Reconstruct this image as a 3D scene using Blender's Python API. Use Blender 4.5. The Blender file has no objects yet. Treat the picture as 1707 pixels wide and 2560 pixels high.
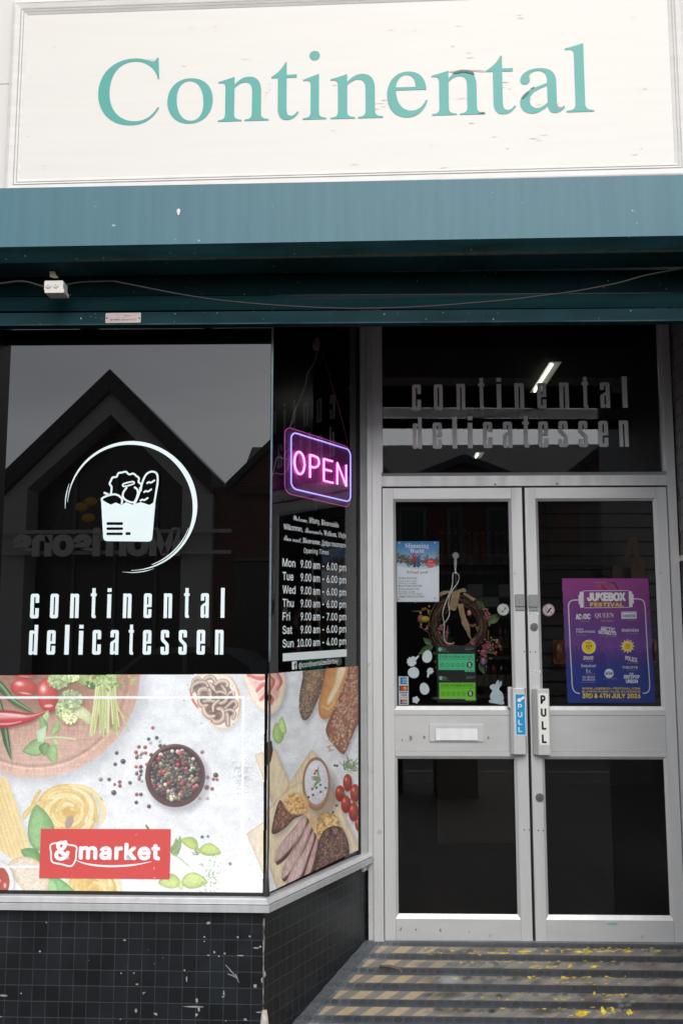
import bpy, math, random, os
import numpy as np
from mathutils import Vector
from mathutils.geometry import tessellate_polygon

# ------------------------------------------------------------------ scene, camera, light
SC = bpy.context.scene
COL = SC.collection
CAM_Z = 1.52
PITCH, YAW = math.radians(7.65), math.radians(1.61)
cam = bpy.data.cameras.new("camera")
cam.sensor_fit = 'VERTICAL'; cam.sensor_height = 36.0; cam.sensor_width = 24.0; cam.lens = 35.0
cam.clip_start = 0.05; cam.clip_end = 500
cam_o = bpy.data.objects.new("camera", cam); COL.objects.link(cam_o)
cam_o.location = (0, 0, CAM_Z); cam_o.rotation_euler = (math.pi/2 + PITCH, 0, YAW)
SC.camera = cam_o

SUN_EL, SUN_ROT = math.radians(38), math.radians(172)
world = bpy.data.worlds.new("World"); SC.world = world; world.use_nodes = True
wt = world.node_tree; wn = wt.nodes; wl = wt.links
bgn = wn['Background']
sky = wn.new('ShaderNodeTexSky'); sky.sky_type = 'NISHITA'; sky.sun_disc = False
sky.sun_elevation = SUN_EL; sky.sun_rotation = SUN_ROT
sky.dust_density = 1.2; sky.air_density = 1.0; sky.ozone_density = 1.0
hs = wn.new('ShaderNodeHueSaturation'); hs.inputs['Saturation'].default_value = 0.36
tc = wn.new('ShaderNodeTexCoord'); mp = wn.new('ShaderNodeMapping'); mp.inputs['Scale'].default_value = (1.2, 1.2, 5.0)
cn = wn.new('ShaderNodeTexNoise'); cn.inputs['Scale'].default_value = 1.6; cn.inputs['Detail'].default_value = 5
cr = wn.new('ShaderNodeMapRange'); cr.inputs[1].default_value = 0.3; cr.inputs[2].default_value = 0.7
cr.inputs[3].default_value = 0.82; cr.inputs[4].default_value = 1.12
mulc = wn.new('ShaderNodeMix'); mulc.data_type = 'RGBA'; mulc.blend_type = 'MULTIPLY'; mulc.inputs[0].default_value = 1
wl.new(tc.outputs['Generated'], mp.inputs[0]); wl.new(mp.outputs[0], cn.inputs['Vector'])
wl.new(cn.outputs['Fac'], cr.inputs[0]); wl.new(sky.outputs[0], hs.inputs['Color'])
wl.new(hs.outputs[0], mulc.inputs[6]); wl.new(cr.outputs[0], mulc.inputs[7]); wl.new(mulc.outputs[2], bgn.inputs['Color'])
bgn.inputs['Strength'].default_value = 0.15

sun = bpy.data.lights.new("sun", 'SUN'); sun.energy = 1.2; sun.angle = math.radians(40); sun.color = (1.0, 0.97, 0.93)
sun_o = bpy.data.objects.new("sun", sun); COL.objects.link(sun_o)
_az = SUN_ROT
_d = Vector((math.sin(_az)*math.cos(SUN_EL), math.cos(_az)*math.cos(SUN_EL), math.sin(SUN_EL)))
sun_o.rotation_euler = _d.to_track_quat('Z', 'Y').to_euler()

SC.view_settings.view_transform = 'Standard'; SC.view_settings.look = 'None'
SC.view_settings.exposure = 0.62; SC.view_settings.gamma = 1.0
try: SC.view_settings.use_curve_mapping = False
except Exception: pass
SC.render.engine = 'CYCLES'
SC.cycles.use_denoising = True
SC.cycles.max_bounces = 10; SC.cycles.transparent_max_bounces = 16; SC.cycles.sample_clamp_indirect = 6.0

# ------------------------------------------------------------------ measuring: photo pixel -> point on a real plane
FPX = 2489.0
O = np.array([0, 0, CAM_Z])
_r = np.array([math.cos(YAW), math.sin(YAW), 0]); _f0 = np.array([-math.sin(YAW), math.cos(YAW), 0]); _z = np.array([0, 0, 1.0])
_fw = _f0*math.cos(PITCH) + _z*math.sin(PITCH); _up = -_f0*math.sin(PITCH) + _z*math.cos(PITCH)
def ray(x, y): return _fw + _r*(x-853.5)/FPX + _up*(1280-y)/FPX

class Frame:
    """a wall plane: u along it, v up, n out of it towards the street"""
    def __init__(s, org, deg):
        a = math.radians(deg); s.o = np.array(org, float)
        s.u = np.array([math.cos(a), math.sin(a), 0]); s.v = _z.copy(); s.n = np.array([math.sin(a), -math.cos(a), 0])
    def P(s, u, v, n=0.0): return tuple(s.o + s.u*u + s.v*v + s.n*n)
    def uv(s, x, y, n=0.0):
        d = ray(x, y); o = s.o + s.n*n
        p = O + d*(np.dot(o-O, s.n)/np.dot(d, s.n)) - s.o
        return float(p @ s.u), float(p @ s.v)
    def U(s, x, y, n=0.0): return s.uv(x, y, n)[0]
    def V(s, x, y, n=0.0): return s.uv(x, y, n)[1]
    def bx(s, x0, y0, x1, y1, n=0.0):
        xm, ym = (x0+x1)/2, (y0+y1)/2
        return s.U(x0, ym, n), s.U(x1, ym, n), s.V(xm, y1, n), s.V(xm, y0, n)      # u0,u1,v0,v1
    def grid(s, X, Y, n=0.0):
        d = _fw[None, None] + _r*((X-853.5)/FPX)[..., None] + _up*((1280-Y)/FPX)[..., None]
        o = s.o + s.n*n
        t = np.dot(o-O, s.n)/(d @ s.n)
        return O + d*t[..., None]

# door plane, front window glass, return window glass, shutter box front, fascia sign
D = Frame((0, 4.5, 0), 0)
TH_A, TH_R = -0.8, 66.04
SC_C = np.array([-0.358, 3.66, 0])                                    # sill front corner
def _n(deg): a = math.radians(deg); return np.array([math.sin(a), -math.cos(a), 0])
A = Frame(SC_C - _n(TH_A)*0.055, TH_A)
R = Frame(SC_C - _n(TH_R)*0.036, TH_R)
_m = np.array([_n(TH_A)[:2], _n(TH_R)[:2]])
_c = np.linalg.solve(_m, [np.dot(_n(TH_A), A.o), np.dot(_n(TH_R), R.o)])
GC = np.array([_c[0], _c[1], 0]); A.o = GC.copy(); R.o = GC.copy()     # both glass frames start at the glass corner
B = Frame((0, 3.40, 0), TH_A)
S = Frame((0, 3.70, 0), -1.53)
CU = Frame((0, 3.60, 0), TH_A)                                       # shutter curtain

def z1(x, y): return x/1.836, y/1.836
def z2(x, y): return 854+x/1.836, y/1.836
def z5(x, y): return x/2.24, 800+y/2.24
def z6(x, y): return x/2.24, 1250+y/2.24
def z7(x, y): return 640+x/2.613, 800+y/2.613
def z8(x, y): return 880+x/1.896, 800+y/1.896
def r1(x, y): return x/2.24, 1660+y/2.24
def r2(x, y): return 640+x/3.563, 1640+y/3.563
def q5(x, y): return 940+x/3.92, 1200+y/3.92
def q6(x, y): return 1290+x/3.76, 1200+y/3.76

# ------------------------------------------------------------------ materials
def lin(c):
    c = c/255.0
    return c/12.92 if c <= 0.04045 else ((c+0.055)/1.055)**2.4
def C(r, g, b, k=1.0): return (lin(r)*k, lin(g)*k, lin(b)*k, 1.0)
MATS = {}
def newmat(name):
    m = bpy.data.materials.new(name); m.use_nodes = True
    nt = m.node_tree; return m, nt, nt.nodes, nt.links, nt.nodes['Principled BSDF']
def pm(name, col, rough=0.5, metal=0.0, ior=1.45, var=0.0, vscale=(8, 8, 8), col2=None, bump=0.0, bscale=60.0, emit=None, es=0, alpha=None, specks=None, rvar=0.0, detail=4):
    """a painted / metal / paper surface with procedural variation in object space"""
    if name in MATS: return MATS[name]
    m, nt, nd, lk, b = newmat(name)
    b.inputs['Base Color'].default_value = col; b.inputs['Roughness'].default_value = rough
    b.inputs['Metallic'].default_value = metal; b.inputs['IOR'].default_value = ior
    if alpha is not None: b.inputs['Alpha'].default_value = alpha
    if emit: b.inputs['Emission Color'].default_value = emit; b.inputs['Emission Strength'].default_value = es
    tcn = nd.new('ShaderNodeTexCoord')
    src = None
    if var or col2:
        mpn = nd.new('ShaderNodeMapping'); mpn.inputs['Scale'].default_value = vscale
        nz = nd.new('ShaderNodeTexNoise'); nz.inputs['Scale'].default_value = 1; nz.inputs['Detail'].default_value = detail
        lk.new(tcn.outputs['Object'], mpn.inputs[0]); lk.new(mpn.outputs[0], nz.inputs['Vector'])
        rp = nd.new('ShaderNodeMapRange'); rp.inputs[1].default_value = 0.32; rp.inputs[2].default_value = 0.68
        lk.new(nz.outputs['Fac'], rp.inputs[0])
        mx = nd.new('ShaderNodeMix'); mx.data_type = 'RGBA'
        c2 = col2 if col2 else tuple(c*(1-var) for c in col[:3])+(1,)
        mx.inputs[6].default_value = c2; mx.inputs[7].default_value = col
        lk.new(rp.outputs[0], mx.inputs[0]); src = mx.outputs[2]
        if rvar:
            rr = nd.new('ShaderNodeMapRange'); rr.inputs[3].default_value = rough+rvar; rr.inputs[4].default_value = rough-rvar
            lk.new(rp.outputs[0], rr.inputs[0]); lk.new(rr.outputs[0], b.inputs['Roughness'])
    if specks:                                                     # (colour, scale, threshold)
        scol, ssc, sth = specks
        n1 = nd.new('ShaderNodeTexNoise'); n1.inputs['Scale'].default_value = ssc; n1.inputs['Detail'].default_value = 2
        lk.new(tcn.outputs['Object'], n1.inputs['Vector'])
        r = nd.new('ShaderNodeMapRange'); r.inputs[1].default_value = sth; r.inputs[2].default_value = sth+0.02
        lk.new(n1.outputs['Fac'], r.inputs[0])
        m2 = nd.new('ShaderNodeMix'); m2.data_type = 'RGBA'; m2.inputs[7].default_value = scol
        if src: lk.new(src, m2.inputs[6])
        else: m2.inputs[6].default_value = col
        lk.new(r.outputs[0], m2.inputs[0]); src = m2.outputs[2]
    if src: lk.new(src, b.inputs['Base Color'])
    if bump:
        nb = nd.new('ShaderNodeTexNoise'); nb.inputs['Scale'].default_value = bscale; nb.inputs['Detail'].default_value = 3
        lk.new(tcn.outputs['Object'], nb.inputs['Vector'])
        bp = nd.new('ShaderNodeBump'); bp.inputs['Strength'].default_value = bump; bp.inputs['Distance'].default_value = 0.002
        lk.new(nb.outputs['Fac'], bp.inputs['Height']); lk.new(bp.outputs[0], b.inputs['Normal'])
    MATS[name] = m; return m

def glassmat(name, tint=(0.975, 0.985, 0.98), ior=1.62):
    if name in MATS: return MATS[name]
    m, nt, nd, lk, b = newmat(name); nd.remove(b)
    out = nd['Material Output']
    tr = nd.new('ShaderNodeBsdfTransparent'); tr.inputs[0].default_value = tint+(1,)
    gl = nd.new('ShaderNodeBsdfGlossy'); gl.inputs['Roughness'].default_value = 0.0; gl.inputs[0].default_value = (1, 1, 1, 1)
    fr = nd.new('ShaderNodeFresnel'); fr.inputs[0].default_value = ior
    mx = nd.new('ShaderNodeMixShader'); lk.new(fr.outputs[0], mx.inputs[0]); lk.new(tr.outputs[0], mx.inputs[1]); lk.new(gl.outputs[0], mx.inputs[2])
    lk.new(mx.outputs[0], out.inputs[0]); MATS[name] = m; return m

def clearmat(name, tint, mixcol=None, fac=0.0):
    if name in MATS: return MATS[name]
    m, nt, nd, lk, b = newmat(name)
    out = nd['Material Output']; tr = nd.new('ShaderNodeBsdfTransparent'); tr.inputs[0].default_value = tint+(1,)
    if mixcol:
        b.inputs['Base Color'].default_value = mixcol; b.inputs['Roughness'].default_value = 0.15
        mx = nd.new('ShaderNodeMixShader'); mx.inputs[0].default_value = fac
        lk.new(tr.outputs[0], mx.inputs[1]); lk.new(b.outputs[0], mx.inputs[2]); lk.new(mx.outputs[0], out.inputs[0])
    else:
        nd.remove(b); lk.new(tr.outputs[0], out.inputs[0])
    MATS[name] = m; return m

def attrmat(name, k=1.0, rough=0.5, bump=0.0, ior=1.45):
    """printed sheet: colour from the sheet's own colour attribute, slightly mottled"""
    if name in MATS: return MATS[name]
    m, nt, nd, lk, b = newmat(name)
    at = nd.new('ShaderNodeAttribute'); at.attribute_name = 'print'
    tcn = nd.new('ShaderNodeTexCoord'); nz = nd.new('ShaderNodeTexNoise'); nz.inputs['Scale'].default_value = 14; nz.inputs['Detail'].default_value = 4
    lk.new(tcn.outputs['Object'], nz.inputs['Vector'])
    rp = nd.new('ShaderNodeMapRange'); rp.inputs[3].default_value = k*0.97; rp.inputs[4].default_value = k*1.03
    lk.new(nz.outputs['Fac'], rp.inputs[0])
    mx = nd.new('ShaderNodeMix'); mx.data_type = 'RGBA'; mx.blend_type = 'MULTIPLY'; mx.inputs[0].default_value = 1
    lk.new(at.outputs['Color'], mx.inputs[6]); lk.new(rp.outputs[0], mx.inputs[7]); lk.new(mx.outputs[2], b.inputs['Base Color'])
    b.inputs['Roughness'].default_value = rough; b.inputs['IOR'].default_value = ior
    if bump:
        bp = nd.new('ShaderNodeBump'); bp.inputs['Strength'].default_value = bump; bp.inputs['Distance'].default_value = 0.003
        n2 = nd.new('ShaderNodeTexNoise'); n2.inputs['Scale'].default_value = 90; n2.inputs['Detail'].default_value = 4
        lk.new(tcn.outputs['Object'], n2.inputs['Vector']); lk.new(n2.outputs['Fac'], bp.inputs['Height']); lk.new(bp.outputs[0], b.inputs['Normal'])
    MATS[name] = m; return m

def brickmat(name, c1, c2, mortar, w, h, msize, offset=0.5, rough=0.8, bump=0.6, ior=1.45, specks=None, var=0.3, lowrough=None):
    """bricks, tiles, slabs: brick texture on UVs in metres"""
    if name in MATS: return MATS[name]
    m, nt, nd, lk, b = newmat(name)
    uvn = nd.new('ShaderNodeUVMap'); uvn.uv_map = 'UVMap'
    wob = nd.new('ShaderNodeTexNoise'); wob.inputs['Scale'].default_value = 3
    br = nd.new('ShaderNodeTexBrick'); br.offset = offset; br.squash = 1
    br.inputs['Color1'].default_value = c1; br.inputs['Color2'].default_value = c2; br.inputs['Mortar'].default_value = mortar
    br.inputs['Scale'].default_value = 1; br.inputs['Mortar Size'].default_value = msize; br.inputs['Mortar Smooth'].default_value = 0.3
    br.inputs['Brick Width'].default_value = w; br.inputs['Row Height'].default_value = h
    lk.new(uvn.outputs[0], br.inputs['Vector'])
    nz = nd.new('ShaderNodeTexNoise'); nz.inputs['Scale'].default_value = 9; nz.inputs['Detail'].default_value = 6
    lk.new(uvn.outputs[0], nz.inputs['Vector'])
    rp = nd.new('ShaderNodeMapRange'); rp.inputs[1].default_value = 0.3; rp.inputs[2].default_value = 0.7; rp.inputs[3].default_value = 1-var; rp.inputs[4].default_value = 1+var
    lk.new(nz.outputs['Fac'], rp.inputs[0])
    mx = nd.new('ShaderNodeMix'); mx.data_type = 'RGBA'; mx.blend_type = 'MULTIPLY'; mx.inputs[0].default_value = 1
    lk.new(br.outputs['Color'], mx.inputs[6]); lk.new(rp.outputs[0], mx.inputs[7])
    src = mx.outputs[2]
    if specks:
        scol, ssc, sth, sth2 = specks                              # chips, thicker where a broad noise is high
        n1 = nd.new('ShaderNodeTexNoise'); n1.inputs['Scale'].default_value = ssc; n1.inputs['Detail'].default_value = 3; n1.inputs['Roughness'].default_value = 0.6
        n3 = nd.new('ShaderNodeTexNoise'); n3.inputs['Scale'].default_value = 2.2; n3.inputs['Detail'].default_value = 1
        lk.new(uvn.outputs[0], n1.inputs['Vector']); lk.new(uvn.outputs[0], n3.inputs['Vector'])
        ma = nd.new('ShaderNodeMath'); ma.operation = 'MULTIPLY_ADD'; ma.inputs[1].default_value = sth2
        lk.new(n3.outputs['Fac'], ma.inputs[0]); lk.new(n1.outputs['Fac'], ma.inputs[2])
        r = nd.new('ShaderNodeMapRange'); r.inputs[1].default_value = sth; r.inputs[2].default_value = sth+0.015
        lk.new(ma.outputs[0], r.inputs[0])
        m2 = nd.new('ShaderNodeMix'); m2.data_type = 'RGBA'; m2.inputs[7].default_value = scol
        lk.new(src, m2.inputs[6]); lk.new(r.outputs[0], m2.inputs[0]); src = m2.outputs[2]
    lk.new(src, b.inputs['Base Color'])
    b.inputs['Roughness'].default_value = rough; b.inputs['IOR'].default_value = ior
    if lowrough is not None:
        rr = nd.new('ShaderNodeMapRange'); rr.inputs[3].default_value = lowrough; rr.inputs[4].default_value = rough
        lk.new(nz.outputs['Fac'], rr.inputs[0]); lk.new(rr.outputs[0], b.inputs['Roughness'])
    bp = nd.new('ShaderNodeBump'); bp.inputs['Strength'].default_value = bump; bp.inputs['Distance'].default_value = 0.004; bp.invert = True
    ad = nd.new('ShaderNodeMath'); ad.operation = 'MULTIPLY_ADD'; ad.inputs[1].default_value = 0.25
    lk.new(nz.outputs['Fac'], ad.inputs[0]); lk.new(br.outputs['Fac'], ad.inputs[2])
    lk.new(ad.outputs[0], bp.inputs['Height']); lk.new(bp.outputs[0], b.inputs['Normal'])
    MATS[name] = m; return m

def perfmat(name, col):
    """perforated shutter steel: rows of small holes"""
    if name in MATS: return MATS[name]
    m, nt, nd, lk, b = newmat(name)
    b.inputs['Base Color'].default_value = col; b.inputs['Roughness'].default_value = 0.7; b.inputs['IOR'].default_value = 1.15
    uvn = nd.new('ShaderNodeUVMap'); uvn.uv_map = 'UVMap'
    mpn = nd.new('ShaderNodeMapping'); mpn.inputs['Rotation'].default_value = (0, 0, math.radians(45)); mpn.inputs['Scale'].default_value = (210, 210, 210)
    lk.new(uvn.outputs[0], mpn.inputs[0])
    vo = nd.new('ShaderNodeTexVoronoi'); vo.voronoi_dimensions = '2D'; vo.inputs['Randomness'].default_value = 0; vo.inputs['Scale'].default_value = 1
    lk.new(mpn.outputs[0], vo.inputs['Vector'])
    gt = nd.new('ShaderNodeMath'); gt.operation = 'LESS_THAN'; gt.inputs[1].default_value = 0.20; lk.new(vo.outputs['Distance'], gt.inputs[0])
    tr = nd.new('ShaderNodeBsdfTransparent'); mx = nd.new('ShaderNodeMixShader')
    lk.new(gt.outputs[0], mx.inputs[0]); lk.new(b.outputs[0], mx.inputs[1]); lk.new(tr.outputs[0], mx.inputs[2])
    lk.new(mx.outputs[0], nd['Material Output'].inputs[0]); MATS[name] = m; return m

ALU = pm('anodised_aluminium', C(210, 211, 211), rough=0.40, metal=0.35, var=0.14, vscale=(24, 24, 3), bump=0.05, bscale=160, rvar=0.07, detail=8, specks=(C(186, 184, 180), 16, 0.735))
ALU2 = pm('satin_aluminium', C(206, 207, 207), rough=0.36, metal=0.38, var=0.10, vscale=(4, 4, 16), bump=0.05, bscale=140, detail=8, specks=(C(186, 184, 180), 12, 0.735))
ALU_V = pm('weathered_aluminium_sill', C(200, 201, 202), rough=0.4, metal=0.3, var=0.14, vscale=(26, 26, 6), bump=0.05, bscale=90)
DARK = pm('dark_gasket', C(26, 25, 24), rough=0.6, var=0.3)
BLACKGLASS = pm('black_backed_glass', (0.0025, 0.0022, 0.002, 1), rough=0.0, ior=1.74)
GLASS = glassmat('clear_glass')
GLASS_E = pm('glass_edge', C(120, 150, 148), rough=0.15)
VINYL = pm('pale_mint_vinyl', C(222, 235, 236), rough=0.45, var=0.05, vscale=(6, 6, 6))
VINYLG = pm('frosted_vinyl', C(236, 241, 243), rough=0.6, var=0.08)
WHITE = pm('white_paper', C(232, 232, 234), rough=0.6, var=0.03)
WHITE2 = pm('white_sticker', C(225, 230, 236), rough=0.4, var=0.04)
BLACKP = pm('black_print', C(20, 20, 22), rough=0.5)
YELL = pm('yellow_print', C(246, 214, 40), rough=0.5)
GOLD = pm('gold_print', C(214, 170, 90), rough=0.5)
NAVY = pm('navy_ink', C(40, 45, 90), rough=0.5)
RED = pm('red_print', C(200, 40, 50), rough=0.5)
TEAL = pm('teal_powder_coat', C(62, 105, 117), rough=0.46, col2=C(68, 112, 124), vscale=(34, 34, 1.8), bump=0.12, bscale=7, specks=(C(150, 178, 182), 50, 0.765), detail=8)
TEALD = pm('teal_steel', C(22, 56, 63), rough=0.6, ior=1.18, var=0.35, vscale=(5, 5, 8), specks=(C(170, 180, 175), 90, 0.735), bump=0.04)
CREAM = pm('cream_gloss_paint', C(214, 210, 205), rough=0.4, var=0.02, vscale=(2, 2, 6), bump=0.12, bscale=40)
CABLE = pm('grey_cable_sheath', C(46, 43, 43), rough=0.55, var=0.2)

# ------------------------------------------------------------------ mesh builder
ORG = {}
class MB:
    def __init__(s): s.v = []; s.f = []; s.m = []; s.uv = []; s.sm = []
    def add(s, pts, faces, mat=0, uvs=None, smooth=False):
        k = len(s.v); s.v += [tuple(map(float, p)) for p in pts]
        for i, f in enumerate(faces):
            s.f.append([k+j for j in f]); s.m.append(mat); s.sm.append(smooth)
            s.uv.append([uvs[j] for j in f] if uvs is not None else [(0, 0)]*len(f))
    def quadbox(s, F, u0, u1, v0, v1, n0, n1, mat=0, skip=()):
        p = [F.P(u, v, n) for n in (n0, n1) for v in (v0, v1) for u in (u0, u1)]
        L = [(u, v, n) for n in (n0, n1) for v in (v0, v1) for u in (u0, u1)]
        fs = {'front': ((4, 5, 7, 6), (0, 1)), 'back': ((1, 0, 2, 3), (0, 1)), 'left': ((0, 4, 6, 2), (2, 1)), 'right': ((5, 1, 3, 7), (2, 1)), 'bottom': ((0, 1, 5, 4), (0, 2)), 'top': ((6, 7, 3, 2), (0, 2))}
        for k, (f, ax) in fs.items():
            if k in skip: continue
            mt = mat[k] if isinstance(mat, dict) and k in mat else (mat.get('*', 0) if isinstance(mat, dict) else mat)
            s.add([p[i] for i in f], [(0, 1, 2, 3)], mt, [(L[i][ax[0]], L[i][ax[1]]) for i in f])
        return s
    box = quadbox
    def poly(s, F, pts, n=0.0, mat=0, holes=()):
        loops = [[Vector((a, b, 0)) for a, b in pts]] + [[Vector((a, b, 0)) for a, b in h] for h in holes]
        flat = [(a.x, a.y) for l in loops for a in l]
        tri = tessellate_polygon(loops); out = []
        for t in tri:
            (ax, ay), (bx, by), (cx, cy) = flat[t[0]], flat[t[1]], flat[t[2]]
            out.append(t if (bx-ax)*(cy-ay)-(by-ay)*(cx-ax) > 0 else (t[0], t[2], t[1]))
        s.add([F.P(a, b, n) for a, b in flat], out, mat, flat); return s
    def prism(s, F, pts, n0, n1, mat=0, holes=(), back=True):
        s.poly(F, pts, n1, mat, holes)
        for loop in [pts, *holes]:
            k = len(loop); acc = 0.0
            for i in range(k):
                a, b = loop[i], loop[(i+1) % k]; l = math.dist(a, b)
                s.add([F.P(*a, n0), F.P(*b, n0), F.P(*b, n1), F.P(*a, n1)], [(0, 1, 2, 3)], mat, [(acc, n0), (acc+l, n0), (acc+l, n1), (acc, n1)]); acc += l
        if back:
            flat = s.__class__(); flat.poly(F, pts, n0, mat, holes)
            s.add(flat.v, [f[::-1] for f in flat.f], mat, [(0, 0)]*len(flat.v))
        return s
    def ring(s, F, o, i, n0, n1, mat=0):
        """mitred rectangular ring: outer rect o, inner rect i as (u0,u1,v0,v1); front slopes from n0 (outer edge) to n1 (inner edge)"""
        oc = [(o[0], o[2]), (o[1], o[2]), (o[1], o[3]), (o[0], o[3])]; ic = [(i[0], i[2]), (i[1], i[2]), (i[1], i[3]), (i[0], i[3])]
        for k in range(4):
            a, b, c, d = oc[k], oc[(k+1) % 4], ic[(k+1) % 4], ic[k]
            s.add([F.P(*a, n0), F.P(*b, n0), F.P(*c, n1), F.P(*d, n1)], [(0, 1, 2, 3)], mat, [a, b, c, d])
        return s
    def tube(s, pts, r, seg=8, mat=0, cap=True):
        pts = [np.array(p, float) for p in pts]; n = len(pts)
        rs = r if isinstance(r, (list, tuple, np.ndarray)) else [r]*n
        up = None; vs = []
        for i, p in enumerate(pts):
            t = pts[min(i+1, n-1)]-pts[max(i-1, 0)]; t = t/(np.linalg.norm(t)+1e-12)
            if up is None:
                up = np.array([0, 0, 1.0]) if abs(t[2]) < 0.9 else np.array([1.0, 0, 0])
            b = np.cross(t, up); b /= np.linalg.norm(b)+1e-12; up = np.cross(b, t)
            for k in range(seg):
                a = 2*math.pi*k/seg; vs.append(p + (b*math.cos(a)+up*math.sin(a))*rs[i])
        fs = []
        for i in range(n-1):
            for k in range(seg):
                k2 = (k+1) % seg; fs.append((i*seg+k, i*seg+k2, (i+1)*seg+k2, (i+1)*seg+k))
        if cap: fs += [tuple(range(seg))[::-1], tuple((n-1)*seg+k for k in range(seg))]
        s.add(vs, fs, mat, smooth=True); return s
    def disc(s, F, u, v, r, n0, n1, mat=0, seg=24, ry=None, r2=None):
        ry = ry or r
        pts = [(u+r*math.cos(2*math.pi*k/seg), v+ry*math.sin(2*math.pi*k/seg)) for k in range(seg)]
        return s.prism(F, pts, n0, n1, mat, back=False)
    def ball(s, c, r, mat=0, seg=10, rings=6, sx=1, sy=1, sz=1, rot=None):
        c = np.array(c, float); vs = []; fs = []
        for i in range(rings+1):
            th = math.pi*i/rings
            for k in range(seg):
                a = 2*math.pi*k/seg
                p = np.array([sx*math.sin(th)*math.cos(a), sy*math.sin(th)*math.sin(a), sz*math.cos(th)])*r
                if rot is not None: p = rot @ p
                vs.append(c+p)
        for i in range(rings):
            for k in range(seg):
                k2 = (k+1) % seg; fs.append((i*seg+k, (i+1)*seg+k, (i+1)*seg+k2, i*seg+k2))
        s.add(vs, fs, mat, smooth=True); return s
    def build(s, name, mats, parent=None, bevel=0.0, origin=None):
        me = bpy.data.meshes.new(name)
        vv = np.array(s.v, float)
        if parent is not None: org = ORG[parent.name]
        elif origin is not None: org = np.array(origin, float)
        else: org = np.array([(vv[:, 0].min()+vv[:, 0].max())/2, (vv[:, 1].min()+vv[:, 1].max())/2, vv[:, 2].min()])
        me.from_pydata((vv-org).tolist(), [], s.f)
        me.polygons.foreach_set('material_index', s.m); me.polygons.foreach_set('use_smooth', s.sm)
        uvl = me.uv_layers.new(name='UVMap'); flat = [c for f in s.uv for q in f for c in q]
        uvl.data.foreach_set('uv', flat)
        for m in (mats if isinstance(mats, (list, tuple)) else [mats]): me.materials.append(m)
        me.update()
        o = bpy.data.objects.new(name, me); COL.objects.link(o)
        if parent is not None: o.parent = parent
        else: o.location = org
        ORG[o.name] = org
        if bevel:
            bm_ = o.modifiers.new('edge', 'BEVEL'); bm_.width = bevel; bm_.segments = 2; bm_.limit_method = 'ANGLE'; bm_.angle_limit = math.radians(35); bm_.use_clamp_overlap = True
        return o

def thing(name, label, cat, loc, group=None):
    o = bpy.data.objects.new(name, None); COL.objects.link(o); o.empty_display_size = 0.05
    o.location = loc; ORG[o.name] = np.array(loc, float)
    o['label'] = label; o['category'] = cat
    if group: o['group'] = group
    return o
def tag(o, label, cat, group=None):
    o['label'] = label; o['category'] = cat
    if group: o['group'] = group
    return o
def structure(o): o['kind'] = 'structure'; return o

# ------------------------------------------------------------------ lettering
_FD = os.path.join(bpy.utils.system_resource('DATAFILES') or '', 'fonts')
_FONTS = {}
def font(fn):
    if fn is None: return None
    if fn not in _FONTS:
        try: _FONTS[fn] = bpy.data.fonts.load(os.path.join(_FD, fn), check_existing=True)
        except Exception: _FONTS[fn] = None
    return _FONTS[fn]
INTER = 'Inter.woff2'
_CAP = {}
def glyphs(t, fn=INTER, bold=0.0, spacing=1.0, res=3):
    c = bpy.data.curves.new('t', 'FONT'); f = font(fn)
    if f: c.font = f
    c.body = t; c.offset = bold; c.resolution_u = res; c.space_character = spacing
    o = bpy.data.objects.new('t', c); me = o.to_mesh()
    v = np.array([(p.co.x, p.co.y) for p in me.vertices]).reshape(-1, 2); fs = [tuple(p.vertices) for p in me.polygons]
    o.to_mesh_clear(); bpy.data.objects.remove(o); bpy.data.curves.remove(c)
    out = []
    for f_ in fs:
        a, b_, c_ = v[f_[0]], v[f_[1]], v[f_[2]]
        out.append(f_ if (b_[0]-a[0])*(c_[1]-a[1])-(b_[1]-a[1])*(c_[0]-a[0]) >= 0 else f_[::-1])
    return v, out
def capheight(fn, bold):
    k = (fn, bold)
    if k not in _CAP: v, _ = glyphs('H', fn, bold); _CAP[k] = (v[:, 1].min(), v[:, 1].max())
    return _CAP[k]
def shift(t, up, lo, dg=None):
    r = ''
    for ch in t:
        if 'A' <= ch <= 'Z': r += chr(up+ord(ch)-65)
        elif 'a' <= ch <= 'z': r += chr(lo+ord(ch)-97)
        elif dg and '0' <= ch <= '9': r += chr(dg+ord(ch)-48)
        else: r += ch
    return r
def serif(t): return shift(t, 0x1D400, 0x1D41A, 0x1D7CE)
def script(t): return shift(t, 0x1D4D0, 0x1D4EA)
def fraktur(t): return shift(t, 0x1D56C, 0x1D586)
def weight(bold, fn):
    """outline offset for a weight, and how far to spread extra copies for heavy weights"""
    if bold <= 0 or fn is None: return bold, 0.0
    return 0.0, bold*0.40
def heavy(mb, F, U, V, f, n, mat, ex):
    steps = [(0, 0)] if ex <= 0 else [(0, 0), (ex, 0), (-ex, 0), (0, ex), (0, -ex), (ex*.7, ex*.7), (-ex*.7, ex*.7), (ex*.7, -ex*.7), (-ex*.7, -ex*.7)]
    for k, (a, b) in enumerate(steps): mb.add([F.P(p+a, q+b, n+k*1.2e-5) for p, q in zip(U, V)], f, mat)
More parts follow.
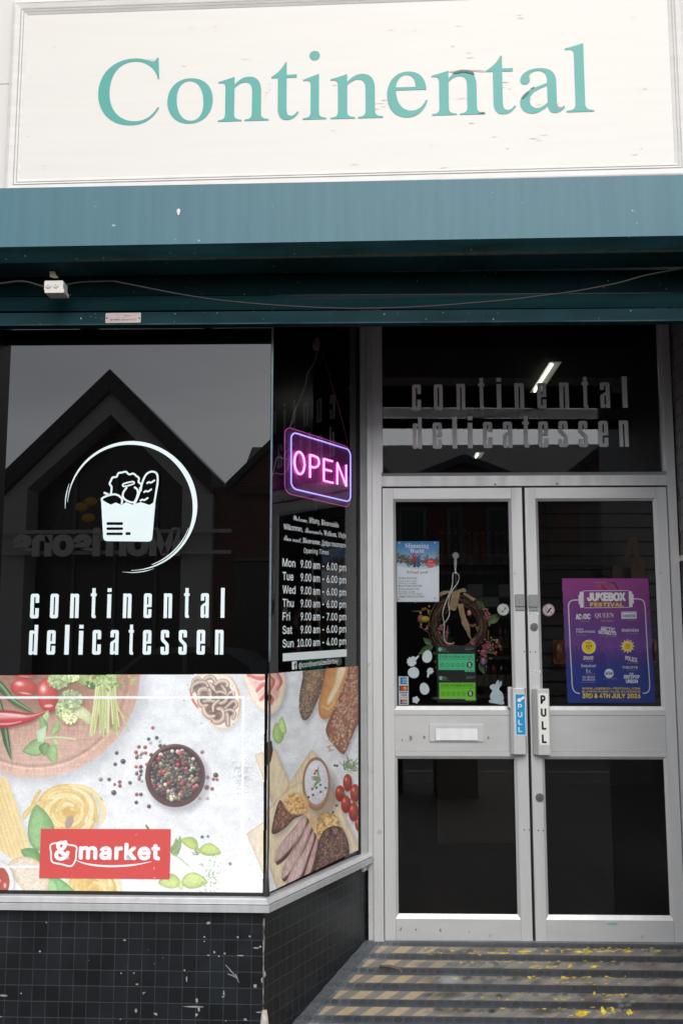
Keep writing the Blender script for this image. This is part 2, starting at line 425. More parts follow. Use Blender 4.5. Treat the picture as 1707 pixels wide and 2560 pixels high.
def text_fit(mb, F, t, box, n, mat=0, fn=INTER, bold=0.0, spacing=1.0, shear=0.0, skew=0.0, res=3):
    """fit the ink of a line of text to a measured box (photo px x0,y0,x1,y1) on plane F"""
    bold, ex = weight(bold, fn); v, f = glyphs(t, fn, bold, spacing, res)
    u0, u1, v0, v1 = F.bx(*box, n)
    x0, x1, y0, y1 = v[:, 0].min(), v[:, 0].max(), v[:, 1].min(), v[:, 1].max()
    a = (v[:, 0]-x0)/(x1-x0); b = (v[:, 1]-y0)/(y1-y0)
    U = u0+(u1-u0)*a + shear*(v1-v0)*b; V = v0+(v1-v0)*b + skew*(a-0.5)*(u1-u0)
    ex = ex*(v1-v0)/0.51; k = 1-2*ex/(u1-u0); U = (U-(u0+u1)/2)*k+(u0+u1)/2; k = 1-2*ex/(v1-v0); V = (V-(v0+v1)/2)*k+(v0+v1)/2
    heavy(mb, F, U, V, f, n, mat, ex); return mb
def text_line(mb, F, t, bl, br, hl, hr, n, mat=0, fn=INTER, bold=0.0, spacing=1.0, shear=0.0):
    """text along a measured baseline (photo px bl -> br), capital height hl px at its start and hr at its end"""
    bold, ex = weight(bold, fn); v, f = glyphs(t, fn, bold, spacing); c0, c1 = capheight(fn, bold)
    p0 = np.array(F.uv(*bl, n)); p1 = np.array(F.uv(*br, n))
    h0 = F.V(bl[0], bl[1]-hl, n)-p0[1]; h1 = F.V(br[0], br[1]-hr, n)-p1[1]
    a = (v[:, 0]-v[:, 0].min())/(np.ptp(v[:, 0])); b = (v[:, 1]-c0)/(c1-c0)
    h = h0+(h1-h0)*a
    U = p0[0]+(p1[0]-p0[0])*a+shear*b*h; V = p0[1]+(p1[1]-p0[1])*a+b*h
    heavy(mb, F, U, V, f, n, mat, ex*(h0+h1)/1.02); return mb
def poly_fit(mb, F, loops, box, n, mat=0, depth=0.0):
    """outline loops (outer, holes...) fitted to a measured box"""
    allp = [p for l in loops for p in l]
    x0 = min(p[0] for p in allp); x1 = max(p[0] for p in allp); y0 = min(p[1] for p in allp); y1 = max(p[1] for p in allp)
    u0, u1, v0, v1 = F.bx(*box, n)
    L = [[(u0+(u1-u0)*(x-x0)/(x1-x0), v0+(v1-v0)*(y-y0)/(y1-y0)) for x, y in l] for l in loops]
    if depth: mb.prism(F, L[0], n-depth, n, mat, L[1:])
    else: mb.poly(F, L[0], n, mat, L[1:])
    return mb

def rnd(pts, seg=4):
    """closed outline, points (x,y) or (x,y,radius)"""
    out = []; k = len(pts)
    for i in range(k):
        p = pts[i]
        if len(p) == 2 or p[2] == 0: out.append((p[0], p[1])); continue
        a = np.array(pts[i-1][:2], float); b = np.array(p[:2], float); c = np.array(pts[(i+1) % k][:2], float)
        da = (a-b)/np.linalg.norm(a-b); dc = (c-b)/np.linalg.norm(c-b)
        r = min(p[2], np.linalg.norm(a-b)/2, np.linalg.norm(c-b)/2)
        for j in range(seg+1):
            t = j/seg; q = (b+da*r)*(1-t)**2 + b*2*t*(1-t) + (b+dc*r)*t*t
            out.append((float(q[0]), float(q[1])))
    return out
def rrect(x0, y0, x1, y1, r, seg=4): return rnd([(x0, y0, r), (x1, y0, r), (x1, y1, r), (x0, y1, r)], seg)
COND = {
 'o': [rrect(0, 0, 50, 140, 14), rrect(21, 18, 29, 122, 4)],
 'c': [rnd([(0, 0, 14), (50, 0, 14), (50, 58), (29, 58), (29, 18, 4), (21, 18, 4), (21, 122, 4), (29, 122, 4), (29, 88), (50, 88), (50, 140, 14), (0, 140, 14)])],
 'n': [rnd([(0, 0), (21, 0), (21, 121, 3), (29, 121, 3), (29, 0), (50, 0), (50, 140, 14), (25, 140), (21, 135), (21, 140), (0, 140)])],
 'e': [rnd([(0, 0, 14), (50, 0, 14), (50, 50), (29, 50), (29, 18, 4), (21, 18, 4), (21, 62), (50, 62), (50, 140, 14), (0, 140, 14)]), rrect(21, 76, 29, 122, 4)],
 'a': [rnd([(0, 0, 13), (19, 0), (29, 10), (29, 0), (50, 0), (50, 140, 14), (0, 140, 14), (0, 98), (21, 98), (21, 122, 4), (29, 122, 4), (29, 88), (0, 70, 10)]), rrect(21, 18, 29, 68, 4)],
 's': [rnd([(0, 0, 14), (50, 0, 14), (50, 60, 12), (21, 88), (21, 122, 4), (29, 122, 4), (29, 98), (50, 98), (50, 140, 14), (0, 140, 14), (0, 80, 12), (29, 54), (29, 18, 4), (21, 18, 4), (21, 44), (0, 44)])],
 't': [rnd([(8, 0, 12), (34, 0), (34, 13), (29, 17, 3), (29, 126), (36, 126), (36, 142), (29, 142), (29, 172), (8, 172), (8, 142), (0, 142), (0, 126), (8, 126)])],
 'l': [[(0, 0), (21, 0), (21, 172), (0, 172)]],
 'i': [[(0, 0), (21, 0), (21, 140), (0, 140)]],
 'd': [rnd([(0, 0, 14), (19, 0), (29, 9), (29, 0), (50, 0), (50, 172), (29, 172), (29, 133), (21, 140), (0, 140, 14)]), rrect(21, 18, 29, 122, 4)],
}
def cond_letter(mb, F, ch, box, n, mat=0):
    if ch == 'i':
        x0, y0, x1, y1 = box; h = y1-y0
        u0, u1, v0, v1 = F.bx(x0, y0, x1, y1, n); d = v1-v0
        mb.poly(F, [(u0, v0), (u1, v0), (u1, v0+d*0.80), (u0, v0+d*0.80)], n, mat)
        mb.poly(F, [(u0, v0+d*0.875), (u1, v0+d*0.875), (u1, v1), (u0, v1)], n, mat)
    else: poly_fit(mb, F, COND[ch], box, n, mat)

# classical serif capitals and lower case, cubic outlines (1000 units to the em)
def path(d, seg=10):
    tok = d.replace(',', ' ').split(); i = 0; loops = []; cur = []; p = (0, 0); cmd = None
    def num():
        nonlocal i
        v = float(tok[i]); i += 1; return v
    while i < len(tok):
        if tok[i].isalpha(): cmd = tok[i]; i += 1
        if cmd == 'M': p = (num(), num()); cur = [p]; cmd = 'L'
        elif cmd == 'L': p = (num(), num()); cur.append(p)
        elif cmd == 'C':
            a = (num(), num()); b = (num(), num()); c = (num(), num())
            for k in range(1, seg+1):
                t = k/seg; q = 1-t
                cur.append((q**3*p[0]+3*q*q*t*a[0]+3*q*t*t*b[0]+t**3*c[0], q**3*p[1]+3*q*q*t*a[1]+3*q*t*t*b[1]+t**3*c[1]))
            p = c
        elif cmd == 'Z':
            if math.dist(cur[0], cur[-1]) < 1e-6: cur.pop()
            loops.append(cur); cur = []
    return loops
SERIF = {
 'C': path("M 622 455 L 607 455 C 590 560 500 645 378 645 C 225 645 138 520 138 335 C 138 150 240 25 400 25 C 490 25 560 70 615 165 L 628 157 C 575 45 480 -14 360 -14 C 160 -14 28 130 28 325 C 28 540 180 676 372 676 C 440 676 480 662 530 644 C 560 632 588 640 594 676 L 610 676 Z"),
 'o': path("M 250 460 C 385 460 470 365 470 230 C 470 85 380 -10 246 -10 C 115 -10 29 90 29 222 C 29 365 120 460 250 460 Z M 240 432 C 160 432 119 355 119 250 C 119 120 170 18 262 18 C 340 18 380 90 380 195 C 380 330 330 432 240 432 Z"),
 'n': path("M 16 0 L 236 0 L 236 15 C 183 18 166 32 166 78 L 166 345 C 200 385 230 402 264 402 C 312 402 330 368 330 302 L 330 84 C 330 34 316 18 262 15 L 262 0 L 486 0 L 486 15 C 432 18 414 34 414 80 L 414 300 C 414 405 374 460 300 460 C 250 460 212 436 166 382 L 166 458 L 158 460 C 108 442 66 428 16 414 L 16 397 C 26 400 34 400 42 400 C 72 400 82 384 82 340 L 82 80 C 82 32 66 18 16 15 Z"),
 't': path("M 279 66 L 266 75 C 246 48 226 32 204 32 C 172 32 160 56 160 106 L 160 418 L 258 418 L 258 450 L 160 450 L 160 576 L 147 579 C 120 520 78 470 12 432 L 12 418 L 76 418 L 76 118 C 76 36 104 -10 166 -10 C 212 -10 250 16 279 66 Z"),
 'i': path("M 16 0 L 253 0 L 253 15 C 196 19 178 33 178 78 L 178 458 L 172 460 L 18 405 L 18 390 C 30 392 44 394 56 394 C 84 394 94 378 94 336 L 94 80 C 94 33 76 19 16 15 Z"),
 'e': path("M 424 157 L 408 164 C 372 92 326 58 266 58 C 180 58 116 130 112 268 L 412 268 C 408 390 340 460 232 460 C 106 460 25 360 25 218 C 25 80 104 -10 222 -10 C 318 -10 390 52 424 157 Z M 112 300 L 308 300 C 302 384 276 424 216 424 C 158 424 120 380 112 300 Z"),
 'a': path("M 442 66 L 442 40 C 408 4 384 -10 352 -10 C 316 -10 298 12 290 62 C 230 14 190 -10 144 -10 C 82 -10 37 36 37 102 C 37 196 110 238 288 304 L 288 340 C 288 398 258 432 206 432 C 160 432 126 406 126 376 C 126 362 130 352 130 340 C 130 314 110 294 84 294 C 58 294 42 312 42 340 C 42 404 118 460 216 460 C 324 460 372 410 372 310 L 372 112 C 372 66 380 46 402 46 C 416 46 426 52 442 66 Z M 288 102 L 288 274 C 176 234 124 192 124 126 C 124 78 152 46 190 46 C 220 46 252 66 288 102 Z"),
 'l': path("M 19 0 L 257 0 L 257 15 C 202 19 182 34 182 82 L 182 681 L 178 683 C 128 664 84 650 19 634 L 19 618 C 34 620 46 621 58 621 C 88 621 98 606 98 566 L 98 82 C 98 34 78 19 19 15 Z"),
}

# ------------------------------------------------------------------ printed sheets: a numpy painter on a fine mesh
def vnoise(h, w, cy, cx, seed):
    rs = np.random.RandomState(seed); gh, gw = int(h/cy)+3, int(w/cx)+3
    g = rs.rand(gh, gw); y = np.arange(h)/cy; x = np.arange(w)/cx
    y0 = y.astype(int); x0 = x.astype(int); fy = y-y0; fx = x-x0
    fy = fy*fy*(3-2*fy); fx = fx*fx*(3-2*fx)
    a = g[y0][:, x0]; b = g[y0][:, x0+1]; c = g[y0+1][:, x0]; d = g[y0+1][:, x0+1]
    fx = fx[None]; fy = fy[:, None]
    return (a*(1-fx)+b*fx)*(1-fy)+(c*(1-fx)+d*fx)*fy
def fbm(h, w, cy, cx, seed, o=4):
    r = 0; k = 0.5
    for i in range(o): r = r+k*vnoise(h, w, max(cy/2**i, 1), max(cx/2**i, 1), seed+i*7); k *= 0.5
    return r/(1-0.5**o)
def smooth(pts, n=8):
    pts = [np.array(p, float) for p in pts]; out = []
    for i in range(len(pts)-1):
        a = pts[max(i-1, 0)]; b = pts[i]; c = pts[i+1]; d = pts[min(i+2, len(pts)-1)]
        for k in range(n):
            t = k/n; out.append(0.5*((2*b)+(c-a)*t+(2*a-5*b+4*c-d)*t*t+(3*b-3*c+d-a)*t**3))
    out.append(pts[-1]); return out
def smooth_closed(pts, n=6):
    p = list(pts); q = smooth([p[-1]]+p+[p[0], p[1]], n)
    return q[n:-n-1] if len(q) > 2*n+1 else q

class Paint:
    """colours (0..255) over a rectangle of measuring units, painted back to front"""
    def __init__(s, x0, y0, x1, y1, step, bg, seed=1):
        s.st = step; s.x = np.arange(x0, x1+step*0.5, step); s.y = np.arange(y0, y1+step*0.5, step)
        s.X, s.Y = np.meshgrid(s.x, s.y); s.h, s.w = s.X.shape
        s.C = np.ones((s.h, s.w, 3))*np.array(bg, float); s.H = np.zeros((s.h, s.w)); s.rs = np.random.RandomState(seed)
    def win(s, a, b, c, d):
        i0 = max(int((a-s.x[0])/s.st)-1, 0); i1 = min(int((c-s.x[0])/s.st)+3, s.w)
        j0 = max(int((b-s.y[0])/s.st)-1, 0); j1 = min(int((d-s.y[0])/s.st)+3, s.h)
        if i1 <= i0 or j1 <= j0: return None
        return slice(j0, j1), slice(i0, i1)
    def put(s, w, m, col):
        col = np.array(col, float); s.C[w] = s.C[w]*(1-m[..., None]) + col*m[..., None]
    def ell(s, cx, cy, rx, ry, col, rot=0, a=1.0, soft=None, shade=0.0, hi=None, edge=None, hip=(-0.35, -0.4)):
        soft = soft or s.st; r = max(rx, ry)+soft*2; w = s.win(cx-r, cy-r, cx+r, cy+r)
        if w is None: return
        c, q = math.cos(math.radians(rot)), math.sin(math.radians(rot)); X = s.X[w]-cx; Y = s.Y[w]-cy
        p = (X*c+Y*q)/rx; t = (-X*q+Y*c)/ry; d = np.sqrt(p*p+t*t)
        m = np.clip((1-d)*min(rx, ry)/soft+0.5, 0, 1)*a
        k = np.ones(X.shape+(3,))*np.array(col, float)
        if shade: k = k*(1-shade*np.clip((X/rx*0.5+Y/ry*0.8)*0.6+0.25+0.35*d*d, 0, 1.2))[..., None]
        if edge is not None:
            e = np.clip((d-0.72)/0.28, 0, 1)[..., None]; k = k*(1-e)+np.array(edge, float)*e
        if hi is not None:
            hx, hy = hip; g = np.exp(-(((p-hx)/0.28)**2+((t-hy)/0.22)**2))[..., None]; k = k*(1-g)+np.array(hi, float)*g
        s.put(w, m, k)
    def poly(s, pts, col, a=1.0, soft=None, edge=None, ew=8, tex=0.0, cell=(6, 6), grad=None, seed=3):
        soft = soft or s.st; P = np.array([(q[0], q[1]) for q in pts], float)
        w = s.win(P[:, 0].min()-soft*3, P[:, 1].min()-soft*3, P[:, 0].max()+soft*3, P[:, 1].max()+soft*3)
        if w is None: return
        X = s.X[w]; Y = s.Y[w]; ins = np.zeros(X.shape, bool); dm = np.full(X.shape, 1e9)
        n = len(P)
        for i in range(n):
            (ax, ay), (bx, by) = P[i], P[(i+1) % n]
            ex, ey = bx-ax, by-ay; L = ex*ex+ey*ey+1e-9
            t = np.clip(((X-ax)*ex+(Y-ay)*ey)/L, 0, 1); dm = np.minimum(dm, (X-ax-t*ex)**2+(Y-ay-t*ey)**2)
            if ay != by: ins ^= ((ay > Y) != (by > Y)) & (X < (bx-ax)*(Y-ay)/(by-ay)+ax)
        dm = np.sqrt(dm); sd = np.where(ins, dm, -dm); m = np.clip(sd/soft+0.5, 0, 1)*a
        k = np.ones(X.shape+(3,))*np.array(col, float)
        if grad is not None:
            (gx, gy), (hx, hy), c2 = grad; L = (hx-gx)**2+(hy-gy)**2
            t = np.clip(((X-gx)*(hx-gx)+(Y-gy)*(hy-gy))/L, 0, 1)[..., None]; k = k*(1-t)+np.array(c2, float)*t
        if edge is not None:
            e = np.exp(-np.clip(sd, 0, None)/ew)[..., None]; k = k*(1-e)+np.array(edge, float)*e
        if tex: k = k*(1+tex*(fbm(X.shape[0], X.shape[1], cell[0]/s.st+1, cell[1]/s.st+1, seed)-0.5)*2)[..., None]
        s.put(w, m, k)
    def stroke(s, pts, wd, col, a=1.0, edge=None, hi=None, soft=None, sm=True, ep=0.6):
        soft = soft or s.st; P = smooth(pts) if sm and len(pts) > 2 else [np.array(p, float) for p in pts]
        n = len(P); wd = wd if isinstance(wd, (list, tuple)) else [wd, wd]
        W = np.interp(np.linspace(0, 1, n), np.linspace(0, 1, len(wd)), wd)
        Q = np.array(P); mw = W.max()+soft*3
        w = s.win(Q[:, 0].min()-mw, Q[:, 1].min()-mw, Q[:, 0].max()+mw, Q[:, 1].max()+mw)
        if w is None: return
        X = s.X[w]; Y = s.Y[w]; best = np.full(X.shape, -1e9); rel = np.zeros(X.shape); side = np.zeros(X.shape)
        for i in range(n-1):
            (ax, ay), (bx, by) = Q[i], Q[i+1]; ex, ey = bx-ax, by-ay; L = ex*ex+ey*ey+1e-9
            t = np.clip(((X-ax)*ex+(Y-ay)*ey)/L, 0, 1); dx = X-ax-t*ex; dy = Y-ay-t*ey; d = np.sqrt(dx*dx+dy*dy)
            hw = (W[i]+(W[i+1]-W[i])*t)/2; v = hw-d; k = v > best
            best = np.where(k, v, best); rel = np.where(k, d/np.maximum(hw, 1e-3), rel); side = np.where(k, (ex*dy-ey*dx)/math.sqrt(L)/np.maximum(hw, 1e-3), side)
        m = np.clip(best/soft+0.5, 0, 1)*a; k = np.ones(X.shape+(3,))*np.array(col, float)
        if edge is not None: e = (np.clip(rel, 0, 1)**(1/ep))[..., None]; k = k*(1-e)+np.array(edge, float)*e
        if hi is not None: g = np.exp(-((side+0.3)/0.25)**2)[..., None]*0.8; k = k*(1-g)+np.array(hi, float)*g
        s.put(w, m, k)
    def leaf(s, a, b, wid, col, vein=(190, 215, 160), edge=None, curve=0.12):
        a = np.array(a, float); b = np.array(b, float); d = b-a; L = np.linalg.norm(d); nrm = np.array([-d[1], d[0]])/L
        up = []; lo = []
        for k in range(13):
            t = k/12; ww = wid*0.5*math.sin(math.pi*t**0.8)**0.75; c = a+d*t+nrm*L*curve*math.sin(math.pi*t)
            up.append(c+nrm*ww); lo.append(c-nrm*ww)
        g2 = tuple(min(255, c*1.16+12) for c in col)
        s.poly(up+lo[::-1], col, edge=edge or tuple(c*0.8 for c in col), ew=wid*0.1, grad=(tuple(a+nrm*wid*.5), tuple(a-nrm*wid*.5), g2), tex=0.08, cell=(9, 9))
        s.stroke([a, a+d*0.5+nrm*L*curve, b], [2.5, 1], vein, a=0.7)
        for t in (0.25, 0.42, 0.6, 0.75):
            c = a+d*t+nrm*L*curve*math.sin(math.pi*t)
            for sg in (-1, 1): s.stroke([c, c+d*0.12+nrm*sg*wid*0.32], [1.6, 0.6], vein, a=0.4, sm=False)
    def sheet(s, name, F, conv, n, mat, parent, depth=None, skip=None):
        xs, ys = conv(s.X, s.Y); P = F.grid(xs, ys, n)
        if depth is not None: P = P + depth[..., None]*np.array([0, 0, 1.0])
        idx = np.arange(s.h*s.w).reshape(s.h, s.w)
        f = np.stack([idx[1:, :-1], idx[1:, 1:], idx[:-1, 1:], idx[:-1, :-1]], -1).reshape(-1, 4)
        if skip is not None: f = f[~(skip[1:, :-1] | skip[:-1, 1:] | skip[1:, 1:] | skip[:-1, :-1]).reshape(-1)]
        me = bpy.data.meshes.new(name); org = ORG[parent.name] if parent is not None else P.reshape(-1, 3).mean(0)
        v = (P.reshape(-1, 3)-org)
        me.vertices.add(len(v)); me.vertices.foreach_set('co', v.astype(np.float32).ravel())
        me.loops.add(len(f)*4); me.loops.foreach_set('vertex_index', f.astype(np.int32).ravel())
        me.polygons.add(len(f)); me.polygons.foreach_set('loop_start', np.arange(0, len(f)*4, 4, dtype=np.int32))
        me.polygons.foreach_set('use_smooth', np.ones(len(f), bool))
        c = np.clip(s.C, 0, 255)/255.0; c = np.where(c <= 0.04045, c/12.92, ((c+0.055)/1.055)**2.4)
        at = me.color_attributes.new('print', 'FLOAT_COLOR', 'POINT')
        at.data.foreach_set('color', np.concatenate([c.reshape(-1, 3), np.ones((s.h*s.w, 1))], 1).astype(np.float32).ravel())
        me.materials.append(mat); me.update(calc_edges=True); me.validate()
        o = bpy.data.objects.new(name, me); COL.objects.link(o)
        if parent is not None: o.parent = parent
        else: o.location = org
        ORG[o.name] = np.array(org); return o

def paint_table(p, seed, base=(224, 229, 233), low=(240, 243, 245)):
    t = ((p.Y-p.y[0])/(p.y[-1]-p.y[0]))[..., None]
    p.C[:] = np.array(base)*(1-t)+np.array(low)*t
    n1 = fbm(p.h, p.w, 70/p.st, 90/p.st, seed, 5); n2 = fbm(p.h, p.w, 5/p.st+1, 40/p.st, seed+50, 3); n3 = fbm(p.h, p.w, 3/p.st+1, 3/p.st+1, seed+90, 2)
    p.C *= (1+0.07*(n1-0.5)*2+0.03*(n2-0.5)+0.035*(n3-0.5))[..., None]
    rs = np.random.RandomState(seed)
    for k in range(60):                                            # hairline cracks and specks in the whitewashed boards
        x = rs.uniform(p.x[0], p.x[-1]); y = rs.uniform(p.y[0], p.y[-1]); l = rs.uniform(10, 110)
        p.stroke([(x, y), (x+l/2, y+rs.uniform(-3, 3)), (x+l, y+rs.uniform(-5, 5))], [1, rs.uniform(1.5, 3), 1], (150, 152, 158), a=rs.uniform(.15, .55))
    for k in range(45):
        p.ell(rs.uniform(p.x[0], p.x[-1]), rs.uniform(p.y[0], p.y[-1]), rs.uniform(1.5, 4), rs.uniform(1, 3), (95, 95, 105), rot=rs.uniform(0, 180), a=rs.uniform(.3, .8))

def peppercorn(p, x, y, r, kind=None):
    rs = p.rs; kind = rs.choice(['b', 'b', 'b', 'b', 'b', 'b', 'b', 'n', 'n', 'n', 'k', 'k', 't', 't', 'r', 'w']) if kind is None else kind
    col = {'b': (92, 82, 82), 'n': (128, 104, 96), 't': (172, 164, 134), 'r': (208, 72, 74), 'w': (234, 228, 214), 'k': (98, 78, 76)}[kind]
    col = tuple(c*rs.uniform(.85, 1.15) for c in col)
    p.ell(x, y, r, r, col, shade=0.5, hi=tuple(min(255, c*1.2+58) for c in col))

def paint_front():
    z = 2.0
    p = Paint(-260, 50, 1502, 1300, 2.3, (230, 233, 236), 5); rs = p.rs
    paint_table(p, 11)
    t = np.clip((p.Y-700)/600, 0, 1)[..., None]; p.C = p.C*(1-t*.6)+np.array((250, 251, 252))*t*.6
    # chopping board
    p.ell(225, 75, 600, 600, (150, 150, 160), a=.45, soft=70)
    X, Y = p.X, p.Y; d = np.hypot(X-195, Y-48)
    m = np.clip((590-d)/p.st+.5, 0, 1)
    g = fbm(p.h, p.w, 34/p.st, 4/p.st+1, 77, 4); g2 = fbm(p.h, p.w, 3/p.st+1, 60/p.st, 91, 3)
    base = np.array((164, 108, 84))[None, None]*(1-np.clip((Y-80)/520, 0, 1)[..., None])+np.array((226, 182, 162))*np.clip((Y-80)/520, 0, 1)[..., None]
    base = base*(1+.22*(g-.5)+.16*(g2-.5))[..., None]
    groove = np.exp(-((d-522)/9)**2)-0.6*np.exp(-((d-538)/7)**2); base = base*(1-.17*groove)[..., None]
    rim = np.clip((d-560)/30, 0, 1)[..., None]; base = base*(1-.15*rim)+np.array((240, 212, 200))*.15*rim
    bleach = np.clip((X-500)/300, 0, 1)[..., None]*.35; base = base*(1-bleach)+np.array((226, 186, 170))*bleach
    p.C = p.C*(1-m[..., None])+base*m[..., None]
    p.ell(240, 170, 240, 110, (95, 62, 50), a=.35, soft=90)
    # tomatoes
    for (x, y, rx, ry, r) in ((140, 58, 66, 22, 0), (135, 133, 74, 50, 5), (268, 175, 58, 96, -6), (-70, 110, 70, 60, 0)):
        p.ell(x+8, y+10, rx, ry, (70, 40, 36), rot=r, a=.5, soft=18)
        p.ell(x, y, rx, ry, (222, 66, 58), rot=r, shade=.28, edge=(186, 38, 40), hi=(250, 214, 208))
        p.ell(x+rx*.1, y+ry*.62, rx*.42, ry*.09, (248, 200, 190), rot=r+4, a=.8, soft=4)
    # chillies
    def chilli(pts, w, c, e, h):
        p.stroke([(a+6, b+12) for a, b in pts], w, (70, 45, 38), a=.45, soft=14); p.stroke(pts, w, c, edge=e, hi=h)
    chilli([(-120, 20), (0, 120), (70, 200), (150, 250), (190, 272)], [46, 44, 34, 22, 5], (62, 112, 56), (30, 66, 34), (150, 190, 140))
    chilli([(-10, 200), (20, 330), (40, 440), (62, 530)], [30, 42, 34, 4], (52, 100, 56), (26, 62, 34), (140, 180, 136))
    chilli([(-200, 300), (-40, 310), (60, 306), (150, 302), (205, 288), (262, 264)], [100, 108, 92, 56, 26, 7], (208, 46, 52), (160, 22, 34), (246, 196, 192))
    p.stroke([(-60, 275), (60, 283), (140, 290)], [10, 14, 6], (250, 216, 212), a=.85, soft=5)
    p.stroke([(-60, 330), (40, 336), (120, 322)], [8, 10, 4], (250, 206, 200), a=.7, soft=5)
    # broccoli
    def broc(cx, cy, rx, ry, n, tone):
        p.ell(cx+8, cy+14, rx, ry, (70, 48, 40), a=.45, soft=22); p.ell(cx, cy, rx*.92, ry*.92, tuple(c*.7 for c in tone))
        for k in range(n):
            a = rs.uniform(0, 6.28); q = math.sqrt(rs.rand()); f = rs.uniform(.7, 1.3); yy = cy+ry*q*math.sin(a)
            f *= 1.16-.3*(yy-cy)/ry*0+.0
            p.ell(cx+rx*q*math.cos(a), yy, rs.uniform(4, 9), rs.uniform(4, 9), tuple(min(255, c*f) for c in tone))
    p.poly(smooth_closed([(410, 55), (480, 50), (520, 100), (500, 128), (450, 110), (415, 95)]), (168, 190, 112), edge=(120, 150, 80), ew=12)
    p.ell(510, 118, 34, 22, (70, 100, 56), rot=20)
    broc(330, 88, 58, 48, 260, (140, 162, 104)); broc(395, 75, 50, 22, 120, (160, 182, 120))
    p.poly(smooth_closed([(420, 215), (480, 250), (528, 300), (500, 338), (450, 305), (390, 315), (370, 260)]), (226, 230, 178), edge=(186, 200, 128), ew=14, tex=.08)
    broc(398, 200, 66, 52, 300, (132, 150, 104)); broc(362, 255, 46, 58, 220, (150, 168, 112)); broc(390, 305, 40, 28, 110, (206, 214, 140))
    # stalks
    p.ell(600, 300, 90, 70, (110, 66, 52), a=.35, soft=50)
    for k in range(26):
        x0 = rs.uniform(545, 650); x1 = x0+rs.uniform(-34, 26)+(x0-600)*.55; y1 = rs.uniform(330, 408)
        c = [(206, 210, 128), (188, 200, 112), (224, 226, 158), (168, 186, 96)][k % 4]
        p.stroke([(x0, 60), (x0+(x1-x0)*.35, 200), (x1, y1)], [12, 13, 11], c, edge=tuple(v*.82 for v in c), hi=(238, 240, 190))
    for k in range(90):
        x = rs.normal(605, 46); y = 60+abs(rs.normal(0, 34)); p.ell(x, y, rs.uniform(6, 16), rs.uniform(4, 9), [(136, 176, 86), (164, 196, 112), (108, 150, 66), (190, 212, 140)][k % 4], rot=rs.uniform(0, 180))
    for (a, b) in (((640, 190), (722, 378)), ((650, 240), (700, 300)), ((560, 250), (505, 405))): p.stroke([a, b], [10, 9], (204, 208, 126), edge=(170, 180, 96))
    for k in range(10): p.ell(750+rs.normal(0, 8), 85+rs.normal(0, 18), 5, 9, (160, 190, 110), rot=rs.uniform(-40, 40))
    # sprig
    p.stroke([(245, 415), (330, 410), (424, 420)], [14, 12, 12], (206, 222, 168), edge=(170, 190, 120))
    p.leaf((255, 430), (128, 490), 92, (126, 168, 98), curve=-.1); p.leaf((225, 330), (272, 258), 40, (170, 200, 130)); p.leaf((245, 400), (225, 290), 46, (120, 166, 88))
    p.leaf((290, 400), (328, 308), 40, (140, 180, 100)); p.poly([(205, 375), (262, 345), (258, 410), (246, 440), (212, 436)], (206, 226, 188), edge=(170, 200, 150))
    p.leaf((265, 440), (250, 515), 62, (96, 138, 82)); p.leaf((300, 450), (312, 560), 62, (138, 182, 108)); p.leaf((300, 420), (336, 452), 30, (176, 204, 130))
    # peppercorns
    for k in range(26): peppercorn(p, rs.uniform(760, 850), rs.uniform(460, 660), rs.uniform(7, 11), rs.choice(['b', 'k', 't', 'w', 'r']))
    for (x, y, r, k) in ((856, 357, 9, 'r'), (833, 420, 9, 'b'), (878, 413, 10, 'b'), (843, 440, 8, 'w'), (893, 430, 8, 'w'), (898, 458, 11, 'k'), (920, 458, 9, 'k'), (654, 498, 10, 'b'), (690, 545, 14, 'k'), (646, 561, 10, 'b'), (797, 500, 9, 't'), (816, 498, 9, 'r'), (565, 645, 11, 't'), (612, 646, 10, 'b'), (671, 660, 10, 'r'), (643, 674, 8, 'r'), (672, 682, 10, 'r'), (729, 665, 10, 'b'), (638, 720, 14, 'k'), (562, 758, 10, 'b'), (508, 723, 9, 'w'), (766, 730, 10, 'r'), (790, 730, 10, 'b'), (764, 775, 10, 'b'), (835, 797, 11, 'k'), (790, 575, 10, 'b'), (790, 600, 11, 'k'), (780, 644, 9, 'r'), (1132, 492, 11, 't'), (1162, 634, 10, 'r'), (1208, 622, 14, 'k'), (1195, 645, 9, 'r'), (1215, 647, 8, 'r'), (1157, 690, 14, 'b'), (1188, 698, 10, 'r'), (1160, 750, 9, 'w'), (1116, 750, 9, 'w'), (530, 780, 8, 'k'), (1132, 968, 8, 'k'), (1165, 965, 6, 'k'), (1288, 1117, 8, 't')):
        p.ell(x+3, y+4, r*1.1, r*1.1, (160, 160, 170), a=.6, soft=7); peppercorn(p, x, y, r, k)
    p.ell(1002, 650, 176, 186, (120, 118, 128), a=.5, soft=34)
    p.ell(982, 625, 168, 177, (104, 70, 68), edge=(84, 52, 52), shade=.15); p.ell(982, 620, 152, 158, (70, 46, 46)); p.ell(985, 615, 146, 150, (48, 38, 40))
    for ring in range(330):
        a = rs.uniform(0, 6.283); q = math.sqrt(rs.rand())*136; peppercorn(p, 984+q*math.cos(a), 622+q*math.sin(a)*1.04, rs.uniform(9.5, 14))
    p.stroke([(840, 560), (870, 505), (930, 465), (985, 455)], [4, 7, 6, 3], (150, 112, 104), a=.6, soft=4)
    # spaghetti, tagliatelle, basil
    p.poly([(-200, 640), (50, 650), (200, 1040), (110, 1120), (-200, 1150)], (150, 150, 160), a=.35, soft=30)
    p.poly([(-240, 640), (42, 634), (178, 1045), (80, 1098), (-240, 900)], (250, 218, 142))
    for k in range(34):
        o = k*8.2-240; p.stroke([(o, 640), (o+140, 1080)], [3.4, 3.4], [(255, 234, 178), (234, 190, 104), (252, 222, 150)][k % 3], a=.75, sm=False)
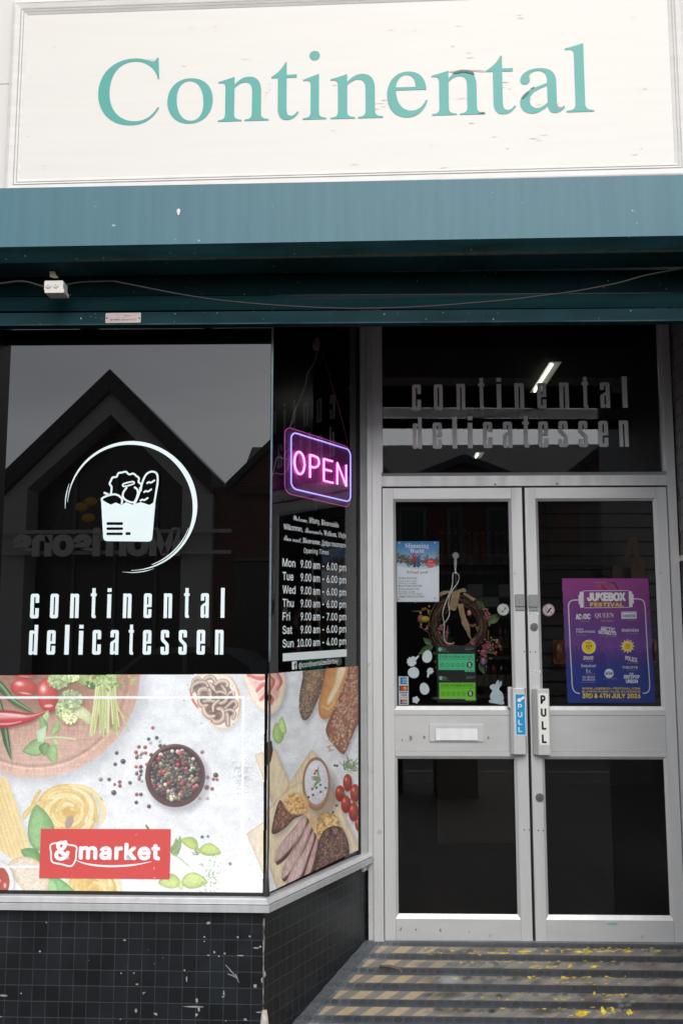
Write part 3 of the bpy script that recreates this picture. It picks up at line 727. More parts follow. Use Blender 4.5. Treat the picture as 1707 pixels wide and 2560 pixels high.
    p.poly([(-260, 560), (-260, 1300), (80, 1100), (-260, 860)], (236, 240, 243))
    def nest(cx, cy, r, n, y1=9e9):
        p.ell(cx+8, cy+16, r*1.05, r*.95, (150, 140, 140), a=.4, soft=36); p.ell(cx, cy, r*.96, r*.9, (226, 176, 92))
        for k in range(n):
            rr = r*rs.uniform(.3, .95); a0 = rs.uniform(0, 6.28); sp = rs.uniform(1.4, 3.4); ox, oy = rs.normal(0, r*.09, 2)
            pts = [(cx+ox+rr*math.cos(a0+sp*j/6)*rs.uniform(.95, 1.05), cy+oy+rr*.92*math.sin(a0+sp*j/6)) for j in range(7)]
            c = [(253, 226, 150), (247, 208, 118), (255, 236, 176), (240, 196, 104)][k % 4]
            p.stroke(pts, [18, 24, 26, 22, 16], c, edge=tuple(v*.91 for v in c), ep=.4)
        p.ell(cx+20, cy+50, r*.12, r*.22, (176, 146, 130), rot=20, soft=6)
    nest(370, 835, 180, 46); nest(520, 1260, 150, 30)
    p.poly(smooth_closed([(135, 830), (210, 770), (300, 760), (200, 800), (140, 870)]), (252, 222, 140), edge=(220, 176, 96))
    p.leaf((225, 1050), (205, 785), 150, (128, 182, 108), curve=.06); p.leaf((225, 1120), (118, 1040), 80, (96, 158, 84), curve=.1)
    p.leaf((260, 1205), (425, 1290), 110, (112, 182, 100), curve=.1); p.leaf((275, 1200), (330, 1330), 90, (140, 196, 120))
    # toast, sauce
    p.poly(smooth_closed([(55, 1110), (160, 1080), (260, 1150), (270, 1270), (200, 1330), (80, 1200)]), (240, 222, 198), edge=(214, 180, 140), ew=10, tex=.14, cell=(8, 8))
    p.ell(0, 1230, 92, 120, (150, 150, 155), a=.4, soft=20); p.ell(-10, 1220, 88, 112, (246, 246, 248)); p.ell(-14, 1222, 70, 92, (192, 66, 56)); p.ell(-10, 1215, 18, 12, (240, 170, 150), soft=6); p.ell(30, 1240, 8, 14, (244, 190, 170), soft=4)
    # mushroom toast
    T = smooth_closed([(1072, 100), (1130, 55), (1240, 48), (1310, 95), (1345, 190), (1338, 290), (1290, 352), (1225, 362), (1160, 310), (1085, 215)])
    p.poly([(x+14, y+16) for x, y in T], (170, 172, 182), a=.4, soft=26); p.poly(T, (246, 238, 226), edge=(236, 198, 150), ew=9, tex=.04)
    p.stroke([(1065, 140), (1080, 200), (1110, 245)], [8, 14, 8], (222, 96, 74), soft=4); p.stroke([(1290, 70), (1330, 140), (1344, 220), (1330, 300)], [3, 8, 9, 5], (212, 140, 84), a=.7, soft=4)
    M = lambda pts: [(985.6+x*.3715, y*.3715) for x, y in pts]
    p.poly(smooth_closed(M([(240, 330), (400, 260), (600, 300), (760, 300), (860, 450), (900, 600), (860, 760), (700, 870), (540, 820), (400, 640), (330, 480)])), (120, 96, 86), tex=.5, cell=(10, 10), soft=8)
    for pts, w in (([(250, 300), (270, 240), (330, 212), (372, 232)], 46), ([(415, 255), (470, 205), (540, 200), (582, 240), (588, 292)], 66), ([(500, 290), (540, 340), (574, 392)], 62), ([(596, 306), (650, 264), (730, 254), (776, 288), (768, 326)], 62), ([(690, 330), (730, 380), (752, 440), (770, 490)], 52), ([(345, 470), (360, 400), (430, 375), (500, 400), (515, 470)], 84), ([(244, 410), (250, 336), (310, 288), (385, 270), (450, 286), (474, 330)], 60), ([(792, 462), (820, 424), (866, 432), (868, 466)], 42), ([(606, 424), (680, 420), (750, 450)], 46),
                   ([(345, 510), (352, 590), (402, 636), (466, 622)], 58), ([(430, 565), (500, 550), (580, 566)], 70), ([(640, 586), (690, 588), (742, 560), (768, 520)], 58), ([(562, 706), (560, 640), (600, 584), (646, 548)], 50), ([(744, 664), (800, 612), (852, 566), (896, 566), (908, 622), (876, 660)], 54), ([(410, 660), (436, 740), (500, 794), (570, 786)], 68), ([(548, 846), (604, 876), (676, 856), (720, 800), (720, 724), (680, 676), (636, 672)], 72), ([(760, 730), (772, 800), (778, 905)], 78), ([(742, 706), (800, 690), (862, 704), (884, 756), (858, 816)], 50)):
        q = M(pts); w *= .3715; c = rs.uniform(.9, 1.1)
        p.stroke([(x+2, y+3) for x, y in q], [w*.8, w*1.06, w*1.06, w*.85], (84, 66, 60), soft=6, a=.7)
        p.stroke(q, [w*.75, w, w, w*.8], tuple(v*c for v in (206, 176, 152)), edge=tuple(v*c for v in (140, 108, 90)), hi=(232, 218, 206), ep=.4)
    for k in range(70): p.ell(1130+rs.normal(0, 55)+(k % 3)*50, 190+rs.normal(0, 70), rs.uniform(1.5, 5), rs.uniform(1.5, 3.5), [(54, 42, 40), (232, 222, 212), (92, 70, 60)][k % 3], rot=rs.uniform(0, 180), a=.6)
    # ham toast across the corner
    H = smooth_closed([(1355, 40), (1440, 30), (1560, 40), (1560, 250), (1500, 268), (1440, 240), (1395, 170)])
    p.poly([(x+8, y+14) for x, y in H], (170, 172, 182), a=.4, soft=22); p.poly(H, (246, 232, 214), edge=(234, 200, 160), ew=9)
    p.poly(smooth_closed([(1385, 45), (1560, 40), (1560, 200), (1470, 210), (1430, 150)]), (238, 186, 170), tex=.12, cell=(20, 14), edge=(244, 214, 200), ew=8)
    for (a, b, c) in (((1390, 62), (1450, 84), (1500, 70)), ((1440, 150), (1470, 120), (1500, 110)), ((1460, 200), (1490, 170), (1500, 130))): p.stroke([a, b, c], [18, 26, 16], (216, 104, 96), soft=9); p.stroke([(q[0]+6, q[1]+14) for q in (a, b, c)], [4, 8, 5], (250, 226, 216), soft=5)
    # worn grey patch, boards at the corner
    for k in range(240): p.ell(1360+rs.normal(0, 28), 620+rs.normal(0, 42), rs.uniform(2, 7), rs.uniform(1.5, 4), (150, 152, 158), a=rs.uniform(.2, .6))
    p.poly([(1425, 510), (1470, 490), (1510, 560), (1510, 740)], (236, 216, 186), tex=.08, cell=(30, 4), edge=(206, 180, 146), ew=5)
    p.poly([(1380, 950), (1480, 880), (1510, 900), (1510, 1260)], (240, 222, 190), tex=.08, cell=(30, 4), edge=(210, 184, 150), ew=5)
    # herbs at the foot
    for k in range(9): p.leaf((960, 1060), (960+rs.uniform(0, 60), 1060+rs.uniform(-110, 40)), 30, (128, 166, 92))
    p.stroke([(960, 1060), (1010, 1090), (1058, 1132)], [7, 6, 4], (170, 196, 130)); p.stroke([(820, 905), (835, 930), (850, 950)], [10, 16, 6], (96, 136, 70))
    p.leaf((1110, 1030), (1010, 985), 62, (172, 198, 92), curve=.1); p.leaf((1115, 1040), (1240, 1060), 72, (178, 204, 100), curve=-.08); p.leaf((1100, 1025), (1120, 1062), 30, (160, 190, 90))
    p.leaf((1012, 1222), (885, 1225), 84, (186, 208, 110), curve=.06); p.leaf((1015, 1222), (1165, 1222), 92, (190, 212, 116), curve=-.06); p.leaf((1010, 1215), (1020, 1268), 34, (200, 218, 130))
    for k in range(90): p.ell(1165+rs.normal(0, 28)+(k % 30), 1180+rs.normal(0, 48), rs.uniform(2.5, 7), rs.uniform(2, 4), [(150, 176, 110), (120, 150, 90), (190, 204, 150)][k % 3], rot=rs.uniform(0, 180), a=.8)
    for k in range(6): p.ell(rs.uniform(1080, 1110), rs.uniform(1055, 1070), 8, 3, (50, 50, 50), rot=rs.uniform(0, 90), a=.5)
    # sun-bleached white rule
    W = (250, 251, 253)
    p.poly([(-300, 181), (1370, 180), (1370, 194), (-300, 195)], W, a=.93); p.poly([(1356, 180), (1370, 180), (1362, 1150), (1348, 1150)], W, a=.9)
    p.poly([(940, 1136), (1362, 1137), (1362, 1150), (940, 1149)], W, a=.9); p.poly([(-300, 1128), (240, 1129), (240, 1142), (-300, 1141)], W, a=.93)
    g0 = p.C.mean(-1, keepdims=True); p.C = (p.C*.88+g0*.12)*.82+244*.18
    g1 = fbm(p.h, p.w, 2.4, 2.4, 401, 2); g2_ = fbm(p.h, p.w, 16, 16, 402, 3); p.C *= (1+.10*(g1-.5)+.06*(g2_-.5))[..., None]
    return p

def paint_return():
    p = Paint(60, 60, 930, 2160, 3.6, (216, 221, 226), 9); rs = p.rs
    paint_table(p, 31, base=(228, 231, 234), low=(236, 238, 240))
    def poly(pts, col, **k):
        q = smooth_closed(pts) if k.pop('sm', True) else pts
        if k.pop('sh', True): p.poly([(x+18, y+26) for x, y in q], (140, 142, 152), a=.45, soft=40)
        p.poly(q, col, **k)
    # ham toast
    poly([(40, 60), (200, 60), (262, 190), (255, 330), (215, 450), (150, 515), (60, 500)], (244, 228, 206), edge=(232, 200, 160), ew=14, tex=.05)
    poly([(40, 90), (180, 110), (235, 200), (215, 330), (160, 430), (60, 440)], (232, 180, 166), tex=.14, cell=(40, 22), edge=(246, 222, 208), ew=14, sh=False)
    for (a, b, c) in (((100, 160), (160, 220), (120, 320)), ((190, 150), (225, 230), (190, 300)), ((110, 330), (150, 380), (130, 430))): p.stroke([a, b, c], [22, 34, 16], (206, 104, 94), soft=16); p.stroke([(q[0]+20, q[1]) for q in (a, b, c)], [6, 10, 6], (250, 226, 214), soft=8)
    # breads
    poly([(440, 90), (645, 70), (610, 240), (545, 400), (480, 540), (420, 570), (385, 480), (390, 330), (415, 200)], (128, 104, 88), tex=.22, cell=(14, 10), edge=(84, 66, 58), ew=22)
    p.poly(smooth_closed([(470, 190), (560, 150), (540, 260), (470, 400), (430, 420), (425, 330)]), (152, 118, 94), tex=.2, cell=(12, 10), soft=24)
    for k in range(420):
        t = rs.rand(); x = 520-100*t+rs.normal(0, 46); y = 110+440*t
        if 385 < x < 640: p.ell(x, y, rs.uniform(3, 5), rs.uniform(3, 6), [(214, 196, 160), (60, 46, 42), (186, 160, 120)][k % 3], a=.8)
    poly([(650, 80), (840, 70), (800, 250), (745, 410), (680, 520), (610, 565), (562, 520), (558, 420), (595, 250)], (216, 152, 92), edge=(186, 116, 62), ew=26, tex=.1, cell=(30, 20))
    p.poly(smooth_closed([(730, 110), (800, 100), (760, 230), (690, 380), (640, 430), (640, 380), (700, 250)]), (244, 224, 186), soft=22)
    p.stroke([(590, 440), (640, 470), (690, 420), (740, 300)], [10, 18, 14, 6], (236, 190, 130), soft=14)
    poly([(850, 60), (960, 60), (960, 480), (880, 660), (800, 850), (760, 868), (690, 790), (630, 700), (628, 620), (700, 460), (790, 240)], (156, 92, 72), tex=.2, cell=(18, 14), edge=(120, 66, 52), ew=18)
    for k in range(260):
        t = rs.rand(); y = 100+740*t; cx = 900-170*t; x = cx+rs.uniform(-130, 120)*(1-.25*t)
        if x < 918 and x > 640+max(0, (560-y))*.45: p.ell(x, y, rs.uniform(6, 10), rs.uniform(11, 20), [(214, 176, 140), (196, 148, 116), (228, 200, 166)][k % 3], rot=rs.uniform(0, 180), a=.85, shade=.3)
    # basil
    p.leaf((200, 785), (180, 590), 100, (164, 194, 110), curve=.04); p.leaf((258, 700), (232, 535), 66, (176, 204, 122), curve=-.08)
    # boards
    def board(pts, c=(238, 220, 184)):
        p.poly([(x+22, y+26) for x, y in pts], (134, 136, 146), a=.45, soft=44); p.poly(pts, c, tex=.09, cell=(60, 7), edge=(206, 178, 138), ew=10)
    board([(60, 850), (175, 825), (285, 1090), (330, 1240), (150, 1330), (60, 1080)])
    board([(495, 830), (548, 890), (430, 1060), (400, 1300), (200, 1300), (330, 1080)], (234, 212, 172))
    board([(60, 1420), (200, 1262), (380, 1120), (500, 1180), (660, 1150), (930, 1735), (930, 1790), (200, 2110), (60, 1700)], (240, 222, 186))
    for k in range(60):
        x = rs.uniform(90, 850); p.stroke([(x, rs.uniform(1300, 1700)), (x+rs.uniform(20, 60), rs.uniform(1750, 2000))], [3, 2], (214, 186, 144), a=.35)
    # torn hole
    p.poly([(96, 770), (138, 752), (152, 800), (150, 850), (133, 935), (108, 975), (96, 972)], (62, 40, 28)); p.ell(158, 790, 14, 40, (206, 222, 234), rot=-8)
    p.ell(120, 370, 15, 34, (56, 34, 26))
    # bowl of salt
    p.ell(590, 1230, 140, 230, (110, 100, 96), a=.5, soft=60); p.ell(537, 1140, 124, 238, (196, 158, 124), edge=(150, 108, 80)); p.ell(537, 1125, 104, 196, (236, 238, 244), shade=.12)
    for k in range(500): a = rs.uniform(0, 6.28); q = math.sqrt(rs.rand()); p.ell(537+98*q*math.cos(a), 1130+188*q*math.sin(a), 4, 5, (255, 255, 255) if k % 2 else (206, 212, 224), a=.6)
    for (a, b, w) in (((555, 985), (580, 1110), 16), ((580, 1110), (485, 1080), 24), ((575, 1110), (510, 1180), 22), ((560, 1120), (490, 1100), 18)): p.leaf(a, b, w, (122, 146, 92))
    for (x, y, k) in ((533, 1022, 'r'), (523, 1046, 'r'), (508, 1238, 'b'), (573, 1148, 'b'), (575, 1210, 'r'), (538, 1172, 'k'), (466, 1258, 'k'), (620, 1175, 'k'), (700, 975, 'k'), (722, 978, 'k'), (716, 1332, 'k'), (685, 1392, 'b'), (500, 1185, 'r')): peppercorn(p, x, y, 11, k)
    # rosemary
    for k in range(34):
        x = rs.uniform(780, 900); y = 985+rs.normal(0, 22); a = rs.uniform(-2.6, .6)
        p.stroke([(x, y), (x+70*math.cos(a), y+95*math.sin(a)+20)], [9, 3], [(120, 140, 96), (148, 166, 118), (92, 112, 74)][k % 3])
    # vine tomatoes
    for (x, y, rx, ry) in ((815, 1130, 40, 78), (748, 1225, 42, 72), (880, 1225, 42, 84), (800, 1320, 44, 80), (868, 1390, 44, 84), (915, 1500, 34, 60)):
        p.ell(x+14, y+22, rx, ry, (120, 116, 124), a=.5, soft=26); p.ell(x, y, rx, ry, (200, 52, 42), shade=.4, edge=(160, 30, 28), hi=(244, 160, 140))
        for k in range(5): a = k*1.26+x; p.stroke([(x+6, y-4), (x+6+20*math.cos(a), y-4+30*math.sin(a))], [6, 2], (96, 128, 66))
    p.stroke([(770, 1210), (830, 1270), (920, 1320)], [10, 9, 8], (110, 140, 76))
    # meat
    p.ell(350, 1330, 110, 120, (230, 190, 130), rot=40, soft=30)
    poly([(145, 1585), (160, 1440), (210, 1285), (262, 1330), (340, 1250), (440, 1390), (340, 1450), (250, 1540)], (136, 98, 82), tex=.75, cell=(13, 9), edge=(70, 48, 44), ew=12)
    p.poly(smooth_closed([(250, 1310), (330, 1210), (430, 1290), (470, 1390), (380, 1410), (300, 1400)]), (226, 178, 116), tex=.45, cell=(14, 12), soft=20)
    for (pts, c) in (([(165, 1810), (200, 1700), (310, 1560), (430, 1425), (450, 1490), (370, 1640), (260, 1770), (180, 1835)], (216, 184, 178)), ([(225, 1960), (260, 1840), (380, 1650), (470, 1480), (490, 1550), (400, 1760), (310, 1920), (240, 1985)], (220, 188, 182)), ([(270, 2010), (340, 1870), (430, 1720), (500, 1560), (520, 1620), (470, 1780), (400, 1960), (300, 2040)], (222, 192, 188)), ([(430, 1960), (500, 1740), (540, 1620), (550, 1680), (510, 1860), (470, 1960)], (214, 180, 176))):
        q = smooth_closed(pts); p.poly([(x+18, y+24) for x, y in q], (52, 36, 34), a=.9, soft=14); p.poly([(x+7, y+10) for x, y in q], (104, 70, 60), tex=.4, cell=(9, 9)); p.poly(q, c, tex=.2, cell=(40, 7), edge=(150, 104, 96), ew=7); p.stroke([q[0], q[len(q)//6], q[len(q)//3]], [3, 9, 4], (246, 226, 214), a=.6, soft=5)
    poly([(560, 1420), (640, 1395), (730, 1440), (740, 1520), (700, 1560), (620, 1570), (560, 1640), (540, 1530)], (228, 184, 124), tex=.5, cell=(14, 11), edge=(190, 136, 84), ew=14)
    poly([(580, 1600), (660, 1520), (760, 1530), (810, 1620), (830, 1740), (800, 1800), (600, 1900), (510, 1960), (530, 1790)], (124, 94, 84), tex=.85, cell=(12, 10), edge=(62, 44, 42), ew=14)
    p.poly(smooth_closed([(750, 1500), (790, 1560), (820, 1640), (800, 1600)]), (214, 160, 100), soft=14)
    p.ell(505, 1480, 26, 80, (222, 188, 134), rot=-14, soft=10)
    for k in range(300): p.ell(rs.uniform(560, 800), rs.uniform(1560, 1840), rs.uniform(3, 8), rs.uniform(3, 6), [(180, 150, 136), (50, 36, 36), (90, 64, 58)][k % 3], a=.5)
    p.C = p.C*.93+240*.07
    g1 = fbm(p.h, p.w, 2.4, 2.4, 403, 2); g2_ = fbm(p.h, p.w, 14, 14, 404, 3); p.C *= (1+.07*(g1-.5)+.07*(g2_-.5))[..., None]
    return p

def paint_ramp():
    """worn anti-slip matting: tan hazard bars, dark stud rows, chips of yellow"""
    p = Paint(-160, 296, 1760, 790, 1.9, (92, 92, 92), 21); rs = p.rs
    n = fbm(p.h, p.w, 30/p.st, 60/p.st, 5, 5); n2 = fbm(p.h, p.w, 4/p.st+1, 6/p.st+1, 6, 3); n3 = fbm(p.h, p.w, 90/p.st, 200/p.st, 8, 3)
    p.C = np.array((108, 112, 115))*np.ones_like(p.C)*(1+.36*(n-.5)+.26*(n2-.5))[..., None]
    wear = np.clip((p.X-380)/260, 0, 1)*np.clip(.5+1.2*(n-.3), .3, 1)
    rows = [(322, 352, 240, 318, 9), (380, 413, 185, 372, 10), (446, 481, 130, 437, 11), (515, 552, 62, 506, 12), (584, 623, 0, 574, 13), (660, 702, -70, 648, 14)]
    for (y0, y1, xl, ys, k) in rows:
        tone = np.array((148, 140, 128))
        m = np.clip(np.minimum(p.Y-(y0+(p.X-400)*.012), (y1+(p.X-400)*.012)-p.Y)/1.5+.5, 0, 1)*np.clip((p.X-xl+(y0-p.Y)*-.9-20)/2, 0, 1)
        ragged = np.clip(1-wear*np.clip((n2-.35)*2.2, 0, 1)*.75, 0, 1)
        grey = np.array((126, 121, 114)); p.C = p.C*(1-(m*ragged)[..., None])+(grey*(1+.2*(n-.5))[..., None])*(m*ragged)[..., None]
        per = 100+k; ph = ((p.X-xl+(p.Y-y0)*1.5)/per) % 1.0
        bar = np.clip(np.minimum(ph-.0, .52-ph)*per/3+.5, 0, 1)*m*np.clip(1.05-wear*1.15, 0, 1)
        p.C = p.C*(1-bar[..., None])+(np.array((172, 155, 127))*(1+.14*(n2-.5))[..., None])*bar[..., None]
        bar2 = np.clip(np.minimum(ph, .52-ph)*per/3+.5, 0, 1)*m*np.clip(wear, 0, 1)*.35
        p.C = p.C*(1-bar2[..., None])+np.array((160, 148, 126))*bar2[..., None]
    # dark bands that carry the studs
    for (ya, yb) in ((352, 380), (413, 447), (481, 516), (552, 585), (623, 660), (300, 322), (702, 745)):
        m = np.clip(np.minimum(p.Y-ya-(p.X-400)*.012, yb+(p.X-400)*.012-p.Y)/3+.5, 0, 1)*.82*np.clip((p.X-260+(p.Y-322)*.9)/120, .25, 1)
        dk = np.array((60, 64, 69))*(1-.2*np.clip((p.X-700)/500, 0, 1))[..., None]
        p.C = p.C*(1-m[..., None])+dk*m[..., None]
    p.H[:] = .0008*(n2-.5)
    def stud(x, y, rx, ry, k):
        w = p.win(x-rx*1.3, y-ry*1.3, x+rx*1.3, y+ry*1.3)
        if w is None: return
        d = ((p.X[w]-x)/rx)**2+((p.Y[w]-y)/ry)**2
        p.H[w] = np.maximum(p.H[w], .0028*np.clip((1-d)*2.2, 0, 1))
        p.put(w, np.clip((1-d)*4, 0, 1)*k*.55, np.array((40, 44, 49))*rs.uniform(.7, 1.3))
    for (y, r, k) in ((366, 14, .8), (429, 15, .85), (497, 16, .75), (568, 17, .9), (641, 18, .9), (313, 12, .6), (722, 19, .8)):
        x = -140
        while x < 1760:
            stud(x+rs.uniform(-1, 1), y+(x-400)*.012, r*1.08, r*.74, k*rs.uniform(.5, 1)); x += r*2.42
    for k in range(260):                                           # studs worn through the tan bars too
        x = rs.uniform(450, 1740); y = rs.choice([336, 396, 463, 533, 603])+rs.uniform(-8, 8); stud(x, y, 13, 8, rs.uniform(.1, .6))
    for k in range(90): p.ell(rs.uniform(440, 1660), rs.uniform(330, 640), rs.uniform(20, 70), rs.uniform(6, 16), (52, 50, 48), a=rs.uniform(.1, .45), soft=14)
    # yellow flakes
    YC = [(226, 196, 52), (210, 178, 40), (232, 206, 84)]
    def flake(x, y, w, h):
        q = [(x+w*.5*math.cos(a)*rs.uniform(.35, 1.1), y+h*.5*math.sin(a)*rs.uniform(.35, 1.1)) for a in np.linspace(0, 6.28, 11)[:-1]]
        p.poly(q, YC[rs.randint(3)], soft=1.8)
    spots = [(340, 460, 1480, 46), (353, 460, 1400, 22), (388, 560, 1420, 26), (412, 900, 1230, 22), (457, 860, 1330, 20), (480, 1010, 1330, 16), (548, 640, 1320, 26), (532, 1140, 1360, 14), (590, 780, 1380, 26), (607, 1090, 1350, 22), (622, 880, 1200, 8), (334, 1080, 1480, 26)]
    for (y, xa, xb, nn) in spots:
        for k in range(int(nn*.6)):
            flake(rs.uniform(xa, xb), y+rs.normal(0, 3), rs.uniform(5, 34), rs.uniform(2.5, 6))
    for (x, y, w, h) in ((1130, 608, 66, 30), (1222, 605, 34, 34), (1335, 608, 26, 26), (1075, 408, 24, 16), (975, 412, 20, 12), (910, 455, 28, 12), (1190, 412, 50, 10), (1260, 600, 18, 22), (1055, 458, 30, 14), (1235, 455, 24, 10), (1180, 525, 16, 14), (1310, 532, 16, 10), (870, 345, 70, 8), (770, 350, 60, 7), (1130, 348, 70, 9), (1250, 345, 60, 8), (1340, 345, 50, 9), (585, 462, 40, 10), (610, 395, 14, 10), (455, 332, 16, 8)):
        for j in range(3): flake(x+rs.normal(0, w*.25), y+rs.normal(0, h*.2), w*.7, h*.8)
    for (x, y) in ((1300, 580), (1330, 575), (1290, 560), (1350, 560), (1320, 600), (1290, 600)): p.ell(x, y, 16, 10, (150, 148, 144), a=.5, edge=(70, 70, 70))
    p.ell(560, 462, 40, 16, (150, 170, 172), a=.55, soft=20)
    # dark rubber margin along the wall side
    m = np.clip(((240+(322-p.Y)*.9)-p.X)/3, 0, 1); p.C = p.C*(1-m[..., None]*.75)+(np.array((82, 86, 90))*(1+.3*(n2-.5))[..., None])*m[..., None]*.75
    return p

# ================================================================== SETTING
def gbox(mb, x0, x1, y0, y1, z0, z1, mat=0):
    p = [(x, y, z) for z in (z0, z1) for y in (y0, y1) for x in (x0, x1)]
    for f, ax in (((4, 5, 7, 6), (0, 1)), ((1, 0, 2, 3), (0, 1)), ((0, 1, 5, 4), (0, 2)), ((3, 2, 6, 7), (0, 2)), ((2, 0, 4, 6), (1, 2)), ((1, 3, 7, 5), (1, 2))):
        mb.add([p[i] for i in f], [(0, 1, 2, 3)], mat, [(p[i][ax[0]], p[i][ax[1]]) for i in f])
    return mb
ASPH = pm('asphalt', C(62, 62, 64), rough=0.85, var=0.35, vscale=(3, 3, 3), bump=0.5, bscale=140)
SLAB = brickmat('paving_slabs', C(86, 81, 77), C(74, 70, 67), C(26, 24, 23), 0.62, 0.46, 0.008, rough=0.85, bump=0.5, var=0.22)
structure(gbox(MB(), -90, 90, -90, 90, -0.5, -0.30).build('ground', ASPH))
structure(gbox(MB(), -60, 60, -11.5, -3.5, -0.30, -0.12).build('road', ASPH))
structure(gbox(MB(), -60, 60, -3.36, 3.72, -0.30, 0.0).build('pavement', SLAB))
structure(gbox(MB(), -60, 60, -3.498, -3.362, -0.30, 0.004).build('kerb', pm('kerb_stone', C(140, 138, 134), rough=0.8, var=0.2)))
structure(gbox(MB(), -60, 60, -20.0, -11.502, -0.30, 0.0).build('far_pavement', SLAB))
YL = pm('road_line_yellow', C(226, 186, 60), rough=0.7, var=0.25, vscale=(9, 9, 9))
for yy in (-3.75, -3.98):
    structure(gbox(MB(), -30, 30, yy-0.05, yy+0.05, -0.118, -0.115).build('road_marking', YL))

# ---- ramp up to the doors
RZ0, RSL = CAM_Z-1.268, 0.21
def rz(y): return RZ0-RSL*(4.46-y)
class RampPlane:
    n = np.array([0, -RSL, 1.0])
    def grid(s, X, Y, n=0.0):
        d = _fw[None, None] + _r*((X-853.5)/FPX)[..., None] + _up*((1280-Y)/FPX)[..., None]
        o = np.array([0, 4.46, RZ0+n]); t = np.dot(o-O, s.n)/(d @ s.n)
        return O + d*t[..., None]
def corner(na, nr):
    q = np.linalg.solve(_m, [np.dot(_n(TH_A)[:2], A.o[:2])+na, np.dot(_n(TH_R)[:2], R.o[:2])+nr]); return np.array([q[0], q[1], 0])
def uA(p): return float((p-A.o) @ A.u)
def uR(p): return float((p-R.o) @ R.u)
RUB = pm('grey_rubber_matting', C(84, 86, 89), rough=0.75, var=0.3, bump=0.3)
rb = MB()
_cb = corner(0.0, -0.02)
foot = [(_cb[0], _cb[1]), (0.02, 4.56), (1.5, 4.56), (1.5, 3.25), (_cb[0]-0.0, 3.25)]
top = [(x, y, max(rz(y), 0.002)) for x, y in foot]; bot = [(x, y, -0.1) for x, y in foot]
rb.add(top+bot, [(4, 3, 2, 1, 0)]+[(i, (i+1) % 5, 5+(i+1) % 5, 5+i) for i in range(5)])
ramp_o = structure(rb.build('entrance_ramp', RUB))
rp_ = paint_ramp()
_mat = attrmat('worn_hazard_matting', k=0.95, rough=0.6, bump=0.5)
rampsheet = rp_.sheet('ramp_matting', RampPlane(), lambda x, y: (800+x/1.729, 2180+y/1.729), 0.004, _mat, ramp_o, depth=rp_.H)
lf = MB()
g = RampPlane().grid(np.array([[948, 975, 1000, 1004.]]), np.array([[2416, 2419, 2421, 2430.]]), 0.008)[0]
lf.tube([q+np.array([0, 0, .006*math.sin(i*2)]) for i, q in enumerate(g)], [0.005, .006, .005, .003], seg=6)
tag(lf.build('litter_strip', pm('brown_litter', C(120, 104, 92), rough=0.8, var=0.4)), 'curled grey-brown strip of litter lying on the striped ramp', 'litter')

# ================================================================== SHOPFRONT: tiled riser, sill, glass
TILE = brickmat('black_mosaic_tile', C(11, 13, 16), C(22, 26, 30), C(47, 55, 62), 0.0488, 0.0540, 0.0016, offset=0.0, rough=0.5, bump=0.5, ior=1.5, specks=(C(130, 130, 130), 34, 0.975, 0.42), var=0.28, lowrough=0.26)
ZS = CAM_Z-0.935                                                     # underside of sill
riser = thing('tiled_stall_riser', 'black mosaic tiled stall riser with paint chips under the display window sill', 'tiled wall', A.P(-0.6, 0, 0))
ct = corner(0.025, 0.004)
uRe = uR(np.array([*R.P(R.U(917, 2150), 0, 0)]))
m = MB(); m.box(A, -1.6, uA(ct), 0.0, ZS-0.001, -0.12, 0.025, 0, skip=('right',)); m.build('tiled_front', TILE, riser)
m = MB(); m.box(R, uR(ct), uRe, 0.0, ZS-0.001, -0.10, 0.004, 0, skip=('left',)); m.build('tiled_return', TILE, riser)
m = MB()
p = corner(0.026, 0.005); rs = random.Random(4)
pts = [(p[0], p[1], 0.02+k*0.03) for k in range(19)]
m.tube([q for q in pts], [0.0022+0.0022*rs.random() for _ in pts], seg=6)
m.build('corner_bead', pm('chipped_corner', C(150, 146, 138), rough=0.8, col2=C(30, 30, 32), vscale=(60, 60, 34)), riser)
m = MB(); m.tube([(p[0]+.004, p[1]-.002, 0.10), (p[0]+.006, p[1]-.002, 0.215), (p[0]+.005, p[1], 0.252)], [0.017, .015, .009], seg=7)
m.build('broken_plaster_patch', pm('broken_plaster', C(196, 188, 176), rough=0.9, var=0.3, vscale=(40, 40, 40), bump=0.6), riser)
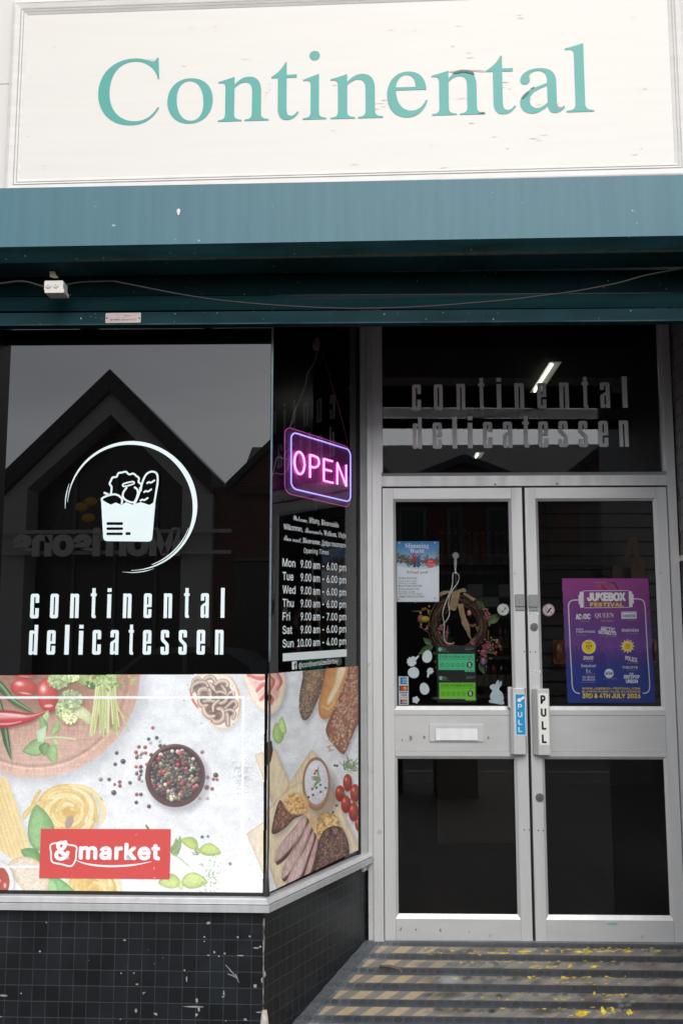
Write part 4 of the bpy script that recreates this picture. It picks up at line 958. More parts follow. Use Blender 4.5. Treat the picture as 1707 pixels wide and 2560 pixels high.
# chips on the front tiles, where the photo has them (zoom of the riser: 1.845 px per photo px)
m = MB(); rs = random.Random(9)
for (x, y, w, h) in ((962, 236, 26, 18), (943, 300, 12, 10), (943, 320, 10, 8), (1096, 300, 14, 12), (1152, 297, 12, 10), (988, 370, 12, 16), (963, 384, 20, 8), (1010, 388, 10, 12), (1036, 376, 12, 14), (1110, 386, 40, 6), (1200, 345, 16, 10), (1180, 350, 40, 7), (852, 453, 10, 12), (861, 492, 8, 34), (632, 518, 14, 10), (560, 467, 9, 9), (619, 467, 9, 9), (1176, 526, 22, 20), (1033, 560, 12, 28), (1028, 575, 16, 8), (908, 594, 14, 26), (892, 622, 110, 9), (918, 634, 14, 26), (906, 660, 16, 18), (719, 655, 22, 16), (628, 640, 16, 20), (1132, 682, 20, 14), (20, 571, 36, 14), (99, 560, 8, 8), (185, 366, 12, 12), (215, 233, 8, 8), (576, 315, 18, 8), (410, 408, 5, 5), (752, 397, 5, 5), (1042, 688, 8, 8), (1195, 648, 40, 7), (683, 358, 5, 5), (6, 669, 10, 8), (1210, 500, 14, 30), (1220, 470, 12, 30)):
    u0, u1, v0, v1 = A.bx((x-w/2)/1.845, 2180+(y-h/2)/1.845, (x+w/2)/1.845, 2180+(y+h/2)/1.845, 0.026)
    k = 9; q = [((u0+u1)/2+(u1-u0)/2*math.cos(6.283*i/k)*rs.uniform(.5, 1.15), (v0+v1)/2+(v1-v0)/2*math.sin(6.283*i/k)*rs.uniform(.5, 1.15)) for i in range(k)]
    m.poly(A, q, 0.0256)
for (a, b) in (((1040, 428), (1105, 510)), ((1048, 470), (1092, 490)), ((1085, 470), (1100, 512))):
    a_ = np.array(A.P(*A.uv(a[0]/1.845, 2180+a[1]/1.845, .026), .0255)); b_ = np.array(A.P(*A.uv(b[0]/1.845, 2180+b[1]/1.845, .026), .0255)); m.tube([a_, (a_+b_)/2+.001, b_], [.0012, .0024, .0008], seg=4)
m.build('chipped_glaze_marking', pm('bare_chip', C(146, 147, 146), rough=0.85, var=0.25, vscale=(50, 50, 50)), riser)

win = thing('display_window', 'shop display window with black upper glass, pale sill and a slanting return pane', 'shop window', A.P(-0.6, ZS, 0))
def sweep(prof, ua0, ur1, name, mats, parent, matidx=None):
    m = MB(); rows = []
    for (nn, v) in prof:
        c = corner(nn+0.055, nn+0.036); rows.append((A.P(ua0, v, nn+0.055), (c[0], c[1], v), R.P(ur1, v, nn+0.036)))
    for i in range(len(prof)-1):
        a, b = rows[i], rows[i+1]; l = math.dist(prof[i], prof[i+1]); mt = matidx[i] if matidx else 0
        m.add([a[0], a[1], b[1], b[0]], [(0, 1, 2, 3)], mt, [(ua0, 0), (0, 0), (0, l), (ua0, l)])
        m.add([a[1], a[2], b[2], b[1]], [(0, 1, 2, 3)], mt, [(0, 0), (ur1, 0), (ur1, l), (0, l)])
    return m.build(name, mats, parent)
zt = A.V(300, 2236, 0.0)
sweep([(-0.05, ZS), (-0.001, ZS), (0, ZS+0.001), (0, ZS+0.0235), (-0.001, ZS+0.0245), (-0.012, ZS+0.0245), (-0.012, ZS+0.0285), (-0.003, ZS+0.0285), (-0.004, ZS+0.030), (-0.018, zt-0.004), (-0.020, zt-0.001), (-0.046, zt)], -1.6, uRe, 'window_sill', ALU_V, win)
sweep([(-0.046, zt), (-0.047, zt+0.010), (-0.054, zt+0.012)], -1.6, uRe, 'glazing_gasket', DARK, win)
ZTOP = CAM_Z+1.56
u_end = R.U(893, 1400)
m = MB(); m.box(A, -1.5, -0.003, zt+0.008, ZTOP, -0.012, 0.0, {'*': 0}); m.build('front_pane', BLACKGLASS, win)
m = MB(); m.box(R, 0.004, u_end, zt+0.008, ZTOP, -0.010, 0.0, {'front': 0, '*': 1}); m.build('return_pane', [GLASS, clearmat('pane_edge', (0.975, 0.99, 0.985))], win)
m = MB(); m.box(R, 0.03, u_end+0.05, zt, ZTOP, -0.26, -0.25, 0); m.build('black_backing_board', pm('black_board', C(14, 13, 13), rough=0.25, var=0.3), win)
m = MB(); c0 = corner(0.001, 0.001)
zs_ = np.linspace(zt, ZTOP, 60); rs = random.Random(2)
m.tube([(c0[0]+0.002, c0[1], z) for z in zs_ if z > CAM_Z-0.06], 0.0046, seg=6); m.tube([(c0[0]+0.002+rs.uniform(-.001, .001), c0[1], z) for z in zs_ if z <= CAM_Z-0.06], 0.0052, seg=6, mat=1)
m.tube([(c0[0]-0.003, c0[1]+.001, zt+.002), (c0[0]-0.001, c0[1], zt+.06), (c0[0]+.001, c0[1]-.001, zt+.14)], [.015, .009, .003], seg=6, mat=1)
m.build('corner_joint', [pm('green_glass_edge', C(104, 122, 128), rough=0.2, var=0.25, vscale=(2, 2, 30)), pm('perished_sealant', C(72, 70, 66), rough=0.7, var=0.4, vscale=(40, 40, 40))], win)
m = MB(); m.box(R, u_end, R.U(899, 1400), zt-0.01, ZTOP, -0.012, 0.003, 0); m.build('glazing_strip', DARK, win)
m = MB(); m.box(R, R.U(899, 1400)+.0005, R.U(918, 1500), ZS-0.03, ZTOP, -0.012, 0.012, 0); m.build('end_upright', ALU2, win, bevel=0.003)

# pale printed graphic on both panes
gr = thing('food_graphic', 'pale printed window film of chopping board, peppercorns and pasta under the black glass', 'window graphic', A.P(-0.5, zt, 0.002))
PR = attrmat('printed_film', k=0.97, rough=0.42)
pf = paint_front()
pf.C = np.where(((pf.Y < 62+(pf.X < 0)*0)[..., None]), pf.C, pf.C)
hide = (pf.Y < 62-0.0047*(pf.X-0)) | (pf.Y > 1280+pf.X*0.006) | (pf.X > 1484-0.0085*(pf.Y-50))
pf.sheet('front_print', A, r1, 0.0025, PR, gr, skip=hide)
pr_ = paint_return()
topy = 157+(pr_.X-110)*-0.09; boty = 2118-(pr_.X-95)*0.475
hide = (pr_.Y < topy) | (pr_.Y > boty) | (pr_.X > 913) | (pr_.X < 104-0.008*(pr_.Y-100))
hide |= (((pr_.X-118)/16)**2+((pr_.Y-370)/34)**2 < 1)
pr_.sheet('return_print', R, r2, 0.0025, PR, gr, skip=hide)
m = MB()
u0, v1 = A.uv(*r1(231, 923), .004); u1, v1b = A.uv(*r1(958, 924), .004); ua, v0 = A.uv(*r1(221, 1199), .004); ub, v0b = A.uv(*r1(951, 1205), .004)
m.poly(A, [(ua, v0), (ub, v0b), (u1, v1b), (u0, v1)], .0045)
m.build('red_label', pm('faded_red_label', C(216, 88, 85), rough=0.4, var=0.05, vscale=(3, 3, 3), specks=(C(240, 190, 188), 60, 0.74)), gr)
m = MB()
text_fit(m, A, '&', (*r1(306, 990), *r1(398, 1102)), .0062, bold=0.06)
text_fit(m, A, 'market', (*r1(443, 1001), *r1(899, 1099)), .0062, bold=0.085, spacing=1.09)
def ribbon(mb, F, pts, w, n, mat=0, closed=False, conv=lambda x, y: (x, y)):
    P = [np.array(F.uv(*conv(*q), n)) for q in pts]; k = len(P); ws = w if isinstance(w, (list, tuple)) else [w]*k
    ws = np.interp(np.linspace(0, 1, k), np.linspace(0, 1, len(ws)), ws)
    L = []; Rr = []
    for i in range(k):
        a = P[i-1] if (closed or i > 0) else P[i]; b = P[(i+1) % k] if (closed or i < k-1) else P[i]
        t = b-a; t = t/(np.linalg.norm(t)+1e-12); nn_ = np.array([-t[1], t[0]]); L.append(P[i]+nn_*ws[i]/2); Rr.append(P[i]-nn_*ws[i]/2)
    v = [F.P(*q, n) for q in L+Rr]; f = []
    for i in range(k if closed else k-1):
        j = (i+1) % k; f.append((k+i, k+j, j, i))
    mb.add(v, f, mat); return mb
PX = 3.72/2489                                                       # metres per photo pixel on the front glass
ribbon(m, A, smooth_closed([(286, 1012), (340, 1000), (372, 992), (378, 1010), (428, 1022), (428, 1060), (424, 1098), (400, 1132), (350, 1122), (294, 1108), (288, 1060)], 4), 9/2.24*PX, .0055, closed=True, conv=r1)
ribbon(m, A, smooth([(424, 1098), (480, 1118), (560, 1130), (660, 1132), (760, 1124), (852, 1106)], 6), [2/2.24*PX, 9/2.24*PX, 11/2.24*PX, 10/2.24*PX, 2/2.24*PX], .0058, conv=r1)
m.build('label_lettering', pm('label_white', C(246, 240, 240), rough=0.45), gr)

# ---- shop name lettering on the black glass
let = thing('window_lettering', 'pale mint two-line shop name lettering low on the black front glass', 'lettering', A.P(-0.6, A.V(300, 1637), 0.001))
for ch, x0, x1, y0, y1 in (('c', 172, 220, 525, 663), ('o', 283, 329, 525, 662), ('n', 395, 443, 525, 661), ('t', 509, 541, 494, 661), ('i', 602, 624, 494, 661), ('n', 690, 737, 524, 661), ('e', 806, 850, 523, 661), ('n', 918, 964, 523, 661), ('t', 1031, 1062, 493, 660), ('a', 1125, 1170, 522, 660), ('l', 1237, 1258, 492, 660),
                           ('d', 165, 213, 699, 867), ('e', 264, 312, 729, 866), ('l', 364, 389, 699, 866), ('i', 443, 467, 699, 866), ('c', 519, 567, 728, 866), ('a', 619, 665, 728, 866), ('t', 721, 750, 698, 866), ('e', 801, 848, 728, 866), ('s', 901, 947, 728, 866), ('s', 1001, 1047, 728, 866), ('e', 1102, 1149, 727, 866), ('n', 1205, 1252, 727, 866)):
    m = MB(); cond_letter(m, A, ch, (*z6(x0, y0), *z6(x1, y1)), 0.002); m.build('letter', VINYL, let)
# ---- emblem
emb = thing('grocery_bag_emblem', 'pale mint emblem of a filled grocery bag inside an open brushed ring', 'emblem', A.P(-0.6, A.V(300, 1350), 0.001))
def arc(cx, cy, r, a0, a1, k=60): return [(cx+r*math.cos(math.radians(a0+(a1-a0)*i/k)), cy+r*math.sin(math.radians(a0+(a1-a0)*i/k))) for i in range(k+1)]
m = MB(); W1 = PX/2.24
ribbon(m, A, arc(736, 1045, 357, 184, 450, 90), [2*W1, 10*W1, 15*W1, 22*W1, 23*W1, 30*W1, 26*W1, 14*W1, 9*W1, 2*W1], .002, conv=z5)
ribbon(m, A, arc(737, 1043, 370, 178, 200, 20), [2*W1, 6*W1, 2*W1], .0022, conv=z5)
ribbon(m, A, arc(733, 1046, 345, 20, 70, 30), [2*W1, 6*W1, 7*W1, 3*W1], .0022, conv=z5)
ribbon(m, A, arc(738, 1048, 366, 70, 98, 20), [1*W1, 5*W1, 4*W1, 1*W1], .0022, conv=z5)
m.build('brushed_ring', VINYL, emb)
m = MB()
def zuv(pts): return [A.uv(*z5(*q), .002) for q in pts]
bag = rnd([(567, 1000), (590, 1018), (622, 1034), (650, 1022), (682, 1036), (706, 1020), (742, 1034), (790, 1020), (838, 1036), (872, 1016), (852, 1241, 22), (580, 1238, 24)][::-1])
holes = [rrect(598, 1132, 690, 1148, 7), rrect(598, 1161, 690, 1176, 7), rrect(597, 1190, 689, 1205, 7), rrect(704, 1188, 733, 1204, 7)]
m.poly(A, zuv(bag)[::-1], .002, 0, [zuv(h) for h in holes]); m.build('paper_bag', VINYL, emb)
m = MB(); w = 11*W1
ribbon(m, A, smooth([(574, 1012), (572, 1000), (600, 985), (640, 976), (668, 985), (685, 1005), (682, 1032)], 5), w, .0024, conv=z5)
ribbon(m, A, smooth([(582, 966), (596, 972), (612, 978)], 4), w, .0024, conv=z5)
sc = []
for i in range(8):
    a0 = math.radians(175+i*27.5); cx, cy = 704+82*math.cos(a0), 930+72*math.sin(a0); sc.append((cx+(6 if i % 2 else -4)*math.cos(a0), cy+(6 if i % 2 else -4)*math.sin(a0))); a1 = math.radians(175+i*27.5+14); sc.append((704+90*math.cos(a1), 930+80*math.sin(a1)))
ribbon(m, A, smooth([(622, 978)]+sc+[(786, 936)], 4), w, .0022, conv=z5)
m.build('lettuce', VINYL, emb)
m = MB()
ribbon(m, A, smooth([(712, 936), (692, 965), (690, 990), (708, 1010), (744, 1022), (760, 1010), (772, 975), (770, 950), (752, 935)], 5), w, .0026, conv=z5)
ribbon(m, A, smooth_closed([(692, 918), (745, 905), (748, 918), (696, 932)], 3), w*.8, .0028, closed=True, conv=z5); m.build('onion', VINYL, emb)
m = MB()
ribbon(m, A, smooth([(752, 1034), (775, 985), (800, 905), (820, 865), (850, 849), (878, 860), (884, 900), (874, 970), (864, 1028)], 6), w, .003, conv=z5)
for (x, y) in ((822, 910), (805, 960), (785, 1008)): ribbon(m, A, smooth([(x, y+6), (x+12, y-2), (x+26, y), (x+46, y-14)], 4), w*.9, .003, conv=z5)
m.build('baguette', VINYL, emb)

# ---- opening hours on the return glass
hrs = thing('opening_hours_lettering', 'white opening hours and welcome greetings on the dark return glass', 'lettering', R.P(0.2, R.V(780, 1660), 0.001))
hv = pm('white_vinyl_letters', C(226, 234, 236), rough=0.45, var=0.04)
def L7(mb, t, x0, x1, yb0, yb1, h0, h1, **k): text_line(mb, R, t, z7(x0, yb0), z7(x1, yb1), h0/2.613, h1/2.613, 0.0015, **k)
m = MB()
L7(m, script('Welcome,'), 243, 338, 1308, 1324, 38, 34, fn=None); L7(m, 'Witamy,', 347, 417, 1326, 1334, 38, 34, bold=.012); L7(m, serif('Bienvenido'), 427, 540, 1338, 1357, 36, 34, fn=None)
L7(m, 'Willkommen,', 181, 304, 1366, 1382, 36, 32, bold=.02); L7(m, script('Benvenuto,'), 320, 434, 1388, 1403, 36, 34, fn=None); L7(m, serif('Welkom,'), 443, 528, 1407, 1418, 34, 32, fn=None); L7(m, 'Vítejte', 537, 588, 1420, 1426, 34, 32, bold=.02)
L7(m, script('Bun venit,'), 181, 297, 1438, 1455, 36, 34, fn=None); L7(m, serif('Bienvenue,'), 306, 422, 1455, 1468, 34, 32, fn=None); L7(m, 'Добро пожаловать', 430, 588, 1472, 1488, 34, 30, bold=.02)
m.build('greeting_lettering', hv, hrs)
m = MB(); L7(m, 'Opening Times', 313, 474, 1521, 1533, 32, 30, bold=.02, spacing=1.15); m.build('heading_lettering', hv, hrs)
for k, (d, t, yl, yr) in enumerate((('Mon', '9.00 am - 6.00 pm', 1608, 1641), ('Tue', '9.00 am - 6.00 pm', 1697, 1722), ('Wed', '9.00 am - 6.00 pm', 1785, 1802), ('Thu', '9.00 am - 6.00 pm', 1873, 1881), ('Fri', '9.00 am - 7.00 pm', 1961, 1961), ('Sat', '9.00 am - 6.00 pm', 2050, 2040), ('Sun', '10.00 am - 4.00 pm', 2139, 2120))):
    f = lambda x: yl+(yr-yl)*(x-175)/(588-175)
    xd = {'Mon': 256, 'Tue': 244, 'Wed': 257, 'Thu': 246, 'Fri': 222, 'Sat': 236, 'Sun': 245}[d]; xt = 271 if d == 'Sun' else 292
    m = MB(); L7(m, d, 174, xd, f(174), f(xd), 51, 49, bold=.036); m.build('day_lettering', hv, hrs)
    X_ = glyphs(t)[0][:, 0]; e0, e1 = X_.min(), X_.max(); pos = 0
    for wd in t.split(' '):
        end = t.index(wd, pos)+len(wd); pos = end
        w1 = glyphs(t[:end])[0][:, 0].max(); w0 = w1-np.ptp(glyphs(wd)[0][:, 0]); xa = xt+(588-xt)*(w0-e0)/(e1-e0); xb = xt+(588-xt)*(w1-e0)/(e1-e0)
        m = MB(); L7(m, wd, xa, xb, f(xa), f(xb), 49-5*(xa-xt)/(588-xt), 49-5*(xb-xt)/(588-xt), bold=.036); m.build('hours_lettering', hv, hrs)
m = MB(); m.poly(R, [R.uv(*z7(*q), .0015) for q in ((175, 2230), (592, 2198), (592, 2150), (175, 2178))], .0015)
m.build('underline_bar', hv, hrs)
m = MB(); L7(m, '@continentaldelibirtley', 279, 537, 2272, 2240, 33, 30, bold=.014)
fq = [R.uv(*z7(*q), .0015) for q in ((235, 2284), (267, 2280), (267, 2229), (235, 2232))]
m.poly(R, fq, .0015, 0); L7(m, 'f', 250, 264, 2283, 2281, 42, 42, mat=1, bold=.04)
m.build('social_lettering', [hv, BLACKP], hrs)
m = MB(); text_line(m, R, 'f', z7(248, 2282), z7(264, 2280), 41/2.613, 41/2.613, 0.0022, bold=.05); m.build('badge_lettering', pm('badge_dark', C(24, 22, 22), rough=.4), hrs)

# ---- neon sign hanging inside the return glass
ns = thing('neon_open_sign', 'lit pink neon OPEN sign on clear acrylic hanging behind the return glass', 'neon sign', R.P(0.25, R.V(775, 1140), -0.06))
NN = -0.06
def nuv(x, y, n=NN): return np.array(R.uv(*z7(x, y), n))
def bil(tl, tr, br, bl, a, b):
    t = nuv(*tl)*(1-a)+nuv(*tr)*a; u = nuv(*bl)*(1-a)+nuv(*br)*a; return t*(1-b)+u*b
def rr_path(tl, tr, br, bl, r, k=6, asp=1.45):
    ra, rbb = r/asp, r; out = []
    for (cx, cy, a0) in ((1-ra, rbb, -90), (1-ra, 1-rbb, 0), (ra, 1-rbb, 90), (ra, rbb, 180)):
        for i in range(k+1):
            t = math.radians(a0+90*i/k); out.append(tuple(bil(tl, tr, br, bl, cx+ra*math.cos(t), cy+rbb*math.sin(t))))
    return out
Q1 = ((193, 692), (620, 832), (620, 1226), (193, 1130)); Q2 = ((224, 730), (612, 850), (612, 1190), (224, 1100))
PINK = pm('pink_neon', C(255, 190, 245), rough=0.4, emit=(1.0, 0.17, 0.66, 1), es=3.2); VIO = pm('violet_neon', C(200, 200, 255), rough=0.4, emit=(0.40, 0.36, 1.0, 1), es=1.0)
m = MB(); m.prism(R, rr_path(*Q1, .13)[::-1], NN-0.008, NN-0.002, 0)
m.build('acrylic_panel', clearmat('glow_tinted_acrylic', (0.97, 0.93, 0.97), (0.7, 0.26, 0.62, 1), 0.19), ns)  # pink glow of the tubes put into the clear panel's colour
m = MB(); q = rr_path(*Q1, .13); m.tube([R.P(*a, NN-0.004) for a in q+q[:1]], 0.0011, seg=5, cap=False); m.build('glowing_panel_edge', pm('pink_edge', C(200, 120, 180), rough=.3, emit=(0.8, .12, .45, 1), es=0.5), ns)
m = MB(); q = rr_path(*Q2, .12); m.tube([R.P(*a, NN+0.004) for a in q+q[:1]], 0.0029, seg=7, cap=False); m.build('violet_border_tube', VIO, ns)
LT = [[arc(277, 935, 1, 0, 360, 24)], [[(346, 1030), (346, 880)], [(346, 882), (375, 890), (398, 905), (404, 930), (396, 955), (372, 964), (346, 956)]], [[(436, 905), (436, 1050), (494, 1064)], [(436, 908), (492, 924)], [(436, 975), (486, 988)]], [[(524, 1074), (524, 934), (582, 1084), (582, 948)]]]
LT[0] = [[(277+33*math.cos(t), 935+72*math.sin(t)+9*math.cos(t)) for t in np.linspace(0, 6.2832, 26)]]
for strokes in LT:
    m = MB()
    for st in strokes:
        pp = [R.P(*nuv(*a), NN+0.005) for a in (smooth(st, 4) if len(st) > 4 and len(st) < 10 else st)]
        m.tube(pp, 0.0043, seg=8)
    m.build('letter', PINK, ns)
CORD = pm('white_cord', C(190, 186, 180), rough=0.5); CORDB = pm('brown_cord', C(150, 120, 104), rough=0.6)
def cpath(pts, n=NN+0.004): return [R.P(*nuv(*a, n), n) for a in smooth(pts, 6)]
m = MB(); m.tube(cpath([(220, 700), (250, 640), (258, 590), (290, 500), (322, 420), (345, 340), (380, 280), (388, 235), (405, 195)]), 0.0022, seg=5)
m.tube(cpath([(222, 700), (246, 600), (275, 540), (318, 440), (332, 350), (372, 290), (400, 220)], NN+.008), 0.0016, seg=5)
m.tube(cpath([(222, 910), (180, 905), (140, 898), (120, 960), (100, 1045)]), 0.0018, seg=5); m.tube(cpath([(205, 850), (190, 880), (203, 930), (200, 985), (170, 1008), (130, 1000), (108, 1010)]), 0.0015, seg=5)
m.build('power_cord', CORD, ns)
m = MB(); m.tube(cpath([(602, 820), (560, 650), (500, 440), (430, 205), (412, 195)]), 0.0017, seg=5); m.tube(cpath([(410, 190), (470, 110), (560, 30)]), 0.001, seg=5); m.build('hanging_cord', CORDB, ns)
hk = MB(); hk.disc(R, *R.uv(*z7(405, 155), -0.012), 0.02, -0.03, -0.012, ry=.028); hk.tube([R.P(*R.uv(*z7(408, 175), -.03), -.03), R.P(*R.uv(*z7(408, 200), -.045), -.045), R.P(*R.uv(*z7(414, 192), -.055), -.058)], .003, seg=6)
tag(hk.build('suction_hook', pm('hook_plastic', C(170, 160, 146), rough=0.4)), 'small pale suction hook at the top of the return glass', 'hook')

# ---- ceiling of the recess and header above the panes
structure(gbox(MB(), -1.6, 1.7, 3.66, 4.62, ZTOP+.002, ZTOP+.06).build('recess_ceiling', pm('recess_ceiling_paint', C(24, 23, 22), rough=.8, var=.2)))
# ================================================================== SHUTTER
u0s, u1s = -1.56, 1.36
sh = thing('roller_shutter', 'teal metal roller shutter box with perforated curtain raised across the shopfront', 'shutter', B.P(0, CAM_Z+1.1, 0))
vt, vb = B.V(853, 454.0), B.V(853, 603.2)
vch = B.V(853, 646, -0.045)
prof = [(-0.33, vt+0.02), (0, vt), (0, vb), (-0.045, vb-0.043), (-0.175, vb-0.047), (-0.175, vb+0.1)]
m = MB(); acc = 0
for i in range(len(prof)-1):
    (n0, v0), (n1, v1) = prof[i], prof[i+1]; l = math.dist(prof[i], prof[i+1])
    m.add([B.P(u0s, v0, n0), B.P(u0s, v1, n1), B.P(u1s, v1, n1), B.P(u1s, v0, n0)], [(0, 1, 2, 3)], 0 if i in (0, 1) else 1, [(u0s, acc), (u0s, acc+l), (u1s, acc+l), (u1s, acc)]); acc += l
m.build('shutter_housing', [TEAL, pm('teal_underside_shade', C(30, 70, 77), rough=0.6, ior=1.2, col2=C(25, 48, 48), vscale=(4, 4, 30), specks=(C(150, 150, 135), 70, 0.74))], sh)  # chamfer and soffit in darker teal: shade of down-facing faces put into colour
m = MB(); rs = random.Random(15); gp = np.linspace(-1.1, 1.3, 220); hh = [.004+.004*rs.random()+.006*max(0, math.sin(x*2.1+.6)) for x in gp]
for i in range(219):
    a, b = gp[i], gp[i+1]; f0 = lambda t: (vb-.043*t, -.045*t)
    q = []
    for x, t in ((a, .96), (b, .96), (b, .96-hh[i+1]/.062), (a, .96-hh[i]/.062)): v_, n_ = f0(t); q.append(B.P(x, v_-.0003, n_+.0004))
    m.add(q, [(0, 1, 2, 3)])
m.build('grime_streak_marking', pm('algae_grime', C(58, 62, 46), rough=.9, var=.5, vscale=(30, 30, 30)), sh)
PERF = perfmat('perforated_steel', C(18, 50, 54))
def cuv(x, y, n=0): return CU.uv(x, y, n)
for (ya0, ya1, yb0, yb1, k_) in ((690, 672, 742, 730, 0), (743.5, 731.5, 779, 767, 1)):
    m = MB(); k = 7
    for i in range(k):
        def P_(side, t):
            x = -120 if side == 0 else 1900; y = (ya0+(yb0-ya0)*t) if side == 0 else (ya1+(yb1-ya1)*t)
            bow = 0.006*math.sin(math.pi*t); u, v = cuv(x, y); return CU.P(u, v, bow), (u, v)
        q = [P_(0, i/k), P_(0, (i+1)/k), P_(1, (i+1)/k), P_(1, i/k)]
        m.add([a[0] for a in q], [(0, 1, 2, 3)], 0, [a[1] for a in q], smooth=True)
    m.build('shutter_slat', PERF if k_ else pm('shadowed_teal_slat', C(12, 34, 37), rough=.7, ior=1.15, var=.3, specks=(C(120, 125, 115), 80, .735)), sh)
m = MB(); rail = [cuv(-120, 784.2, .01), cuv(1900, 769.2, .01), cuv(1900, 801.2, .01), cuv(-120, 815.6, .01)]
m.prism(CU, rail[::-1], -0.03, 0.012); m.build('bottom_rail', TEALD, sh, bevel=0.002)
lip = [cuv(-120, 812.6, .013), cuv(1900, 798.2, .013), cuv(1900, 801.4, .013), cuv(-120, 815.8, .013)]
m = MB(); m.prism(CU, lip[::-1], 0.0125, 0.0165); m.build('worn_rail_lip', pm('worn_teal_edge', C(58, 86, 88), rough=0.7, ior=1.2, col2=C(30, 60, 64), vscale=(7, 7, 7)), sh)
zr = lambda x, y: (240+x/5.6, 690+y/5.6)
pl = MB(); u0, u1, v0, v1 = CU.bx(*zr(138, 518), *zr(632, 657), .013); pl.prism(CU, rrect(u0, v0, u1, v1, .004), .0125, .0145)
plate = pl.build('maker_plate', pm('steel_plate', C(176, 160, 158), rough=0.4, metal=0.3, var=0.2, vscale=(20, 20, 20)), sh)
m = MB(); text_fit(m, CU, 'BLAYDON - 0191 414 3117', (*zr(205, 598), *zr(566, 622)), .0150, bold=.02); text_fit(m, CU, 'GATE 0', (*zr(395, 548), *zr(495, 566)), .0150); m.build('plate_lettering', BLACKP, plate)
m = MB()
for x in (157, 609): m.disc(CU, *cuv(*zr(x, 588), .015), .0028, .0145, .0165, seg=12)
m.build('rivet', pm('rusty_rivet', C(90, 64, 56), rough=.6), plate)
JB = pm('white_pvc', C(214, 208, 202), rough=0.45, var=0.1, vscale=(30, 30, 30))
jx = lambda x, y: (x/5.227, 680+y/5.227); JN = -0.08
jb = thing('junction_box', 'white plastic junction box with two round knockouts under the shutter box', 'junction box', B.P(*B.uv(140, 730, JN), JN))
m = MB(); u0, u1, v0, v1 = B.bx(*jx(582, 112), *jx(830, 240), JN); m.prism(B, rrect(u0, v0, u1, v1, .006), JN-.05, JN); m.build('box_body', JB, jb, bevel=.002)
m = MB(); u0, u1, v0, v1 = B.bx(*jx(592, 226), *jx(845, 276), JN); m.prism(B, rrect(u0, v0, u1, v1, .004), JN-.055, JN+.004); m.build('box_lid', JB, jb, bevel=.0015)
for x, y in ((637, 180), (735, 175)):
    m = MB(); c = B.uv(*jx(x, y), JN); m.disc(B, *c, .0105, JN, JN+.003); m.disc(B, *c, .0075, JN+.003, JN+.005); m.disc(B, *c, .0016, JN+.005, JN+.006, mat=1, seg=8); m.build('knockout', [JB, BLACKP], jb)
m = MB(); q = [B.uv(*jx(*a), JN-.03) for a in ((655, 60), (705, 78), (768, 72), (735, 40), (722, -10), (650, -10))]; m.prism(B, q if q[0][0] < q[2][0] else q[::-1], JN-.034, JN-.03); m.build('fixing_tape', pm('old_tape', C(170, 156, 130), rough=.7), jb)
def cable(pts, r, n): m = MB(); m.tube([B.P(*B.uv(*p_, n), n) for p_ in smooth(pts, 8)], r, seg=7); return m
CN = -0.12
tag(cable([(285, 703), (330, 712), (400, 726), (470, 739), (560, 752), (700, 764), (854, 771), (990, 769.5), (1100, 764), (1181, 757.5), (1270, 750), (1344, 740.6), (1420, 731), (1480, 720.5), (1550, 706), (1616, 687.8), (1708, 671), (1800, 660)], .0034, CN).build('sagging_cable', CABLE), 'long dark cable sagging across the underside of the shutter', 'cable')
tag(cable([(-140, 712), (-60, 711), (0, 709), (40, 704), (66, 704.5), (88, 710), (104, 715), (114, 716)], .004, JN-.02).build('feed_cable', CABLE), 'short grey cable running into the white junction box', 'cable')
tag(cable([(166, 712), (200, 706), (240, 704), (285, 703)], .003, CN).build('link_cable', CABLE), 'dark cable leaving the white junction box toward the shutter soffit', 'cable')

# ================================================================== FASCIA SIGN
up = thing('upper_wall', 'cream painted boarded wall around the fascia sign', 'wall', S.P(0, CAM_Z+1.3, -0.03))
m = MB()
for (v0, v1) in ((CAM_Z+1.40, S.V(10, 210, -.02)-.0015), (S.V(10, 210, -.02)+.0015, CAM_Z+3.4)): m.box(S, -2.4, 2.4, v0, v1, -.2, -.02)
m.build('boarding', CREAM, up, bevel=.002)
sg = thing('fascia_sign', 'cream fascia sign board with large teal serif lettering and moulded frame', 'sign', S.P(0, CAM_Z+1.7, 0))
iu0 = (S.U(71, 39)+S.U(52, 449))/2; iu1 = (S.U(1692, 405)+S.U(1659, 0))/2; iv0 = (S.V(52, 449)+S.V(1692, 405))/2; iv1 = (S.V(71, 39)+S.V(1164, 0))/2
ir = (iu0, iu1, iv0, iv1)
def grow(r, d): return (r[0]-d, r[1]+d, r[2]-d, r[3]+d)
SIGNP = pm('weathered_sign_paint', C(220, 215, 208), rough=0.42, col2=C(217, 212, 205), vscale=(2, 2, 30), bump=0.10, bscale=30)
m = MB(); m.box(S, iu0, iu1, iv0, iv1, -.02, 0.0); m.build('sign_board', SIGNP, sg)
m = MB()
st = [(0, 0, .004), (.004, .004, .010), (.013, .012, .010), (.015, .006, .006), (.0165, .010, .014), (.024, .017, .014), (.026, .010, .010), (.028, .014, .020), (.050, .024, .022), (.054, .022, .012), (.062, .010, .006), (.064, .006, -.018)]
st = [(a, b*.55 if b > 0 else b, c*.55 if c > 0 else c) for a, b, c in st]
for (a, n0, n1), (b, _, _) in zip(st[:-1], st[1:]): m.ring(S, grow(ir, b), grow(ir, a), n1, n0)
m.build('moulded_frame', pm('dirty_cream_moulding', C(219, 215, 211), rough=0.5, col2=C(209, 204, 198), vscale=(7, 7, 30), bump=.1, bscale=50), sg)
TL_ = pm('teal_vinyl_letters', C(71, 159, 149), rough=0.4, var=0.07, vscale=(5, 5, 14), bump=.12, bscale=26)
